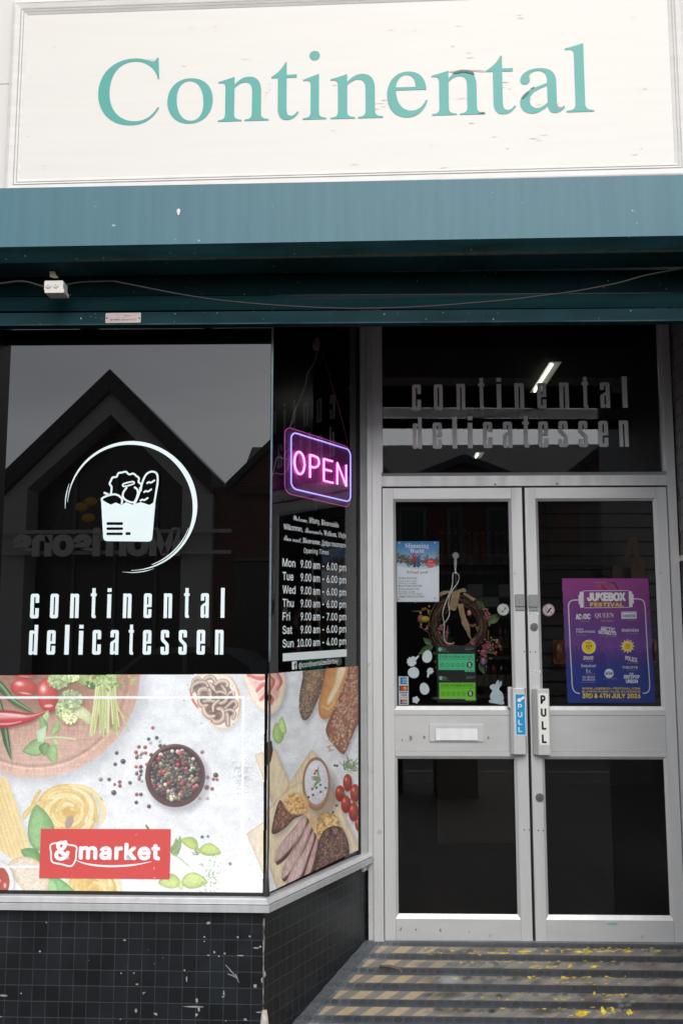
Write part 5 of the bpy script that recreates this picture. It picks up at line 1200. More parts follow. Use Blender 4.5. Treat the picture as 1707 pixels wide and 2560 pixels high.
LB = (('C', 452, 265, 733, 578, z1), ('o', 769, 356, 977, 569, z1), ('n', 1002, 349, 1234, 558, z1), ('t', 1245, 283, 1372, 552, z1), ('i', 1390, 233, 1498, 549, z1), ('n', 1517, 336, 1757, 546, z1), ('e', 208, 325, 394, 541, z2), ('n', 413, 320, 656, 530, z2), ('t', 662, 253, 797, 526, z2), ('a', 817, 309, 1020, 522, z2), ('l', 1026, 196, 1152, 515, z2))
for ch, x0, y0, x1, y1, cv in LB:
    m = MB(); w = x1-x0; d = w*.026/2
    if ch == 'i':
        yt = 338+d; poly_fit(m, S, SERIF['i'], (*cv(x0, yt), *cv(x1, y1-d)), .0015)
        dd = [(math.cos(6.283*k/28), math.sin(6.283*k/28)) for k in range(28)]; poly_fit(m, S, [dd], (*cv(1420, 233), *cv(1468, 276)), .0015)
    else: poly_fit(m, S, SERIF[ch], (*cv(x0, y0+d), *cv(x1, y1-d)), .0015)
    m.build('letter', TL_, sg)
# flaking paint: thin lifted slivers on the board, and lifted vinyl on the last letters
m = MB(); rs = random.Random(12)
for (x, y, w) in ((690, 275, 90), (990, 123, 20), (845, 305, 30), (1125, 272, 60), (1240, 387, 24), (1238, 412, 22), (1225, 425, 30), (1220, 440, 14), (1535, 392, 40), (1530, 600, 30), (205, 760, 34), (210, 772, 20), (130, 627, 40), (140, 357, 30), (1140, 337, 20), (880, 126, 20), (250, 218, 30)):
    u, v = S.uv(*z1(x, y)); l = w/1.836*3.7/2489; m.poly(S, [(u-l/2, v), (u, v-.0012*rs.uniform(.5, 1.2)), (u+l/2, v+.0004), (u, v+.0008)], .0012)
for (x, y, w) in ((225, 137, 24), (535, 120, 40), (338, 140, 20), (820, 84, 50), (815, 70, 30), (590, 265, 50), (585, 243, 30), (550, 453, 70), (750, 378, 60), (735, 402, 40), (770, 408, 24), (700, 352, 26), (850, 355, 30), (985, 478, 60), (990, 490, 40), (1000, 500, 60), (905, 480, 40), (830, 462, 34), (930, 620, 60), (880, 636, 60), (905, 645, 40), (700, 628, 40), (595, 565, 40), (1335, 77, 20), (1345, 710, 40), (410, 668, 20), (195, 460, 50), (175, 475, 60), (190, 490, 40), (160, 500, 40), (1390, 408, 30), (760, 682, 20), (470, 770, 60), (60, 755, 60), (1375, 682, 20), (510, 213, 20), (530, 330, 80), (625, 325, 70)):
    u, v = S.uv(*z2(x, y)); l = w/1.836*3.7/2489; m.poly(S, [(u-l/2, v-.0004), (u-l*.1, v-.0015*rs.uniform(.5, 1.3)), (u+l/2, v+.0006), (u, v+.0010)], .0022)
m.build('flaking_paint_marking', pm('flaked_paint', C(212, 205, 198), rough=0.8, var=0.3, vscale=(30, 30, 30)), sg)
zp = lambda x, y: (1100+x/3.92, 100+y/3.92)
m = MB()
for pts, n in (([(110, 330), (150, 312), (200, 296), (270, 300), (320, 310), (335, 345), (290, 330), (230, 318), (170, 330)], .004), ([(790, 580), (830, 530), (880, 490), (870, 520), (820, 570)], .004), ([(365, 728), (410, 708), (436, 712), (432, 722)], .003), ([(880, 478), (930, 455), (900, 490)], .003)):
    q = [S.uv(*zp(*a)) for a in pts]; m.poly(S, q, n)
m.build('lifted_vinyl', pm('lifted_vinyl_fold', C(10, 104, 84), rough=0.4, var=0.3, vscale=(30, 30, 30)), sg)
m = MB()
for pts in ([(70, 312), (130, 300), (240, 290), (440, 300), (438, 318), (330, 310), (120, 322)], [(860, 600), (880, 560), (884, 590)]):
    q = [S.uv(*zp(*a)) for a in pts]; m.poly(S, q, .0012)
m.build('bare_wood_patch', pm('bare_board', C(214, 200, 190), rough=0.85, var=0.25, vscale=(40, 40, 40)), sg)
m = MB(); c = B.uv(447, 530); q = [(c[0]+.006*math.cos(t)*(1+.3*math.sin(3*t)), c[1]+.013*math.sin(t)) for t in np.linspace(0, 6.28, 15)[:-1]]; m.poly(B, q, .0016)
m.build('bare_paint_chip_marking', pm('white_chip', C(226, 218, 212), rough=.7), sh)
m = MB(); q2 = [(c[0]-.002+.007*math.cos(t)*(1+.2*math.sin(2*t)), c[1]+.001+.0145*math.sin(t)) for t in np.linspace(0, 6.28, 15)[:-1]]; m.poly(B, q2, .0010)
m.build('chip_halo_marking', pm('grey_chip', C(110, 116, 118), rough=.7), sh)

# ================================================================== DOORWAY
fr = thing('door_frame', 'aluminium door frame with black glazed transom light above the double doors', 'door frame', D.P(0.7, RZ0, 0))
zb = RZ0-0.01
def dr(x, y, n=0.0): return D.U(x, y, n)
m = MB(); m.box(D, dr(931, 1400), dr(954.5, 1400), zb-0.02, ZTOP, -0.06, 0.015); m.build('jamb', ALU, fr, bevel=.003)
m = MB(); m.box(D, dr(918, 1400), dr(931, 1400)-.0005, zb-0.04, ZTOP, -0.06, 0.004); m.build('jamb_strip', ALU2, fr, bevel=.003)
jr0, jr1 = dr(1670, 1320), dr(1690.5, 1320)
m = MB(); m.box(D, jr0, jr1, zb-.03, ZTOP, -0.06, 0.015); m.build('jamb', ALU, fr, bevel=.003)
jl1 = dr(954.5, 1400)
tv0, tv1 = D.V(1300, 1215.5), D.V(1300, 1190)
m = MB(); m.box(D, jl1+.0005, jr0-.0005, tv0, tv1, -.05, .012); m.build('transom_bar', ALU, fr, bevel=.003)
gv = D.V(1300, 1181, -.02)
m = MB(); m.add([D.P(jl1, tv1, .006), D.P(jr0, tv1, .006), D.P(jr0, gv, -.02), D.P(jl1, gv, -.02)], [(0, 1, 2, 3)])
m.box(D, jl1, jl1+.006, gv, ZTOP, -.02, -.002); m.box(D, jr0-.012, jr0, gv, ZTOP, -.02, -.002); m.build('glazing_bead', ALU2, fr)
m = MB(); _k = .0060*(ZTOP-gv)
m.add([D.P(jl1, gv-.004, -.022), D.P(jr0, gv-.004, -.022), D.P(jr0, ZTOP, -.022+_k), D.P(jl1, ZTOP, -.022+_k)], [(0, 1, 2, 3)], 0)
m.add([D.P(jr0, gv-.004, -.028), D.P(jl1, gv-.004, -.028), D.P(jl1, ZTOP, -.028+_k), D.P(jr0, ZTOP, -.028+_k)], [(0, 1, 2, 3)], 1); tp = m.build('transom_pane', [glassmat('transom_glass', ior=1.78), clearmat('pane_edge', (0.975, 0.99, 0.985))], fr)
m = MB(); m.box(D, jl1+.001, jr0-.001, zb+.0, tv0+.01, -.055, -.05); 
rb_ = MB(); rb_.box(D, jl1, jr0, tv0-.012, tv0+.002, -.05, -.03); rb_.build('shadow_gap_strip', DARK, fr)  # dark strip in place of the shadow gap above the doors
for (x, y) in ((1237, 1211), (1392, 1209)):
    m = MB(); m.disc(D, *D.uv(x, y, .013), .004, .012, .014, seg=10); m.build('screw_head', DARK, fr)

tl = thing('transom_lettering', 'frosted grey two-line shop name lettering on the transom light', 'lettering', D.P(0.7, D.V(1300, 1120), -.02))
for ch, x0, x1, y0, y1 in (('c', 284, 326, 306, 428), ('o', 387, 429, 305, 427), ('n', 494, 535, 302, 425), ('t', 597, 627, 275, 423), ('i', 684, 706, 274, 423), ('n', 769, 814, 299, 421), ('e', 876, 919, 297, 420), ('n', 981, 1026, 296, 418), ('t', 1087, 1118, 269, 417), ('a', 1174, 1220, 295, 417), ('l', 1278, 1302, 267, 416),
                           ('d', 287, 330, 462, 611), ('e', 381, 425, 486, 610), ('l', 475, 497, 459, 609), ('i', 547, 570, 457, 608), ('c', 620, 664, 483, 607), ('a', 714, 758, 482, 606), ('t', 806, 838, 455, 605), ('e', 882, 928, 480, 604), ('s', 977, 1021, 478, 603), ('s', 1072, 1115, 478, 603), ('e', 1166, 1212, 478, 602), ('n', 1264, 1308, 476, 601)):
    m = MB(); cond_letter(m, D, ch, (*z8(x0, y0), *z8(x1, y1)), -.0165); m.build('letter', VINYLG, tl)

# ---- the two doors
DOORS = {}
def door(tag_label, u0, u1, us0, us1, gx, side):
    """u0..u1 leaf, us0..us1 opening between the stiles"""
    v0, v1 = D.V(1137, 2353), D.V(1137, 1220)
    d = thing('entrance_door', tag_label, 'door', D.P((u0+u1)/2, v0, 0))
    a0, a1 = D.V(1130, 1775), D.V(1130, 1246.5)        # upper opening
    b0, b1 = D.V(1130, 2298), D.V(1130, 1890.5)        # lower opening
    p0, p1 = D.V(1130, 1878.5), D.V(1130, 1787.5)      # middle panel
    for (x0, x1) in ((u0, us0), (us1, u1)):
        m = MB(); m.box(D, x0, x1, v0, v1, -.045, 0); m.build('stile', ALU, d, bevel=.0018)
    e = .0008
    for (y0, y1) in ((a1, v1), (p1, a0), (b1, p0), (v0, b0)):
        m = MB(); m.box(D, us0+e, us1-e, y0, y1, -.045, -.001); m.build('rail', ALU2, d, bevel=.0015)
    m = MB(); m.box(D, us0+e, us1-e, p0+e, p1-e, -.03, -.004); m.build('middle_panel', ALU2, d, bevel=.001)
    gn = -.022; i = .0125
    for nm, (y0, y1) in (('upper', (a0, a1)), ('lower', (b0, b1))):
        m = MB(); m.ring(D, (us0, us1, y0, y1), (us0+i, us1-i, y0+.0165 if nm == 'upper' else y0+.019, y1-i), -.002, -.012); m.build('glazing_bead', ALU_V, d)
        m = MB(); m.ring(D, (us0+i, us1-i, y0+.0165 if nm == 'upper' else y0+.019, y1-i), (us0+i+.003, us1-i-.003, y0+.021, y1-i-.003), -.012, -.021); m.build('gasket', DARK, d)
        m = MB(); m.box(D, us0+.004, us1-.004, y0+.004, y1-.004, gn-.006, gn, {'front': 0, '*': 1}); m.build('glass_pane', [GLASS, clearmat('pane_edge', (0.975, 0.99, 0.985))], d)
    return d
LU = (dr(958.5, 1700), dr(1315, 1700)); RU = (dr(1322.5, 1700), dr(1684.5, 1700))
ld = door('aluminium glazed door with a letterbox and the blue vertical sticker on its handle', LU[0], LU[1], dr(985.5, 1775), dr(1287.8, 1700), None, 0)
rd = door('aluminium glazed door without letterbox, with white sticker on handle and purple poster in glass', RU[0], RU[1], dr(1351, 1775), dr(1661, 1775), None, 1)
GP = D.V(1130, 2353)
m = MB(); m.box(D, LU[1]+.0005, RU[0]-.0005, GP, D.V(1130, 1222), -.045, -.03); m.build('meeting_seal', DARK, rd)
# letterbox
def bxp(F, b, n): return F.bx(*b, n)
m = MB(); o = bxp(D, (1073.4, 1811, 1207.8, 1853.8), .004); i_ = bxp(D, (1088, 1820, 1194, 1851), .004)
m.ring(D, o, i_, .004, .004); m.ring(D, (o[0]-.0005, o[1]+.0005, o[2]-.0005, o[3]+.0005), o, -.003, .004); m.box(D, i_[0], i_[1], i_[2], i_[3], -.004, .0005); lb = m.build('letterbox', ALU, ld)
m = MB(); m.add([D.P(i_[0]+.001, i_[3]-.001, .004), D.P(i_[0]+.001, i_[2]+.001, .011), D.P(i_[1]-.001, i_[2]+.001, .011), D.P(i_[1]-.001, i_[3]-.001, .004), D.P(i_[0]+.001, i_[2]+.001, .006), D.P(i_[1]-.001, i_[2]+.001, .006)], [(0, 1, 2, 3), (1, 4, 5, 2)])
m.build('letter_flap', ALU_V, lb)
# pull handles
def handle(par, b, lean):
    u0, u1, v0, v1 = bxp(D, b, .04); m = MB()
    w = u1-u0; pr = [(u0+w*.0, .018), (u0+w*.14, .042), (u1-w*.14, .042), (u1, .018)] if lean == 0 else [(u0, .012), (u0+w*.24, .042), (u1-w*.08, .042), (u1, .012)]
    top = [D.P(u, v1, n) for u, n in pr]; bot = [D.P(u, v0, n) for u, n in pr]; k = len(pr)
    m.add(bot+top, [(i, (i+1), k+i+1, k+i) for i in range(k-1)]+[tuple(range(k, 2*k)), tuple(range(k))[::-1], (k-1, 0, k, 2*k-1)])
    m.box(D, u0+w*.3, u1-w*.3, v0+.02, v1-.02, .0005, .017)
    return m.build('pull_handle', ALU, par, bevel=.0012), (u0, u1, v0, v1)
hl, hlb = handle(ld, (1277, 1720.5, 1317.5, 1886), 0)
m = MB(); m.box(D, dr(1268, 1740), dr(1278, 1740), D.V(1273, 1768), D.V(1273, 1717), .001, .02); m.build('handle_bracket', ALU2, ld, bevel=.001)
hr, hrb = handle(rd, (1333.5, 1722.5, 1377, 1887.5), 1)
# locks, latch plates, screws
GALV = pm('galvanised_plate', C(150, 152, 152), rough=0.5, metal=0.3, var=0.28, vscale=(160, 160, 160), detail=2)
for par, b in ((ld, (1287, 1485.7, 1310, 1526)), (rd, (1320.6, 1486.7, 1343.7, 1527))):
    u0, u1, v0, v1 = bxp(D, b, .004); m = MB(); m.prism(D, rrect(u0, v0+.018, u1, v1, .005), .0005, .012); m.prism(D, [(u0+.001, v0), (u1-.001, v0), (u1-.001, v0+.0175), (u0+.001, v0+.0175)], .0005, .006); m.build('latch_plate', GALV, par, bevel=.0008)
for (x, y, r) in ((1334.7, 1567, 9.5), (1348.7, 1993.8, 9.8)):
    m = MB(); c = D.uv(x, y, .006); rr = r*4.5/2489; m.disc(D, *c, rr, .0005, .006); m.disc(D, *c, rr*.7, .006, .008); m.disc(D, c[0], c[1]-rr*.15, rr*.34, .008, .0095, seg=14)
    m.box(D, c[0]-.0008, c[0]+.0008, c[1]-rr*.45, c[1]+.001, .0095, .0098, 1); m.build('lock_cylinder', [pm('worn_chrome', C(140, 140, 138), rough=.3, metal=.7, var=.2, vscale=(120, 120, 120)), BLACKP], rd)
for par, pts in ((ld, ((1309.7, 2074.5), (1322.4, 2075), (1310, 1629), (1309, 1524))), (rd, ((1344.9, 2076), (1357, 2076.5), (1325, 1629.5), (1337.3, 1630)))):
    for (x, y) in pts:
        m = MB(); c = D.uv(x, y, .001); m.disc(D, *c, .0046, .0002, .0012, seg=12); m.disc(D, *c, .0026, .0012, .0016, mat=1, seg=10); m.build('screw_head', [ALU_V, BLACKP], par)
# grime and scuffs on the aluminium
m = MB(); rs = random.Random(6)
SC_ = []
for (x, y, w, h) in ((1026, 1845, 11, 16), (1060, 1843, 7, 10), (1220, 1845, 8, 9), (1005, 1850, 6, 6), (1002, 2322, 5, 12), (1039, 2324, 6, 10), (1101, 2326, 7, 12), (1172, 2329, 3, 7), (1000, 2325, 6, 4)):
    u0, u1, v0, v1 = bxp(D, (x-w/2, y-h/2, x+w/2, y+h/2), 0); k = 9
    q = [((u0+u1)/2+(u1-u0)/2*math.cos(6.283*j/k)*rs.uniform(.3, 1.1), (v0+v1)/2+(v1-v0)/2*math.sin(6.283*j/k)*rs.uniform(.3, 1.1)) for j in range(k)]; m.poly(D, q, .0004)
m.build('scuff_marking', pm('scuffed_metal', C(132, 130, 126), rough=.7, var=.3, vscale=(90, 90, 90)), ld)

# ---- stickers and notices. Slips on the inside of the glass sit just behind it.
GI = -.0285-.0012                                                    # behind the door glass
def zo(x, y): return D.uv(*q5(x, y), GI)
def slip(name, label, cat, pts, mat, n=GI, group=None, thick=.0006):
    m = MB(); m.prism(D, pts, n-thick, n, back=False); return tag(m.build(name, mat), label, cat, group)
def egg(cx, cy, rx, ry, rot, conv=zo):
    out = []
    for k in range(28):
        t = 6.2832*k/28; x = rx*math.cos(t)*(1+.10*math.sin(t)); y = ry*math.sin(t); c, s_ = math.cos(rot), math.sin(rot)
        out.append(conv(cx+x*c-y*s_, cy+x*s_+y*c))
    return out
def blob(cx, cy, r, n, amp, conv=zo, sy=1.0):
    return [conv(cx+r*(1+amp*math.cos(n*t))*math.cos(t), cy+r*sy*(1+amp*math.cos(n*t))*math.sin(t)) for t in np.linspace(0, 6.2832, 49)[:-1]]
slip('egg_sticker', 'white egg sticker tilted on the door glass, topmost of the three eggs', 'sticker', egg(500, 1730, 48, 62, .2), WHITE2, group='white spring stickers')
slip('egg_sticker', 'white egg sticker on the door glass just above the card payment strip', 'sticker', egg(367, 1887, 56, 54, .5), WHITE2, group='white spring stickers')
slip('egg_sticker', 'white egg sticker beside the lower green hygiene notice', 'sticker', egg(472, 2045, 46, 60, -.25), WHITE2, group='white spring stickers')
slip('flower_sticker', 'small plain white five-petal flower sticker at the foot of the door glass', 'sticker', blob(388, 2155, 33, 5, .13), WHITE2, group='white spring stickers')
bq = [zo(x, y) for x, y in ((360, 1725), (385, 1738), (418, 1716), (420, 1730), (400, 1755), (385, 1775), (396, 1790), (384, 1808), (370, 1812), (376, 1826), (352, 1824), (340, 1832), (326, 1818), (312, 1820), (312, 1800), (296, 1790), (306, 1772), (300, 1756), (318, 1750), (320, 1734), (340, 1740))]
slip('bouquet_sticker', 'white ragged flower bouquet sticker touching an egg sticker', 'sticker', bq, WHITE2, group='white spring stickers')
bq2 = [zo(x, y) for x, y in ((520, 1842), (536, 1838), (548, 1846), (560, 1852), (556, 1866), (564, 1880), (550, 1890), (544, 1902), (528, 1898), (520, 1920), (506, 1940), (496, 1930), (502, 1906), (498, 1896), (506, 1888), (492, 1876), (504, 1866), (502, 1852))]
slip('bouquet_sticker', 'small white flower bunch sticker with short stalk below the top egg', 'sticker', bq2, WHITE2, group='white spring stickers')
bun = [(1196, 1958), (1204, 1975), (1205, 1990), (1222, 1968), (1230, 1975), (1226, 2005), (1212, 2030), (1204, 2040), (1206, 2062), (1226, 2076), (1242, 2104), (1250, 2140), (1246, 2166), (1255, 2178), (1248, 2198), (1214, 2200), (1160, 2190), (1120, 2184), (1104, 2176), (1104, 2160), (1122, 2152), (1114, 2130), (1120, 2096), (1136, 2072), (1126, 2050), (1112, 2038), (1116, 2016), (1140, 2002), (1168, 1998), (1178, 1978)]
slip('bunny_sticker', 'pale frosted sitting rabbit sticker in the lower corner of the door glass', 'sticker', [zo(*q) for q in smooth_closed(bun, 3)], pm('frosted_white', C(206, 216, 226), rough=.5, col2=C(190, 204, 216), vscale=(40, 40, 40)))
# card strip
cs = thing('card_payment_sticker', 'vertical white sticker strip of four card payment logos', 'sticker', D.P(*zo(269, 2210), GI))
def qb(x0, y0, x1, y1): return (*q5(x0, y0), *q5(x1, y1))
def rect(mb, b, n, mat=0, F=D): u0, u1, v0, v1 = F.bx(*b, n); mb.poly(F, [(u0, v0), (u1, v0), (u1, v1), (u0, v1)], n, mat)
N1, N2, N3 = GI+.0004, GI+.0007, GI+.0010
m = MB(); rect(m, qb(220, 1925, 318, 2210), GI); m.build('strip', WHITE2, cs)
PC = [pm('card_blue', C(30, 140, 200), rough=.5), pm('card_black', C(30, 24, 28), rough=.5), pm('card_red', C(226, 60, 40), rough=.5), pm('card_orange', C(246, 160, 50), rough=.5), pm('card_navy', C(40, 60, 130), rough=.5), WHITE2, pm('card_green', C(60, 150, 90), rough=.5)]
m = MB(); rect(m, qb(236, 1934, 302, 2000), N1, 0); text_fit(m, D, 'AM', qb(258, 1945, 300, 1965), N2, 5, bold=.03); text_fit(m, D, 'EX', qb(262, 1970, 300, 1990), N2, 5, bold=.03)
rect(m, qb(228, 2016, 310, 2066), N1, 1); m.disc(D, *D.uv(*q5(254, 2041), N2), 20/3.92*4.5/2489, N1, N2, 2); m.disc(D, *D.uv(*q5(284, 2041), N2), 20/3.92*4.5/2489, N1, N2+.0001, 3)
rect(m, qb(228, 2080, 308, 2088), N1, 4); rect(m, qb(228, 2126, 308, 2134), N1, 3); text_fit(m, D, 'VISA', qb(240, 2096, 300, 2118), N1, 4, bold=.035, shear=.15)
for k, c in enumerate((4, 2, 6)): rect(m, qb(236+23*k, 2152, 257+23*k, 2196), N1, c)
text_fit(m, D, 'JCB', qb(240, 2164, 300, 2182), N2, 5, bold=.02); m.build('logo_lettering', PC, cs)
# hygiene notices
def hyg(label, y0, dx, green):
    h = thing('hygiene_rating_notice', label, 'notice', D.P(*zo(785+dx, y0+270), GI), 'food hygiene rating notices')
    m = MB(); rect(m, qb(588+dx, y0, 976+dx, y0+279), GI); m.build('black_card', pm('notice_black', C(16, 18, 18), rough=.4), h)
    m = MB(); q = [(608+dx, y0+81), (962+dx, y0+81), (965+dx, y0+256), (868+dx, y0+256), (866+dx, y0+238), (610+dx, y0+237)]
    m.poly(D, [zo(*a) for a in q], N1); m.build('green_panel', green, h)
    m = MB(); text_fit(m, D, 'FOOD HYGIENE RATING', qb(626+dx, y0+97, 942+dx, y0+121), N2, bold=.012); rect(m, qb(609+dx, y0+132, 962+dx, y0+134.5), N2)
    for k in range(5):
        c = (648+dx+50.5*k, y0+189); ringp = [(c[0]+18*math.cos(t), c[1]+19*math.sin(t)) for t in np.linspace(0, 6.2832, 25)[:-1]]; inn = [(c[0]+15.5*math.cos(t), c[1]+16.5*math.sin(t)) for t in np.linspace(0, 6.2832, 25)[:-1]]
        m.poly(D, [zo(*a) for a in ringp], N2, 0, [[zo(*a) for a in inn]]); text_fit(m, D, str(k), qb(c[0]-(3 if k == 1 else 6), c[1]-9, c[0]+(3 if k == 1 else 6), c[1]+9), N2)
    c = (914+dx, y0+188); m.poly(D, [zo(c[0]+29*math.cos(t), c[1]+30*math.sin(t)) for t in np.linspace(0, 6.2832, 31)[:-1]], N2); text_fit(m, D, '5', qb(c[0]-13, c[1]-19, c[0]+13, c[1]+19), N3, 1, bold=.08)
    m.poly(D, [zo(902+dx, y0+134), zo(922+dx, y0+134), zo(912+dx, y0+144)], N2); text_fit(m, D, 'VERY GOOD', qb(884+dx, y0+241, 948+dx, y0+250), N2)
    m.build('notice_lettering', [BLACKP, WHITE2], h)
    m = MB(); m.poly(D, [zo(624+dx+17*math.cos(t), y0+36+21*math.sin(t)) for t in np.linspace(0, 6.2832, 25)[:-1]], N1, 0)
    for k, w_ in enumerate((668, 690, 678)): text_fit(m, D, ('Food', 'Standards', 'Agency')[k], qb(643+dx, y0+18+12*k, w_+dx, y0+27+12*k), N1, 1)
    text_fit(m, D, 'food.gov.uk/ratings', qb(643+dx, y0+54, 712+dx, y0+60), N1, 1)
    for k in range(3): text_fit(m, D, ('The food hygiene', 'rating scheme', 'food.gov.uk')[k], qb(872+dx, y0+20+9*k, (958, 950, 930)[k]+dx, y0+26+9*k), N1, 1)
    m.build('agency_lettering', [pm('agency_teal', C(110, 200, 190), rough=.5), pm('agency_grey', C(190, 200, 200), rough=.5)], h)
hyg('black notice with sea-green FOOD HYGIENE RATING 5 panel, directly above the lime green one', 1624, 0, pm('sea_green', C(84, 200, 150), rough=.45, var=.04))
hyg('black notice with lime green FOOD HYGIENE RATING 5 panel, directly below the sea-green one', 1905, 8, pm('lime_green', C(122, 206, 48), rough=.45, var=.04))
# no smoking discs
ns1 = thing('round_sticker', 'white round sticker seen from its back beside the wreath', 'sticker', D.P(*zo(1243, 1328), GI))
m = MB(); m.disc(D, *zo(1243, 1270), 57/3.92*4.5/2489, GI-.0006, GI, seg=36); m.build('disc', pm('sticker_back', C(214, 214, 210), rough=.5, var=.14, vscale=(90, 90, 90)), ns1)
m = MB(); m.poly(D, [zo(*a) for a in ((1226, 1292), (1266, 1246), (1274, 1254), (1234, 1300))], N1, 0); m.poly(D, [zo(*a) for a in ((1200, 1240), (1212, 1228), (1290, 1304), (1280, 1314))], N1, 1); m.build('faint_cigarette_marking', [pm('faint_black', C(84, 84, 80), rough=.5), pm('faint_grey', C(226, 226, 224), rough=.5)], ns1)
ns2 = thing('no_smoking_sticker', 'pink-ringed round no smoking sticker beside the purple poster', 'sticker', D.P(*D.uv(*q6(303, 1280), GI), GI))
def z6o(x, y): return D.uv(*q6(x, y), GI)
cir = lambda r, k=40: [z6o(303+r*math.cos(t), 1222+r*1.0*math.sin(t)) for t in np.linspace(0, 6.2832, k+1)[:-1]]
m = MB(); m.poly(D, cir(58), GI); m.build('disc', pm('sticker_pale', C(226, 220, 222), rough=.5), ns2)
m = MB(); m.poly(D, cir(58), N1, 0, [cir(46)]); m.poly(D, [z6o(*a) for a in ((266, 1190), (273, 1183), (341, 1252), (334, 1260))], N1, 0); m.poly(D, [z6o(*a) for a in ((283, 1246), (322, 1196), (332, 1204), (294, 1256))], N2, 1)
m.poly(D, [z6o(*a) for a in ((268, 1212), (276, 1206), (284, 1240), (276, 1250))], N2, 2); m.build('cigarette_marking', [pm('pink_ring', C(206, 150, 176), rough=.5), BLACKP, pm('faint_grey2', C(150, 140, 146), rough=.5)], ns2)
# PULL stickers
def pull(label, b, hb, base, tx, ink, border=None, arrow=False):
    u0, u1, v0, v1 = bxp(D, b, .0425); t = thing('pull_sticker', label, 'sticker', D.P((u0+u1)/2, v0, .0425))
    m = MB(); m.poly(D, [(u0, v0), (u1, v0), (u1, v1), (u0, v1)], .0428); 
    m.build('label_sheet', WHITE2 if border else base, t)
    if border:
        m = MB(); d_ = .0028; m.poly(D, [(u0+d_, v0+d_), (u1-d_, v0+d_), (u1-d_, v1-d_), (u0+d_, v1-d_)], .0431); m.build('blue_field', base, t)
    m = MB()
    for ch, bb in tx: text_fit(m, D, ch, bb, .0434, bold=.035 if border else .085)
    if arrow:
        q = [(1292, 1750), (1297, 1744), (1298, 1747), (1307, 1741), (1310, 1742), (1310, 1746), (1301, 1752), (1301, 1755), (1294, 1755)]; m.poly(D, [D.uv(*a, .0434) for a in q], .0434)
    m.build('letter', ink, t)
pull('blue sticker with white vertical PULL letters and arrow on a door handle', (1287, 1734, 1313.5, 1838.5), hlb, pm('sign_blue', C(16, 146, 196), rough=.4, var=.04), (('P', (1294, 1760, 1304, 1772.5)), ('U', (1294, 1780, 1304.5, 1793)), ('L', (1295, 1799.5, 1304.5, 1812)), ('L', (1295, 1818, 1305, 1830))), WHITE2, True, True)
pull('white sticker with bold black vertical PULL letters on a door handle', (1346.4, 1733, 1370.6, 1862.5), hrb, pm('aged_white_label', C(232, 232, 226), rough=.5, var=.06, vscale=(14, 14, 14)), (('P', (1350, 1738, 1363, 1760)), ('U', (1351, 1771, 1365, 1792)), ('L', (1353, 1803, 1365, 1824.5)), ('L', (1353.5, 1836, 1365.8, 1858))), BLACKP)
for (b, lab) in (((1319, 1531.5, 1345.5, 1538), 'tiny white PULL sticker above the door lock cylinder'), ((1324, 1676.5, 1351, 1683), 'tiny white PULL sticker lower down, below the door lock cylinder')):
    t = thing('small_pull_sticker', lab, 'sticker', D.P(*D.uv(b[0], b[3], .001), .001)); m = MB(); rect(m, b, .0008); m.build('label_sheet', WHITE2, t)
    m = MB(); text_fit(m, D, 'PULL', (b[0]+3, b[1]+1.2, b[2]-3, b[3]-1.2), .0012, bold=.02); m.build('pull_lettering', NAVY, t)
m = MB(); c = D.uv(1530, 2308, .001); m.disc(D, *c, .0265, 0.0, .002, seg=30, ry=.0068); bd = m.build('maker_badge', pm('badge_grey', C(168, 184, 184), rough=.4), rd)
m = MB(); text_fit(m, D, 'Alumatic', (1519, 2305, 1541, 2311), .0026, bold=.01); m.build('badge_lettering', pm('badge_teal', C(96, 150, 156), rough=.5), bd)

# slimming club poster
sp = thing('club_poster', 'white and blue sky slimming club poster with handwritten class times', 'poster', D.P(*zo(406, 1192), GI))
p = Paint(196, 600, 616, 1194, 3.0, (228, 230, 238), 3)
t = np.clip((p.Y-600)/250, 0, 1)[..., None]; sk = np.array((44, 112, 178))*(1-t)+np.array((196, 220, 238))*t
cl = fbm(p.h, p.w, 30, 50, 4, 4); sk = sk*(1+.12*(cl-.5))[..., None]
curve = 838+34*np.sin(np.clip((p.X-196)/420, 0, 1)*math.pi*.92)+0*p.X; mk = (p.Y < curve)[..., None]; p.C = np.where(mk, sk, p.C)
rs = p.rs
for k in range(420):
    x = rs.uniform(196, 616); y = 800+rs.normal(0, 22)-(30 if x < 300 else 0); 
    if y < 836+30*math.sin((x-196)/420*2.9) : p.ell(x, y, rs.uniform(4, 11), rs.uniform(4, 9), [(98, 80, 54), (74, 68, 46), (120, 94, 60), (60, 58, 46)][k % 4], a=.85)
for k in range(40): p.stroke([(616, 800-k*3), (616-rs.uniform(10, 50), 760-k*2.5)], [2, 1], (90, 80, 70), a=.5, sm=False)
p.poly([(360, 745), (392, 740), (396, 795), (392, 850), (366, 850), (356, 800)], (176, 36, 50)); p.poly([(396, 748), (426, 752), (430, 800), (424, 850), (398, 850)], (60, 90, 160))
p.stroke([(364, 752), (345, 730), (330, 700)], [13, 10, 8], (186, 40, 54)); p.stroke([(424, 756), (440, 735), (450, 706)], [12, 9, 7], (70, 100, 170)); p.poly([(360, 795), (392, 795), (388, 855), (362, 855)], (50, 58, 88)); p.poly([(398, 798), (428, 798), (424, 855), (402, 855)], (56, 70, 104))
p.ell(374, 732, 13, 16, (70, 42, 34)); p.ell(408, 738, 13, 15, (96, 60, 44)); p.ell(376, 736, 7, 9, (206, 160, 140)); p.ell(407, 741, 7, 9, (214, 170, 150))
p.ell(536, 815, 44, 43, (214, 40, 52))
p.sheet('poster_sheet', D, q5, GI, attrmat('poster_paper', k=.9, rough=.5), sp)
m = MB()
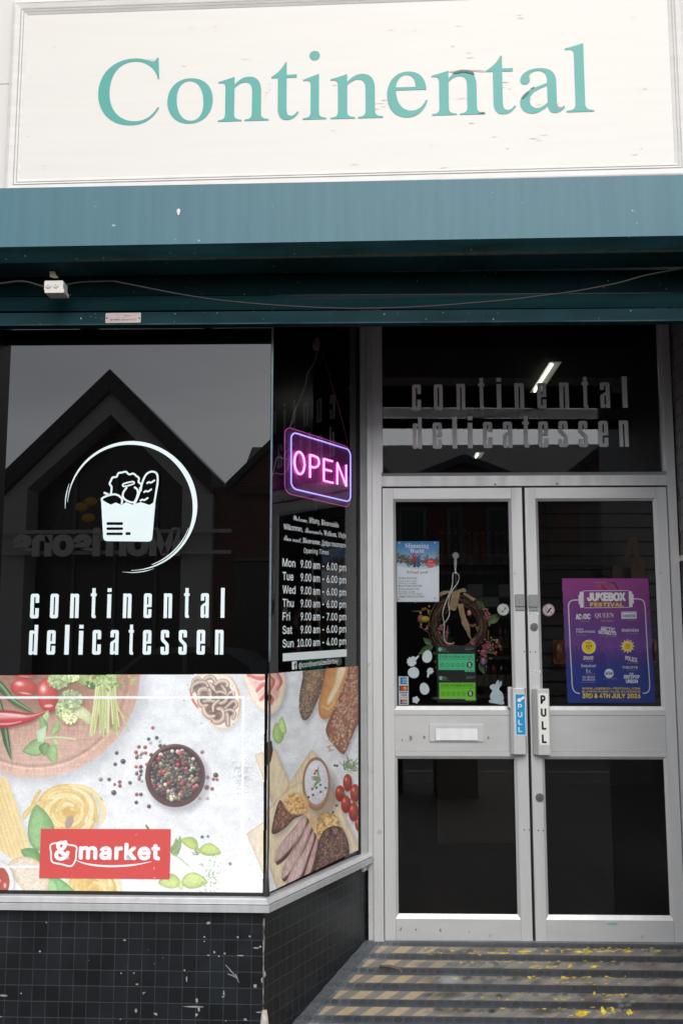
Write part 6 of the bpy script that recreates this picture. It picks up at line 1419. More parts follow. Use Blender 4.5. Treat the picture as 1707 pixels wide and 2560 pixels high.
text_fit(m, D, serif('Slimming'), qb(285, 620, 515, 680), N1, 0, fn=None, bold=-.008); text_fit(m, D, serif('World'), qb(330, 674, 468, 716), N1, 0, fn=None, bold=-.008)
text_fit(m, D, script('free'), qb(510, 782, 552, 812), N1, 0, fn=None); text_fit(m, D, 'recipe book', qb(502, 818, 572, 834), N1, 0); text_fit(m, D, 'inside', qb(512, 838, 562, 847), N1, 0)
text_fit(m, D, serif('feel'), qb(300, 886, 352, 916), N1, 2, fn=None, bold=-.008); text_fit(m, D, script('real'), qb(358, 884, 418, 918), N1, 1, fn=None, bold=.01); text_fit(m, D, serif('good'), qb(430, 890, 505, 922), N1, 2, fn=None, bold=-.008)
m.build('printed_lettering', [WHITE, RED, pm('plum_ink', C(90, 60, 70), rough=.5)], sp)
m = MB()
for (s_, b, c) in (('Birtley Golf Club', (220, 952, 400, 974), 0), ('Tues 5.30 + 7pm', (220, 984, 392, 1002), 0), ('Thurs 4 + 5.30pm', (218, 1006, 392, 1022), 0), ('Nic 07560 221538', (216, 1028, 448, 1046), 1), ('Birtley Masonic Hall', (220, 1060, 420, 1080), 0), ('Fri 9.30 + 11am', (218, 1086, 376, 1104), 0), ('Sat 7.30, 9 + 10.30am', (218, 1108, 452, 1126), 0), ('Judith 07875 607067', (218, 1132, 472, 1152), 1)):
    text_fit(m, D, s_, qb(*b), N1, c, shear=.1, bold=.02 if c else 0.008)
m.build('handwritten_lettering', [pm('black_pen', C(50, 50, 60), rough=.5), NAVY], sp)
for (x, y) in ((226, 618), (576, 615), (218, 1168), (576, 1157)):
    m = MB(); m.disc(D, *zo(x, y), 11/3.92*4.5/2489, GI, N2, seg=12, ry=9/3.92*4.5/2489); m.build('sticky_tab', pm('tack_grey', C(170, 170, 172), rough=.4), sp)

# festival poster
fp = thing('festival_poster', 'purple to blue music festival poster with white band names and yellow dates', 'poster', D.P(*z6o(890, 2093), GI))
p = Paint(420, 925, 1312, 2094, 5.2, (150, 54, 146), 8)
e0 = 425+(p.Y-930)*.0457; e1 = 1240+(p.Y-925)*.0584; t = np.clip((p.Y-930)/1160, 0, 1)
st = [(0, (168, 58, 150)), (.2, (136, 54, 140)), (.42, (112, 64, 152)), (.55, (128, 74, 160)), (.66, (72, 60, 150)), (.76, (42, 62, 150)), (1, (36, 66, 162))]
for c in range(3): p.C[..., c] = np.interp(t, [a for a, _ in st], [b[c] for _, b in st])
p.C *= (1+.06*(fbm(p.h, p.w, 30, 40, 2, 3)-.5))[..., None]; rs = p.rs
for k in range(70):
    x = rs.uniform(430, 1310); y = 1660+rs.normal(0, 34)+40*abs((x-870)/440)**2*-1+60; p.ell(x, y, rs.uniform(26, 50), rs.uniform(40, 70), (74, 54, 140) if k % 2 else (96, 58, 146), a=.5, soft=10)
for k in range(26):
    x = rs.uniform(440, 1300); y = rs.uniform(1560, 1660); p.stroke([(x, 1740), (x+rs.uniform(-14, 14), y+60), (x+rs.uniform(-10, 10), y)], [30, 22, 14], (82, 52, 136), a=.55, soft=6); p.ell(x, y, 13, 18, (82, 52, 136), a=.55, soft=6)
p.C = p.C*np.clip((1740-p.Y)/60, 0, 1)[..., None]+(1-np.clip((1740-p.Y)/60, 0, 1)[..., None])*(p.C*.3+np.array((38, 62, 152))*.7)
for k, (x0, x1, yy) in enumerate(((835, 955, 952), (772, 840, 978))): 
    p.stroke([(x0-6, 1022), ((x0+x1)/2-20, yy), (x1-16, 1026)], [9, 10, 9], (206, 62, 62)); p.stroke([(x0+30, yy+8), (x1-34, yy+20), (x1-2, 1028)], [5, 12, 12], (40, 30, 60))
for k in range(12): p.stroke([(744+k*15, 1010), (744+k*15, 990-14*math.sin(k*.6))], [2.5, 2], (226, 150, 80), a=.7, sm=False)
p.sheet('poster_sheet', D, q6, GI, attrmat('poster_gloss', k=.92, rough=.4), fp, skip=(p.X < e0) | (p.X > e1))
PB = lambda x0, y0, x1, y1: (*q6(x0, y0), *q6(x1, y1))
PCOL = [WHITE, YELL, pm('small_gold_print', C(230, 170, 100), rough=.5), pm('poster_violet', C(70, 60, 150), rough=.5), BLACKP]
m = MB()
def T6(t, b, c=0, **k): q = MB(); text_fit(q, D, t, PB(*b), N1, 0, **{'bold': .045, **k}); q.build('poster_lettering', PCOL[c], fp)
T6('JUKEBOX', (662, 1056, 1026, 1140), bold=.10); T6('FESTIVAL', (692, 1152, 1006, 1190), 1, bold=.08, spacing=1.05)
T6('AC', (556, 1258, 612, 1312), bold=.075); T6('DC', (636, 1256, 696, 1310), bold=.075); m.poly(D, [z6o(*a) for a in ((628, 1264), (634, 1264), (626, 1286), (636, 1286), (618, 1318), (624, 1294), (616, 1294))], N1)
text_fit(m, D, serif('QUEEN'), PB(738, 1250, 915, 1302), N1, 0, fn=None, bold=-.008); m.poly(D, [z6o(*a) for a in ((985, 1238), (1128, 1236), (1128, 1304), (986, 1306))], N1, 0); text_fit(m, D, 'oasis', PB(1000, 1256, 1112, 1288), N2, 3, bold=.04, shear=.15)
m.poly(D, [z6o(*a) for a in ((991, 1244), (1122, 1242), (1122, 1298), (992, 1300))], N1+.0001, 3, [[z6o(*a) for a in ((994, 1247), (1119, 1245), (1119, 1295), (995, 1297))]])
T6('FOO', (562, 1395, 630, 1412)); T6('FIGHTERS', (562, 1417, 740, 1436)); T6('ARCTIC', (790, 1382, 926, 1424), bold=.05, skew=-.12); T6('MONKEYS', (772, 1418, 938, 1454), bold=.05, skew=-.1); T6('EMINEM', (990, 1400, 1146, 1426))
T6('INXS', (626, 1656, 720, 1690), bold=.05, shear=.15); text_fit(m, D, fraktur('fontaines'), PB(608, 1728, 745, 1768), N1, 0, fn=None); text_fit(m, D, fraktur('d.c.'), PB(655, 1772, 704, 1812), N1, 0, fn=None)
T6('DURAN', (622, 1842, 734, 1862), bold=.01); T6('DURAN', (622, 1866, 736, 1888), bold=.01); T6('THE', (1030, 1654, 1056, 1672), bold=.04, skew=-.15); T6('POLICE', (1022, 1662, 1135, 1704), bold=.05, skew=-.2)
T6('THE1975', (994, 1750, 1138, 1774), bold=.035); T6('THE', (1060, 1812, 1100, 1830), bold=.075); T6('BRITPOP', (1010, 1832, 1158, 1868), bold=.075); T6('UNION', (1028, 1874, 1140, 1910), bold=.075)
cc = [z6o(870+43*math.cos(t_), 1818+43*math.sin(t_)) for t_ in np.linspace(0, 6.2832, 33)[:-1]]; m.poly(D, cc, N1, 0); text_fit(m, D, 'RW', PB(836, 1802, 906, 1834), N2, 3, bold=.05, shear=.15)
T6('WWW.JUKEBOX-FESTIVAL.COM', (616, 1950, 1160, 1970), 1); T6('BLAYDON RUGBY CLUB, GATESHEAD', (616, 1980, 1164, 2000), 1); T6('3RD & 4TH JULY 2026', (618, 2006, 1166, 2052), 1, bold=.07)
for (b, s_) in (((608, 1326, 694, 1334), 'BY BLACK ICE'), ((792, 1314, 906, 1321), 'BY THE FREDDIE &'), ((792, 1323, 920, 1331), 'QUEEN EXPERIENCE'), ((1046, 1317, 1130, 1324), 'BY OASISTA'), ((564, 1454, 664, 1461), 'BY FOO FORCE'), ((788, 1468, 944, 1475), 'BY THE ARCTIC MONKEY'), ((1036, 1440, 1154, 1447), 'BY THE MARSHALL'), ((650, 1702, 720, 1709), 'BY INXSED'), ((640, 1820, 744, 1827), 'BY FONTAINES'), ((606, 1899, 748, 1905), 'BY DURAN DURANIES'), ((818, 1864, 946, 1872), 'BY TONY ANDREWS'), ((1080, 1708, 1142, 1714), 'BY STING'), ((1036, 1718, 1144, 1725), 'BREATHTAKERS'), ((1040, 1784, 1136, 1790), 'BY THE NOTES')): T6(s_, b, 2, bold=.01)
T6('MAIN SPONSOR', (730, 958, 834, 966), 2, bold=.01)
c7 = lambda cx, cy, r, k=40: [z6o(cx+r*math.cos(t_), cy+r*math.sin(t_)) for t_ in np.linspace(0, 6.2832, k+1)[:-1]]
m.poly(D, c7(680, 1568, 66), N1, 0); m.poly(D, c7(680, 1568, 60), N1+.0002, 1); text_fit(m, D, '£17*', PB(654, 1550, 710, 1586), N2+.0002, 4, bold=.04)
for (b, s_) in (((654, 1522, 700, 1529), 'EARLY BIRD'), ((646, 1532, 708, 1540), 'TICKET FROM ONLY'), ((654, 1594, 706, 1602), 'BOOK NOW')): text_fit(m, D, s_, PB(*b), N2+.0002, 4, bold=.02)
star = lambda r0, r1_: [z6o(1044+(r0 if k % 2 else r1_)*math.cos(math.pi*k/12-1.57), 1562+(r0 if k % 2 else r1_)*math.sin(math.pi*k/12-1.57)) for k in range(24)]
m.poly(D, star(44, 70), N1, 0); m.poly(D, star(38, 60), N1+.0002, 1)
for k, s_ in enumerate(('THE BIG', 'FESTIVAL', 'OF TRIBUTE', 'BANDS')): text_fit(m, D, s_, PB(1024, 1541+12*k, 1066, 1549+12*k), N2+.0002, 4, bold=.02)
m.build('poster_lettering', PCOL, fp)
m = MB(); w6 = 9/3.76*4.5/2489
def rib(pts, w_=w6): ribbon(m, D, pts, w_, N1, conv=q6)
rib(smooth([(590, 1128), (530, 1130), (498, 1150), (489, 1190)], 5)+[(505, 1560), (522, 1880)]+smooth([(523, 1910), (530, 1960), (556, 1996), (596, 2006)], 5)); rib(smooth([(1096, 1118), (1160, 1120), (1196, 1142), (1208, 1190)], 5)+[(1230, 1600), (1250, 1890)]+smooth([(1252, 1930), (1246, 1975), (1222, 2000), (1188, 2004)], 5))
rib([(628, 1042), (1054, 1039), (1060, 1197), (636, 1202), (628, 1042)], w6*.6)
for (x0, y0, x1, y1) in ((596, 1050, 628, 1200), (584, 1078, 600, 1170), (1058, 1045, 1088, 1196), (1086, 1072, 1101, 1164)): u0, u1, v0, v1 = D.bx(*PB(x0, y0, x1, y1), N2); m.poly(D, rrect(u0, v0, u1, v1, .004), N2)
m.build('poster_border', WHITE, fp)

# ---- wreath and its string, hanging inside the door glass
WN = -.075
def wq(x, y, n=WN): u, v = D.uv(*q5(x, y), n); return np.array(D.P(u, v, n))
wr = thing('spring_wreath', 'twig wreath with burlap ribbon, pastel eggs and pink berries hanging inside the door', 'wreath', tuple(wq(805, 1720)))
rs = random.Random(31); K = 4.57/2489/3.92
TW = [pm('dark_twig', C(72, 52, 44), rough=.8), pm('brown_twig', C(108, 78, 62), rough=.8), pm('pale_twig', C(146, 112, 90), rough=.8)]
cx, cy = 806, 1420
m = MB()
for k in range(330):
    a0 = rs.uniform(0, 6.28); sp_ = rs.uniform(.4, 1.5); rr = 236+rs.gauss(0, 24); dr_ = rs.uniform(-26, 26); nz_ = rs.gauss(0, .014); pts = []
    for j in range(7):
        a = a0+sp_*j/6; r_ = rr+dr_*(j/6-.5)+4*math.sin(j*1.7+k); pts.append(wq(cx+r_*math.cos(a)*.99, cy+r_*math.sin(a)*1.07, WN+nz_+.006*math.sin(j+k)))
    m.tube(pts, rs.uniform(.0008, .0017), seg=4, mat=rs.choice([0, 0, 1, 1, 2]), cap=False)
for k in range(60):
    a0 = rs.uniform(0, 6.28); r0 = rs.choice([200, 272]); x, y = cx+r0*math.cos(a0), cy+r0*math.sin(a0)*1.07; a1 = a0+rs.uniform(-1.2, 1.2); l = rs.uniform(20, 60)
    m.tube([wq(x, y), wq(x+l*.5*math.cos(a1)+3, y+l*.5*math.sin(a1)), wq(x+l*math.cos(a1), y+l*math.sin(a1))], .0008, seg=4, mat=1, cap=False)
m.build('twig_ring', TW, wr)
BUR = pm('burlap_ribbon', C(168, 140, 108), rough=.85, var=.3, vscale=(240, 240, 240), detail=2)
def band(rows, n):
    m = MB(); pts = [(wq(a, b, n+.006*math.sin(i*1.3)), wq(c, d, n+.006*math.sin(i*1.3+1))) for i, (a, b, c, d) in enumerate(rows)]
    for i in range(len(pts)-1): m.add([pts[i][0], pts[i][1], pts[i+1][1], pts[i+1][0]], [(0, 1, 2, 3)], smooth=True)
    return m
for rows in ([(740, 1110, 820, 1100), (735, 1150, 815, 1150), (725, 1200, 800, 1210), (712, 1245, 785, 1262), (708, 1268, 770, 1282)], [(795, 1210, 850, 1215), (802, 1250, 858, 1262), (815, 1310, 870, 1310), (832, 1360, 882, 1355), (838, 1410, 900, 1390), (850, 1430, 912, 1420), (880, 1480, 916, 1440), (900, 1530, 920, 1480), (930, 1565, 922, 1540), (950, 1575, 945, 1560), (965, 1570, 975, 1540)], [(622, 1145, 622, 1105), (660, 1125, 650, 1090), (700, 1110, 692, 1085), (745, 1105, 740, 1090)], [(745, 1120, 740, 1095), (790, 1110, 790, 1082), (830, 1100, 845, 1060), (885, 1095, 870, 1062)], [(850, 1120, 860, 1100), (900, 1150, 915, 1130), (945, 1185, 975, 1165), (950, 1190, 980, 1170)]):
    band(rows, WN+.034).build('burlap_ribbon', BUR, wr)
def egg3(x, y, rx, ry, mat): m = MB(); m.ball(wq(x, y, WN+.02), 1, seg=14, rings=9, sx=rx*K, sy=rx*K, sz=ry*K); m.build('pastel_egg', mat, wr)
egg3(478, 1366, 41, 34, pm('lime_egg', C(172, 176, 40), rough=.4, var=.2, vscale=(60, 60, 60))); egg3(436, 1362, 34, 44, pm('dusky_pink_egg', C(150, 86, 84), rough=.5)); egg3(1046, 1780, 30, 40, pm('lilac_egg', C(150, 112, 160), rough=.4, var=.2, vscale=(60, 60, 60))); egg3(910, 1305, 22, 30, pm('pink_egg', C(206, 130, 136), rough=.5)); egg3(708, 1614, 26, 16, pm('orange_egg', C(220, 150, 40), rough=.5))
LEAF = pm('wreath_leaf', C(94, 116, 72), rough=.6, var=.3, vscale=(60, 60, 60))
def leaf3(a, b, w_, n=WN+.015):
    m = MB(); A_ = np.array(a, float); B_ = np.array(b, float); d = B_-A_; L = np.linalg.norm(d); nr = np.array([-d[1], d[0]])/L; l, c, r_ = [], [], []
    for k in range(8):
        t = k/7; w2 = w_*.5*math.sin(math.pi*t**.85); q = A_+d*t; l.append(wq(*(q+nr*w2), n)); c.append(wq(*q, n-.008*math.sin(math.pi*t))); r_.append(wq(*(q-nr*w2), n))
    for k in range(7): m.add([l[k], c[k], c[k+1], l[k+1]], [(0, 1, 2, 3)], smooth=True); m.add([c[k], r_[k], r_[k+1], c[k+1]], [(0, 1, 2, 3)], smooth=True)
    m.build('leaf', LEAF, wr)
for a, b, w_ in (((985, 1180), (1066, 1280), 62), ((1090, 1405), (1224, 1310), 84), ((560, 1620), (410, 1710), 70), ((545, 1620), (460, 1545), 56), ((690, 1165), (712, 1230), 40), ((640, 1510), (690, 1610), 50), ((1085, 1700), (1135, 1635), 40), ((1005, 1790), (1062, 1905), 52), ((1070, 1730), (1085, 1800), 30), ((1095, 1745), (1150, 1745), 26), ((560, 1680), (590, 1720), 30)): leaf3(a, b, w_)
BER = [pm('pink_berry', C(170, 84, 104), rough=.35), pm('blush_berry', C(190, 134, 140), rough=.35), pm('green_berry', C(150, 160, 70), rough=.4), pm('copper_berry', C(150, 104, 70), rough=.35)]
def cluster(x, y, n_, sx, sy, ch, r_=8, sten=None):
    m = MB()
    for k in range(n_): m.ball(wq(x+rs.gauss(0, sx), y+rs.gauss(0, sy), WN+.02+rs.uniform(-.01, .012)), r_*K*rs.uniform(.8, 1.2), seg=7, rings=5, mat=rs.choice(ch))
    for st_ in (sten or []): m.tube([wq(*q, WN+.018) for q in st_], .001, seg=4, mat=2)
    m.build('berry_cluster', BER, wr)
cluster(1086, 1330, 50, 15, 30, [0, 1, 0]); cluster(1055, 1690, 60, 18, 30, [0, 1, 0]); cluster(1095, 1635, 60, 30, 22, [0, 1, 0]); cluster(945, 1600, 24, 14, 12, [0, 0, 1]); cluster(635, 1455, 24, 14, 18, [0, 1]); cluster(690, 1505, 20, 10, 22, [0, 1])
def sprig(bs, stem, r_=13):
    m = MB(); m.tube([wq(*q, WN+.015) for q in smooth(stem, 4)], .0011, seg=4, mat=2)
    for x, y, c in bs: m.ball(wq(x, y, WN+.018), r_*K*rs.uniform(.7, 1.1), seg=9, rings=6, mat=c)
    m.build('berry_sprig', BER, wr)
sprig([(380, 1202, 0), (455, 1262, 0), (434, 1302, 2), (510, 1288, 2), (512, 1310, 0), (518, 1238, 2), (480, 1262, 0)], [(352, 1285), (420, 1285), (500, 1270), (540, 1290)]); sprig([(436, 1440, 0), (478, 1466, 0), (500, 1432, 0), (496, 1455, 1), (438, 1415, 2)], [(436, 1410), (450, 1450), (510, 1495)])
sprig([(1158, 1574, 0), (1176, 1595, 2), (1196, 1622, 0), (1214, 1632, 2), (1220, 1660, 0), (1124, 1546, 2), (1182, 1572, 1)], [(1105, 1600), (1150, 1560), (1200, 1600), (1222, 1655)]); sprig([(928, 1424, 3), (964, 1420, 3), (945, 1434, 3), (984, 1448, 3), (990, 1470, 3), (1108, 1424, 1)], [(900, 1420), (960, 1430), (990, 1470)]); sprig([(1140, 1692, 3), (1158, 1700, 3), (1172, 1690, 3), (1170, 1706, 3), (990, 1768, 3), (585, 1840, 3), (580, 1780, 3)], [(1100, 1690), (1140, 1700), (1175, 1700)])
m = MB(); m.tube([wq(1100, 1470), wq(1096, 1540), wq(1106, 1600)], .0012, seg=4, mat=2); m.build('stem', BER, wr)
st_ = thing('white_string', 'knotted white string hanging from a clear suction cup in front of the wreath', 'string', tuple(wq(760, 1600, -.036)))
SN = -.036
m = MB()
for pts, r_ in (([(776, 742), (768, 800), (770, 860), (776, 908)], 4), ([(776, 742), (784, 800), (780, 860), (777, 908)], 4), ([(776, 906), (752, 920), (748, 1010), (730, 1080), (700, 1150), (672, 1220), (652, 1300), (656, 1360), (668, 1420), (662, 1500), (668, 1560), (690, 1595), (735, 1606), (764, 1592)], 4.4), ([(778, 906), (806, 930), (810, 970), (790, 1020), (752, 1070), (720, 1140), (708, 1210), (718, 1300), (700, 1360), (660, 1410), (650, 1418)], 4)):
    m.tube([wq(*q, SN+.002*math.sin(i)) for i, q in enumerate(smooth(pts, 5))], r_*K, seg=6)
m.ball(wq(777, 908, SN), 11*K, seg=8, rings=6); m.build('string', pm('cotton_string', C(226, 224, 220), rough=.7, var=.15, vscale=(300, 300, 300)), st_)
m = MB(); c = D.uv(*q5(778, 740), -.03); m.disc(D, *c, 32*K, -.0345, -.0292, seg=20); m.disc(D, *c, 12*K, -.0292+.0, -.0288, seg=14); m.build('suction_cup', clearmat('clear_rubber', (.8, .8, .8), (.75, .75, .75, 1), .35), st_)
m = MB(); m.tube([wq(779, 905, WN+.03), wq(781, 1000, WN+.035), wq(782, 1090, WN+.035)], 5*K, seg=5); m.build('twine', pm('brown_twine', C(104, 76, 58), rough=.8), wr)

# ================================================================== RIGHT-HAND SIDE WALL, END PILASTER
GB = brickmat('grey_painted_brick', C(122, 122, 126), C(112, 112, 116), C(96, 96, 100), 0.225, 0.075, 0.006, rough=0.6, bump=0.7, var=0.12)
sw = thing('side_wall', 'grey painted brick side wall beside the right end of the doors', 'wall', (1.5, 3.8, 0))
m = MB(); W0 = jr1+.012; gbox(m, W0, 1.9, 3.04, 4.7, -0.1, 3.08, 0); m.build('brickwork', GB, sw)
m = MB()
rs = random.Random(8); m.tube([(W0-.002+rs.uniform(-.002, .002), 4.478, z) for z in np.linspace(.25, 2.95, 50)], [.004+.003*rs.random() for _ in range(50)], seg=5); m.build('mortar_joint', pm('old_sealant', C(120, 104, 92), rough=.8, col2=C(40, 36, 34), vscale=(30, 30, 14)), sw)
zc = W0-.004; yv = ray(1700, 1397); tt = zc/yv[0]; pz = O+yv*tt
m = MB(); gbox(m, W0-.012, W0-.001, pz[1]-.05, pz[1]+.05, pz[2]-.012, pz[2]+.012); tag(m.build('cable_clip', pm('cream_plastic', C(206, 196, 188), rough=.5), bevel=.003), 'small cream plastic clip screwed to the grey brick wall', 'clip')
GB2 = pm('black_painted_pilaster', C(24, 24, 26), rough=.5, var=.3)
pi = thing('end_pilaster', 'dark painted pilaster beyond the end of the display window', 'pilaster', (-1.6, 3.6, 0))
m = MB(); m.box(A, -1.75+.394-.4, uA(np.array([-1.452, 3.73, 0])), 0, ZTOP-.1, -.1, .15); m.build('shaft', GB2, pi)

# ================================================================== SHOP INTERIOR (its gloom is put into dark base colours)
DKW = pm('interior_gloom_tone', C(44, 39, 37), rough=.8, var=.2)
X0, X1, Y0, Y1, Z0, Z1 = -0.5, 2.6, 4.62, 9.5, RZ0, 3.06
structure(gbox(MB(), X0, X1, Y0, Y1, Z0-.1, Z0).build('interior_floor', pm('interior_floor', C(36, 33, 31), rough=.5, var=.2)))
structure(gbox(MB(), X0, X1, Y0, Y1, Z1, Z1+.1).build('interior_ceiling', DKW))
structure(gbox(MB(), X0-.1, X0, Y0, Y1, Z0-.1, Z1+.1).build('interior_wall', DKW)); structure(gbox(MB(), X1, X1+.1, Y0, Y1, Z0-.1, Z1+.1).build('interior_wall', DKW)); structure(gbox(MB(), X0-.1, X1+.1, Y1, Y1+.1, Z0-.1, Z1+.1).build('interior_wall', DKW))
TUBE = pm('lit_tube', (1, 1, .95, 1), emit=(1.0, 1.0, .92, 1), es=2.2); FITT = pm('lamp_fitting', C(190, 195, 180), rough=.4, emit=(.8, .85, .74, 1), es=.07)
zc_ = Z1
for k, (x, ya, yb, lab) in enumerate(((1.02, 5.32, 5.98, 'lit fluorescent ceiling lamp seen through the transom, the large slanting one'), (.89, 7.88, 8.12, 'lit fluorescent ceiling lamp deeper inside the shop, small under the transom lettering'))):
    l = thing('ceiling_lamp', lab, 'ceiling lamp', (x, (ya+yb)/2, zc_-.04), 'fluorescent lamps on the shop ceiling')
    m = MB(); gbox(m, x-.034, x+.032, ya, yb, zc_-.004, zc_-.0005); m.build('lamp_tray', FITT, l)
    m = MB(); m.tube([(x-.016, ya+.02, zc_-.011), (x-.016, yb-.06, zc_-.011)], .0065, seg=8); m.build('fluorescent_tube', TUBE, l)
u0, u1, v0, v1 = D.bx(1198, 800, 1346, 820, -.25)
m = MB(); m.box(D, u0, u1, v0, v1+.01, -.29, -.25); tag(m.build('door_light_fitting', pm('pale_fitting', C(214, 206, 194), rough=.5), bevel=.004), 'pale narrow light fitting fixed above the doors just under the shutter', 'light fitting')  # light fitting inside above the doors, built without emission
I = Frame((0, 6.4, 0), 0)
shf = thing('shelf_unit', 'dark shop shelving with dim bottles seen behind the wreath', 'shelves', I.P(.7, Z0, 0))
m = MB()
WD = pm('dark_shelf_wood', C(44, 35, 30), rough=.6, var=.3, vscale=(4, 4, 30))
su0, su1 = I.U(1095, 1600), I.U(1296, 1600)
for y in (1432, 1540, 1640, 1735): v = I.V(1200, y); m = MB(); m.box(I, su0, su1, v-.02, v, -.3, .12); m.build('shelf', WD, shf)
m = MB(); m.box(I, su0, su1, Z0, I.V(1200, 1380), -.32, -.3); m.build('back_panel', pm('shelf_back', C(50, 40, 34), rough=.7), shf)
BC = [pm('green_bottle', C(26, 58, 30), rough=.15), pm('red_bottle', C(100, 24, 24), rough=.15), pm('amber_bottle', C(84, 54, 22), rough=.15), pm('dark_bottle', C(24, 22, 24), rough=.12), pm('clear_bottle', C(70, 70, 64), rough=.15)]
CAP = pm('gold_cap', C(120, 92, 40), rough=.3, metal=.6); LAB = pm('bottle_label', C(96, 90, 80), rough=.6)
rs = random.Random(77); bn = 0
proto = {}
for ri, y in enumerate((1432, 1540, 1640, 1735)):
    v = I.V(1200, y)
    for k in range(11):
        if ri in (1, 2) and 2 <= k <= 7: continue
        u = su0+.03+(su1-su0-.06)*k/10; ci = rs.randrange(5); r_ = .026
        if ci not in proto:
            b = thing('bottle', 'x', 'bottle', (0, 0, 0), 'bottles on the shop shelves')
            m = MB(); m.tube([(0, 0, 0.001), (0, 0, .16), (0, 0, .185), (0, 0, .21), (0, 0, .25)], [r_, r_, r_*.7, r_*.42, r_*.4], seg=12); m.build('bottle_body', BC[ci], b)
            m = MB(); m.tube([(0, 0, .25), (0, 0, .272)], r_*.5, seg=10); m.build('cap', CAP, b); m = MB(); m.tube([(0, 0, .05), (0, 0, .12)], r_*1.03, seg=12, cap=False); m.build('label', LAB, b); proto[ci] = b; nb = b
        else:
            src = proto[ci]; nb = src.copy(); COL.objects.link(nb)
            for ch in src.children: c2 = ch.copy(); COL.objects.link(c2); c2.parent = nb
        nb.location = I.P(u, v+.001, rs.uniform(-.08, .06)); nb['label'] = 'dim capped bottle standing on the shop shelves behind the wreath'
WB = thing('pale_box_display', 'pale grey boxes around a black square behind the wreath ribbon', 'box display', I.P(.75, I.V(1200, 1520), .2))
IB = .25
for (b, c) in (((895, 1018, 1047, 1142), 0), ((1048, 1142, 1206, 1240), 0), ((900, 1146, 1046, 1240), 0), ((1202, 1020, 1312, 1142), 0), ((1050, 1022, 1200, 1140), 1)):
    m = MB(); u0, u1, v0, v1 = I.bx(*q5(b[0], b[1]), *q5(b[2], b[3]), IB); m.box(I, u0, u1-.002, v0, v1-.002, IB-.1, IB); m.build('dark_square' if c else 'pale_box', [pm('pale_card', C(150, 150, 150), rough=.7, var=.1), BLACKP][c], WB)
SL = thing('slatwall_panel', 'dark brown slatwall panel with grooves inside behind the purple poster', 'slatwall', (1.25, 5.6, Z0))
J = Frame((0, 5.7, 0), 0)
m = MB(); ys = [1215+35*k for k in range(19)]
for a, b in zip(ys[:-1], ys[1:]): m.box(J, J.U(1335, 1500), J.U(1700, 1500), J.V(1500, b)+.006, J.V(1500, a)-.006, -.03, 0)
m.box(J, J.U(1335, 1500), J.U(1700, 1500), J.V(1500, ys[-1]), J.V(1500, ys[0]), -.05, -.032); m.build('slatted_board', pm('slat_brown', C(27, 22, 19), rough=.6, var=.2, vscale=(3, 3, 30)), SL)
KR = pm('kraft_paper', C(82, 60, 40), rough=.8, var=.15)
def bagm(x0, y0, x1, y1, hx0, hx1, hy, n, lab):
    t = thing('paper_carrier_bag', lab, 'paper bag', J.P(*J.uv(*q6((x0+x1)/2, y1), n), n)); m = MB(); u0, u1, v0, v1 = J.bx(*q6(x0, y0), *q6(x1, y1), n); m.box(J, u0, u1, v0, v1, n-.05, n); m.build('bag_body', KR, t)
    m = MB(); pts = [(hx0, y0), (hx0+8, (y0+hy)/2-20), ((hx0+hx1)/2-20, hy+8), ((hx0+hx1)/2+20, hy+4), (hx1-14, (y0+hy)/2), (hx1, y0)]
    pp = [J.uv(*q6(*a), n+.006) for a in smooth(pts, 5)]; m2 = MB(); ribbon(m2, J, [q6(*a) for a in smooth(pts, 5)], .03, n+.006); m2.build('twisted_handle', KR, t)
bagm(905, 800, 1068, 1010, 1040, 1140, 565, .12, 'brown paper carrier bag hanging behind the purple poster, left one of two')
bagm(1080, 820, 1210, 1010, 1090, 1190, 740, .17, 'brown paper carrier bag hanging behind the purple poster, right one of two')
PK = [pm('snack_red', C(96, 30, 24), rough=.3, col2=C(120, 84, 34), vscale=(30, 30, 30)), pm('snack_yellow', C(112, 82, 26), rough=.3, col2=C(80, 24, 22), vscale=(26, 26, 26))]
for (b, c, lab) in (((345, 1502, 452, 1728), 0, 'red and yellow snack packet beside the festival poster'), ((1268, 1500, 1330, 1716), 1, 'yellow and red snack packet half hidden past the festival poster edge')):
    m = MB(); u0, u1, v0, v1 = J.bx(*q6(b[0], b[1]), *q6(b[2], b[3]), .1); m.prism(J, rrect(u0, v0, u1, v1, .012), .08, .1); m.ball(J.P((u0+u1)/2, (v0+v1)/2, .1), 1, sx=(u1-u0)*.44, sz=(v1-v0)*.44, sy=.018, seg=12, rings=8); tag(m.build('snack_packet', PK[c]), lab, 'snack packet')
m = MB(); MG = []
for (x, y) in ((272, 1345), (282, 1420), (288, 1480), (296, 1560)): pass
RK = thing('white_mug_stack', 'stack of dim round pale jars on a rack inside the door edge', 'jars', J.P(*J.uv(*q6(285, 1600), -.2), -.2))
for (x, y) in ((272, 1345), (282, 1412), (288, 1482), (296, 1556)):
    m = MB(); c = J.uv(*q6(x, y), -.2); m.tube([J.P(c[0], c[1]-.035, -.2), J.P(c[0], c[1]+.035, -.2)], .045, seg=14); m.build('jar', pm('pale_jar', C(150, 140, 130), rough=.4), RK)

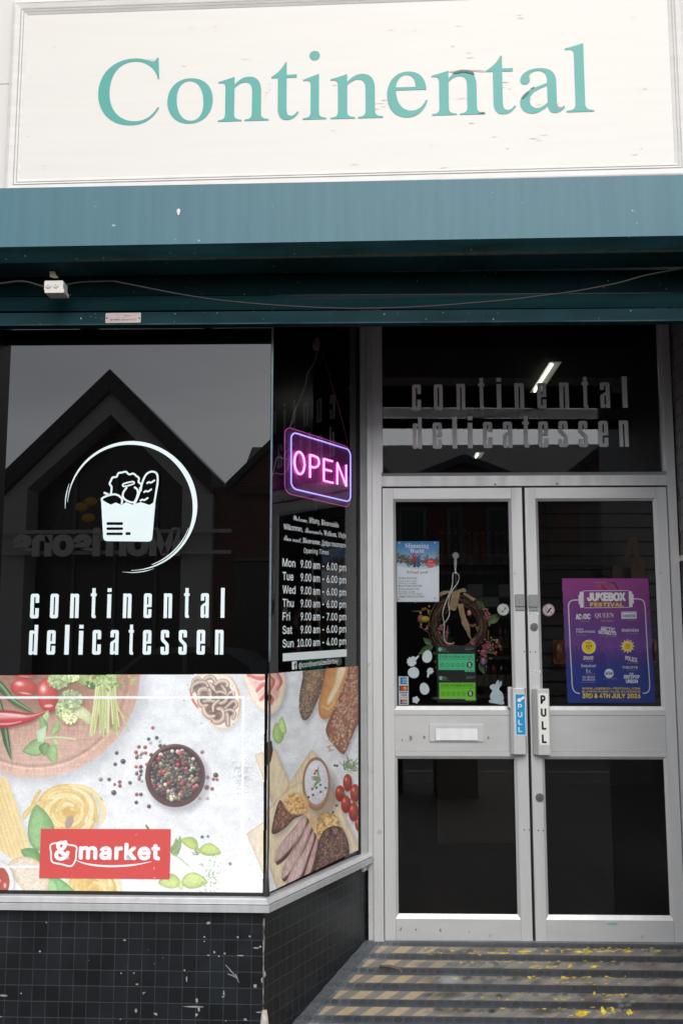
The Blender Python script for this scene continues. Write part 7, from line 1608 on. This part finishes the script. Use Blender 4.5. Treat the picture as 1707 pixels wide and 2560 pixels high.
# ================================================================== ACROSS THE STREET (seen mirrored in the glass)
BRICK = brickmat('red_brick', C(112, 64, 52), C(92, 54, 45), C(110, 98, 90), 0.225, 0.075, 0.010, rough=.85, bump=.4, var=.2)
SLATE = brickmat('roof_slate', C(70, 74, 82), C(58, 62, 70), C(36, 38, 42), 0.3, 0.24, 0.016, rough=.6, bump=.4, var=.2)
GREYF = pm('grey_blue_frame', C(96, 104, 114), rough=.5, var=.1); DKG = pm('dark_shopfront', C(30, 29, 30), rough=.25, var=.3); PALE = pm('pale_cladding', C(200, 196, 194), rough=.6, var=.08, vscale=(1, 1, 4))
X_F = Frame((0, -20.0, 0), 180)                                      # faces the camera side: u runs towards -x, n towards +y
def XP(x, z): return (-x, z)
gb = thing('gabled_store', 'pale gabled store entrance with glazed front across the street', 'building', (-7.9, -21.5, 0))
def outline(pts): return [XP(*q) for q in pts]
m = MB(); m.prism(X_F, outline([(-10.95, 6.3), (-7.95, 9.27), (-5.0, 6.3), (-5.0, 5.7), (-7.95, 8.65), (-10.95, 5.7)]), -6, .5); m.build('roof', SLATE, gb)
m = MB(); m.prism(X_F, outline([(-11.2, 0), (-10.25, 0), (-10.25, 5.9), (-7.94, 8.0), (-5.85, 5.9), (-5.85, 0), (-5.0, 0), (-5.0, 5.69), (-7.95, 8.64), (-11.2, 5.4)]), -.6, .3); m.build('bargeboard', PALE, gb)
m = MB(); m.prism(X_F, outline([(-11.1, 0), (-5.1, 0), (-5.1, 5.6), (-7.94, 8.5), (-11.1, 5.4)]), -1.2, -.8); m.build('glazed_wall', DKG, gb)
for x in (-9.2, -8.0, -6.8):
    m = MB(); m.box(X_F, -x-.05, -x+.05, 0, 6.6, -.79, -.7); m.build('mullion', GREYF, gb)
LET = pm('grey_channel_letters', C(226, 220, 216), rough=.5)
nm = thing('store_name_sign', 'grey raised store name letters on two rails across the street', 'sign', (-8.1, -19.4, 3.9))
for z in (4.63, 4.05): m = MB(); m.box(X_F, 4.4, 11.0, z-.05, z+.05, .6, .66); m.build('sign_rail', PALE, nm)
v, f = glyphs('Morrisons', INTER, .04); x0, x1, y0, y1 = v[:, 0].min(), v[:, 0].max(), v[:, 1].min(), v[:, 1].max()
U_ = 5.79+(v[:, 0]-x0)/(x1-x0)*4.63; V_ = 3.93+(v[:, 1]-y0)/(y1-y0)*.80
for dn in (.70, .78): m = MB(); m.add([X_F.P(a, b, dn) for a, b in zip(U_, V_)], f); m.build('name_lettering', LET, nm)
m = MB()
for (x, z) in ((-8.55, 5.3), (-8.35, 5.0), (-8.3, 5.45)): m.ball(X_F.P(-x, z, .72), 1, sx=.2, sz=.13, sy=.04, seg=10, rings=6)
m.build('leaf_emblem', pm('yellow_leaf', C(220, 160, 40), rough=.5), nm)
te = thing('brick_terrace', 'red brick terrace with slate roof and blue-grey windows across the street', 'building', (4, -22, 0))
m = MB(); m.box(X_F, -14, 5.0, 0, 5.95, -6, 0); m.build('wall', BRICK, te)
m = MB(); zr_, ze = 7.68, 5.7; m.add([(-4.4, -19.8, ze), (14, -19.8, ze), (14, -23, zr_), (-4.4, -23, zr_), (-4.4, -26.2, ze), (14, -26.2, ze)], [(1, 0, 3, 2), (2, 3, 4, 5)], 0, [(0, 0), (18.4, 0), (18.4, 3.9), (0, 3.9), (0, 7.8), (18.4, 7.8)]); m.build('roof', SLATE, te)
for (cx_, w_, top_) in ((2.78, 1.75, 6.75), (7.9, 2.2, 7.9), (-1.9, 2.5, 8.7)):
    m = MB(); m.prism(X_F, outline([(cx_-w_, 5.95), (cx_+w_, 5.95), (cx_, top_-.12)]), -2.8, .05); g_ = m.build('brick_gable', BRICK, te)
    m = MB(); m.prism(X_F, outline([(cx_-w_-.25, 5.8), (cx_, top_-.2), (cx_+w_+.25, 5.8), (cx_+w_+.25, 6.02), (cx_, top_+.05), (cx_-w_-.25, 6.02)]), -2.9, .25); m.build('verge', SLATE, g_)
for (xa, xb) in ((.84, 1.67), (2.27, 2.73), (3.4, 4.1), (6.15, 6.85), (8.4, 9.2), (-2.4, -1.5)):
    m = MB(); o = (-xb, -xa, 4.05, 5.55); i_ = grow(o, -.10); m.ring(X_F, o, i_, .03, .03); m.ring(X_F, grow(o, .0001), o, 0, .03); w_ = m.build('window', GREYF, te)
    m = MB(); m.box(X_F, i_[0], i_[1], i_[2], i_[3], .002, .012); m.build('pane', DKG, w_)
m = MB(); m.box(X_F, -14, 4.4, 3.84, 3.92, 0.001, .22); m.build('fascia_ledge', GREYF, te)
m = MB(); m.box(X_F, -14, 4.4, 0.0, 3.8, .001, .10); m.build('shop_level', DKG, te)
m = MB(); m.tube([(5.2, -19.9, 3.9), (5.2, -19.9, 5.95)], .05, seg=8); m.build('drainpipe', pm('grey_pipe', C(80, 84, 92), rough=.5), te)
# parked car at the far kerb
car = thing('parked_car', 'dark silver hatchback parked at the far kerb, mirrored in the black window', 'car', (-4.5, -13.2, -.12))
CARF = Frame((0, -12.5, 0), 180)
def cz(x): return -x
body = [(-6.55, .15), (-6.6, .55), (-6.5, .8), (-5.6, .95), (-5.0, 1.38), (-4.5, 1.48), (-3.2, 1.46), (-2.7, 1.2), (-2.4, .95), (-2.35, .5), (-2.4, .15)]
m = MB(); m.prism(CARF, smooth_closed([XP(*q) for q in body], 3), -1.7, 0); m.build('body', pm('silver_car_paint', C(96, 102, 108), rough=.25, metal=.4), car, bevel=.05)
for q in ([(-5.4, .97), (-4.95, 1.33), (-4.2, 1.38), (-4.2, .97)], [(-4.1, .97), (-4.1, 1.38), (-3.25, 1.36), (-2.85, 1.1), (-2.8, .97)]): m = MB(); m.prism(CARF, outline(q), -.01, .012); m.build('side_window', DKG, car)
for x in (-5.75, -3.15):
    m = MB(); m.disc(CARF, -x, .2, .32, -.2, .02, seg=22); m.disc(CARF, -x, .2, .2, .02, .03, mat=1, seg=18); m.build('wheel', [BLACKP, ALU], car)
# street furniture close by
bn_ = thing('litter_bin', 'dark square litter bin on the pavement, mirrored in the door glass', 'litter bin', (.98, -1.45, 0))
m = MB(); gbox(m, .66, 1.08, -1.7, -1.25, 0.0, .92); m.build('bin_body', pm('bin_black', C(24, 24, 26), rough=.5, var=.2), bn_, bevel=.02); m = MB(); gbox(m, .64, 1.10, -1.72, -1.23, .925, .98); m.build('lid', pm('bin_black', C(24, 24, 26)), bn_, bevel=.015)
be = thing('street_bench', 'dark bench on the pavement beside the litter bin, mirrored in the door glass', 'bench', (-.3, -1.8, 0))
m = MB(); gbox(m, -1.1, .5, -2.05, -1.6, .40, .46); m.build('seat', pm('bench_dark', C(40, 38, 38), rough=.6), be, bevel=.01)
for x in (-.9, .3): m = MB(); gbox(m, x-.04, x+.04, -2.0, -1.65, 0, .399); m.build('leg', pm('bench_dark', C(40, 38, 38)), be)
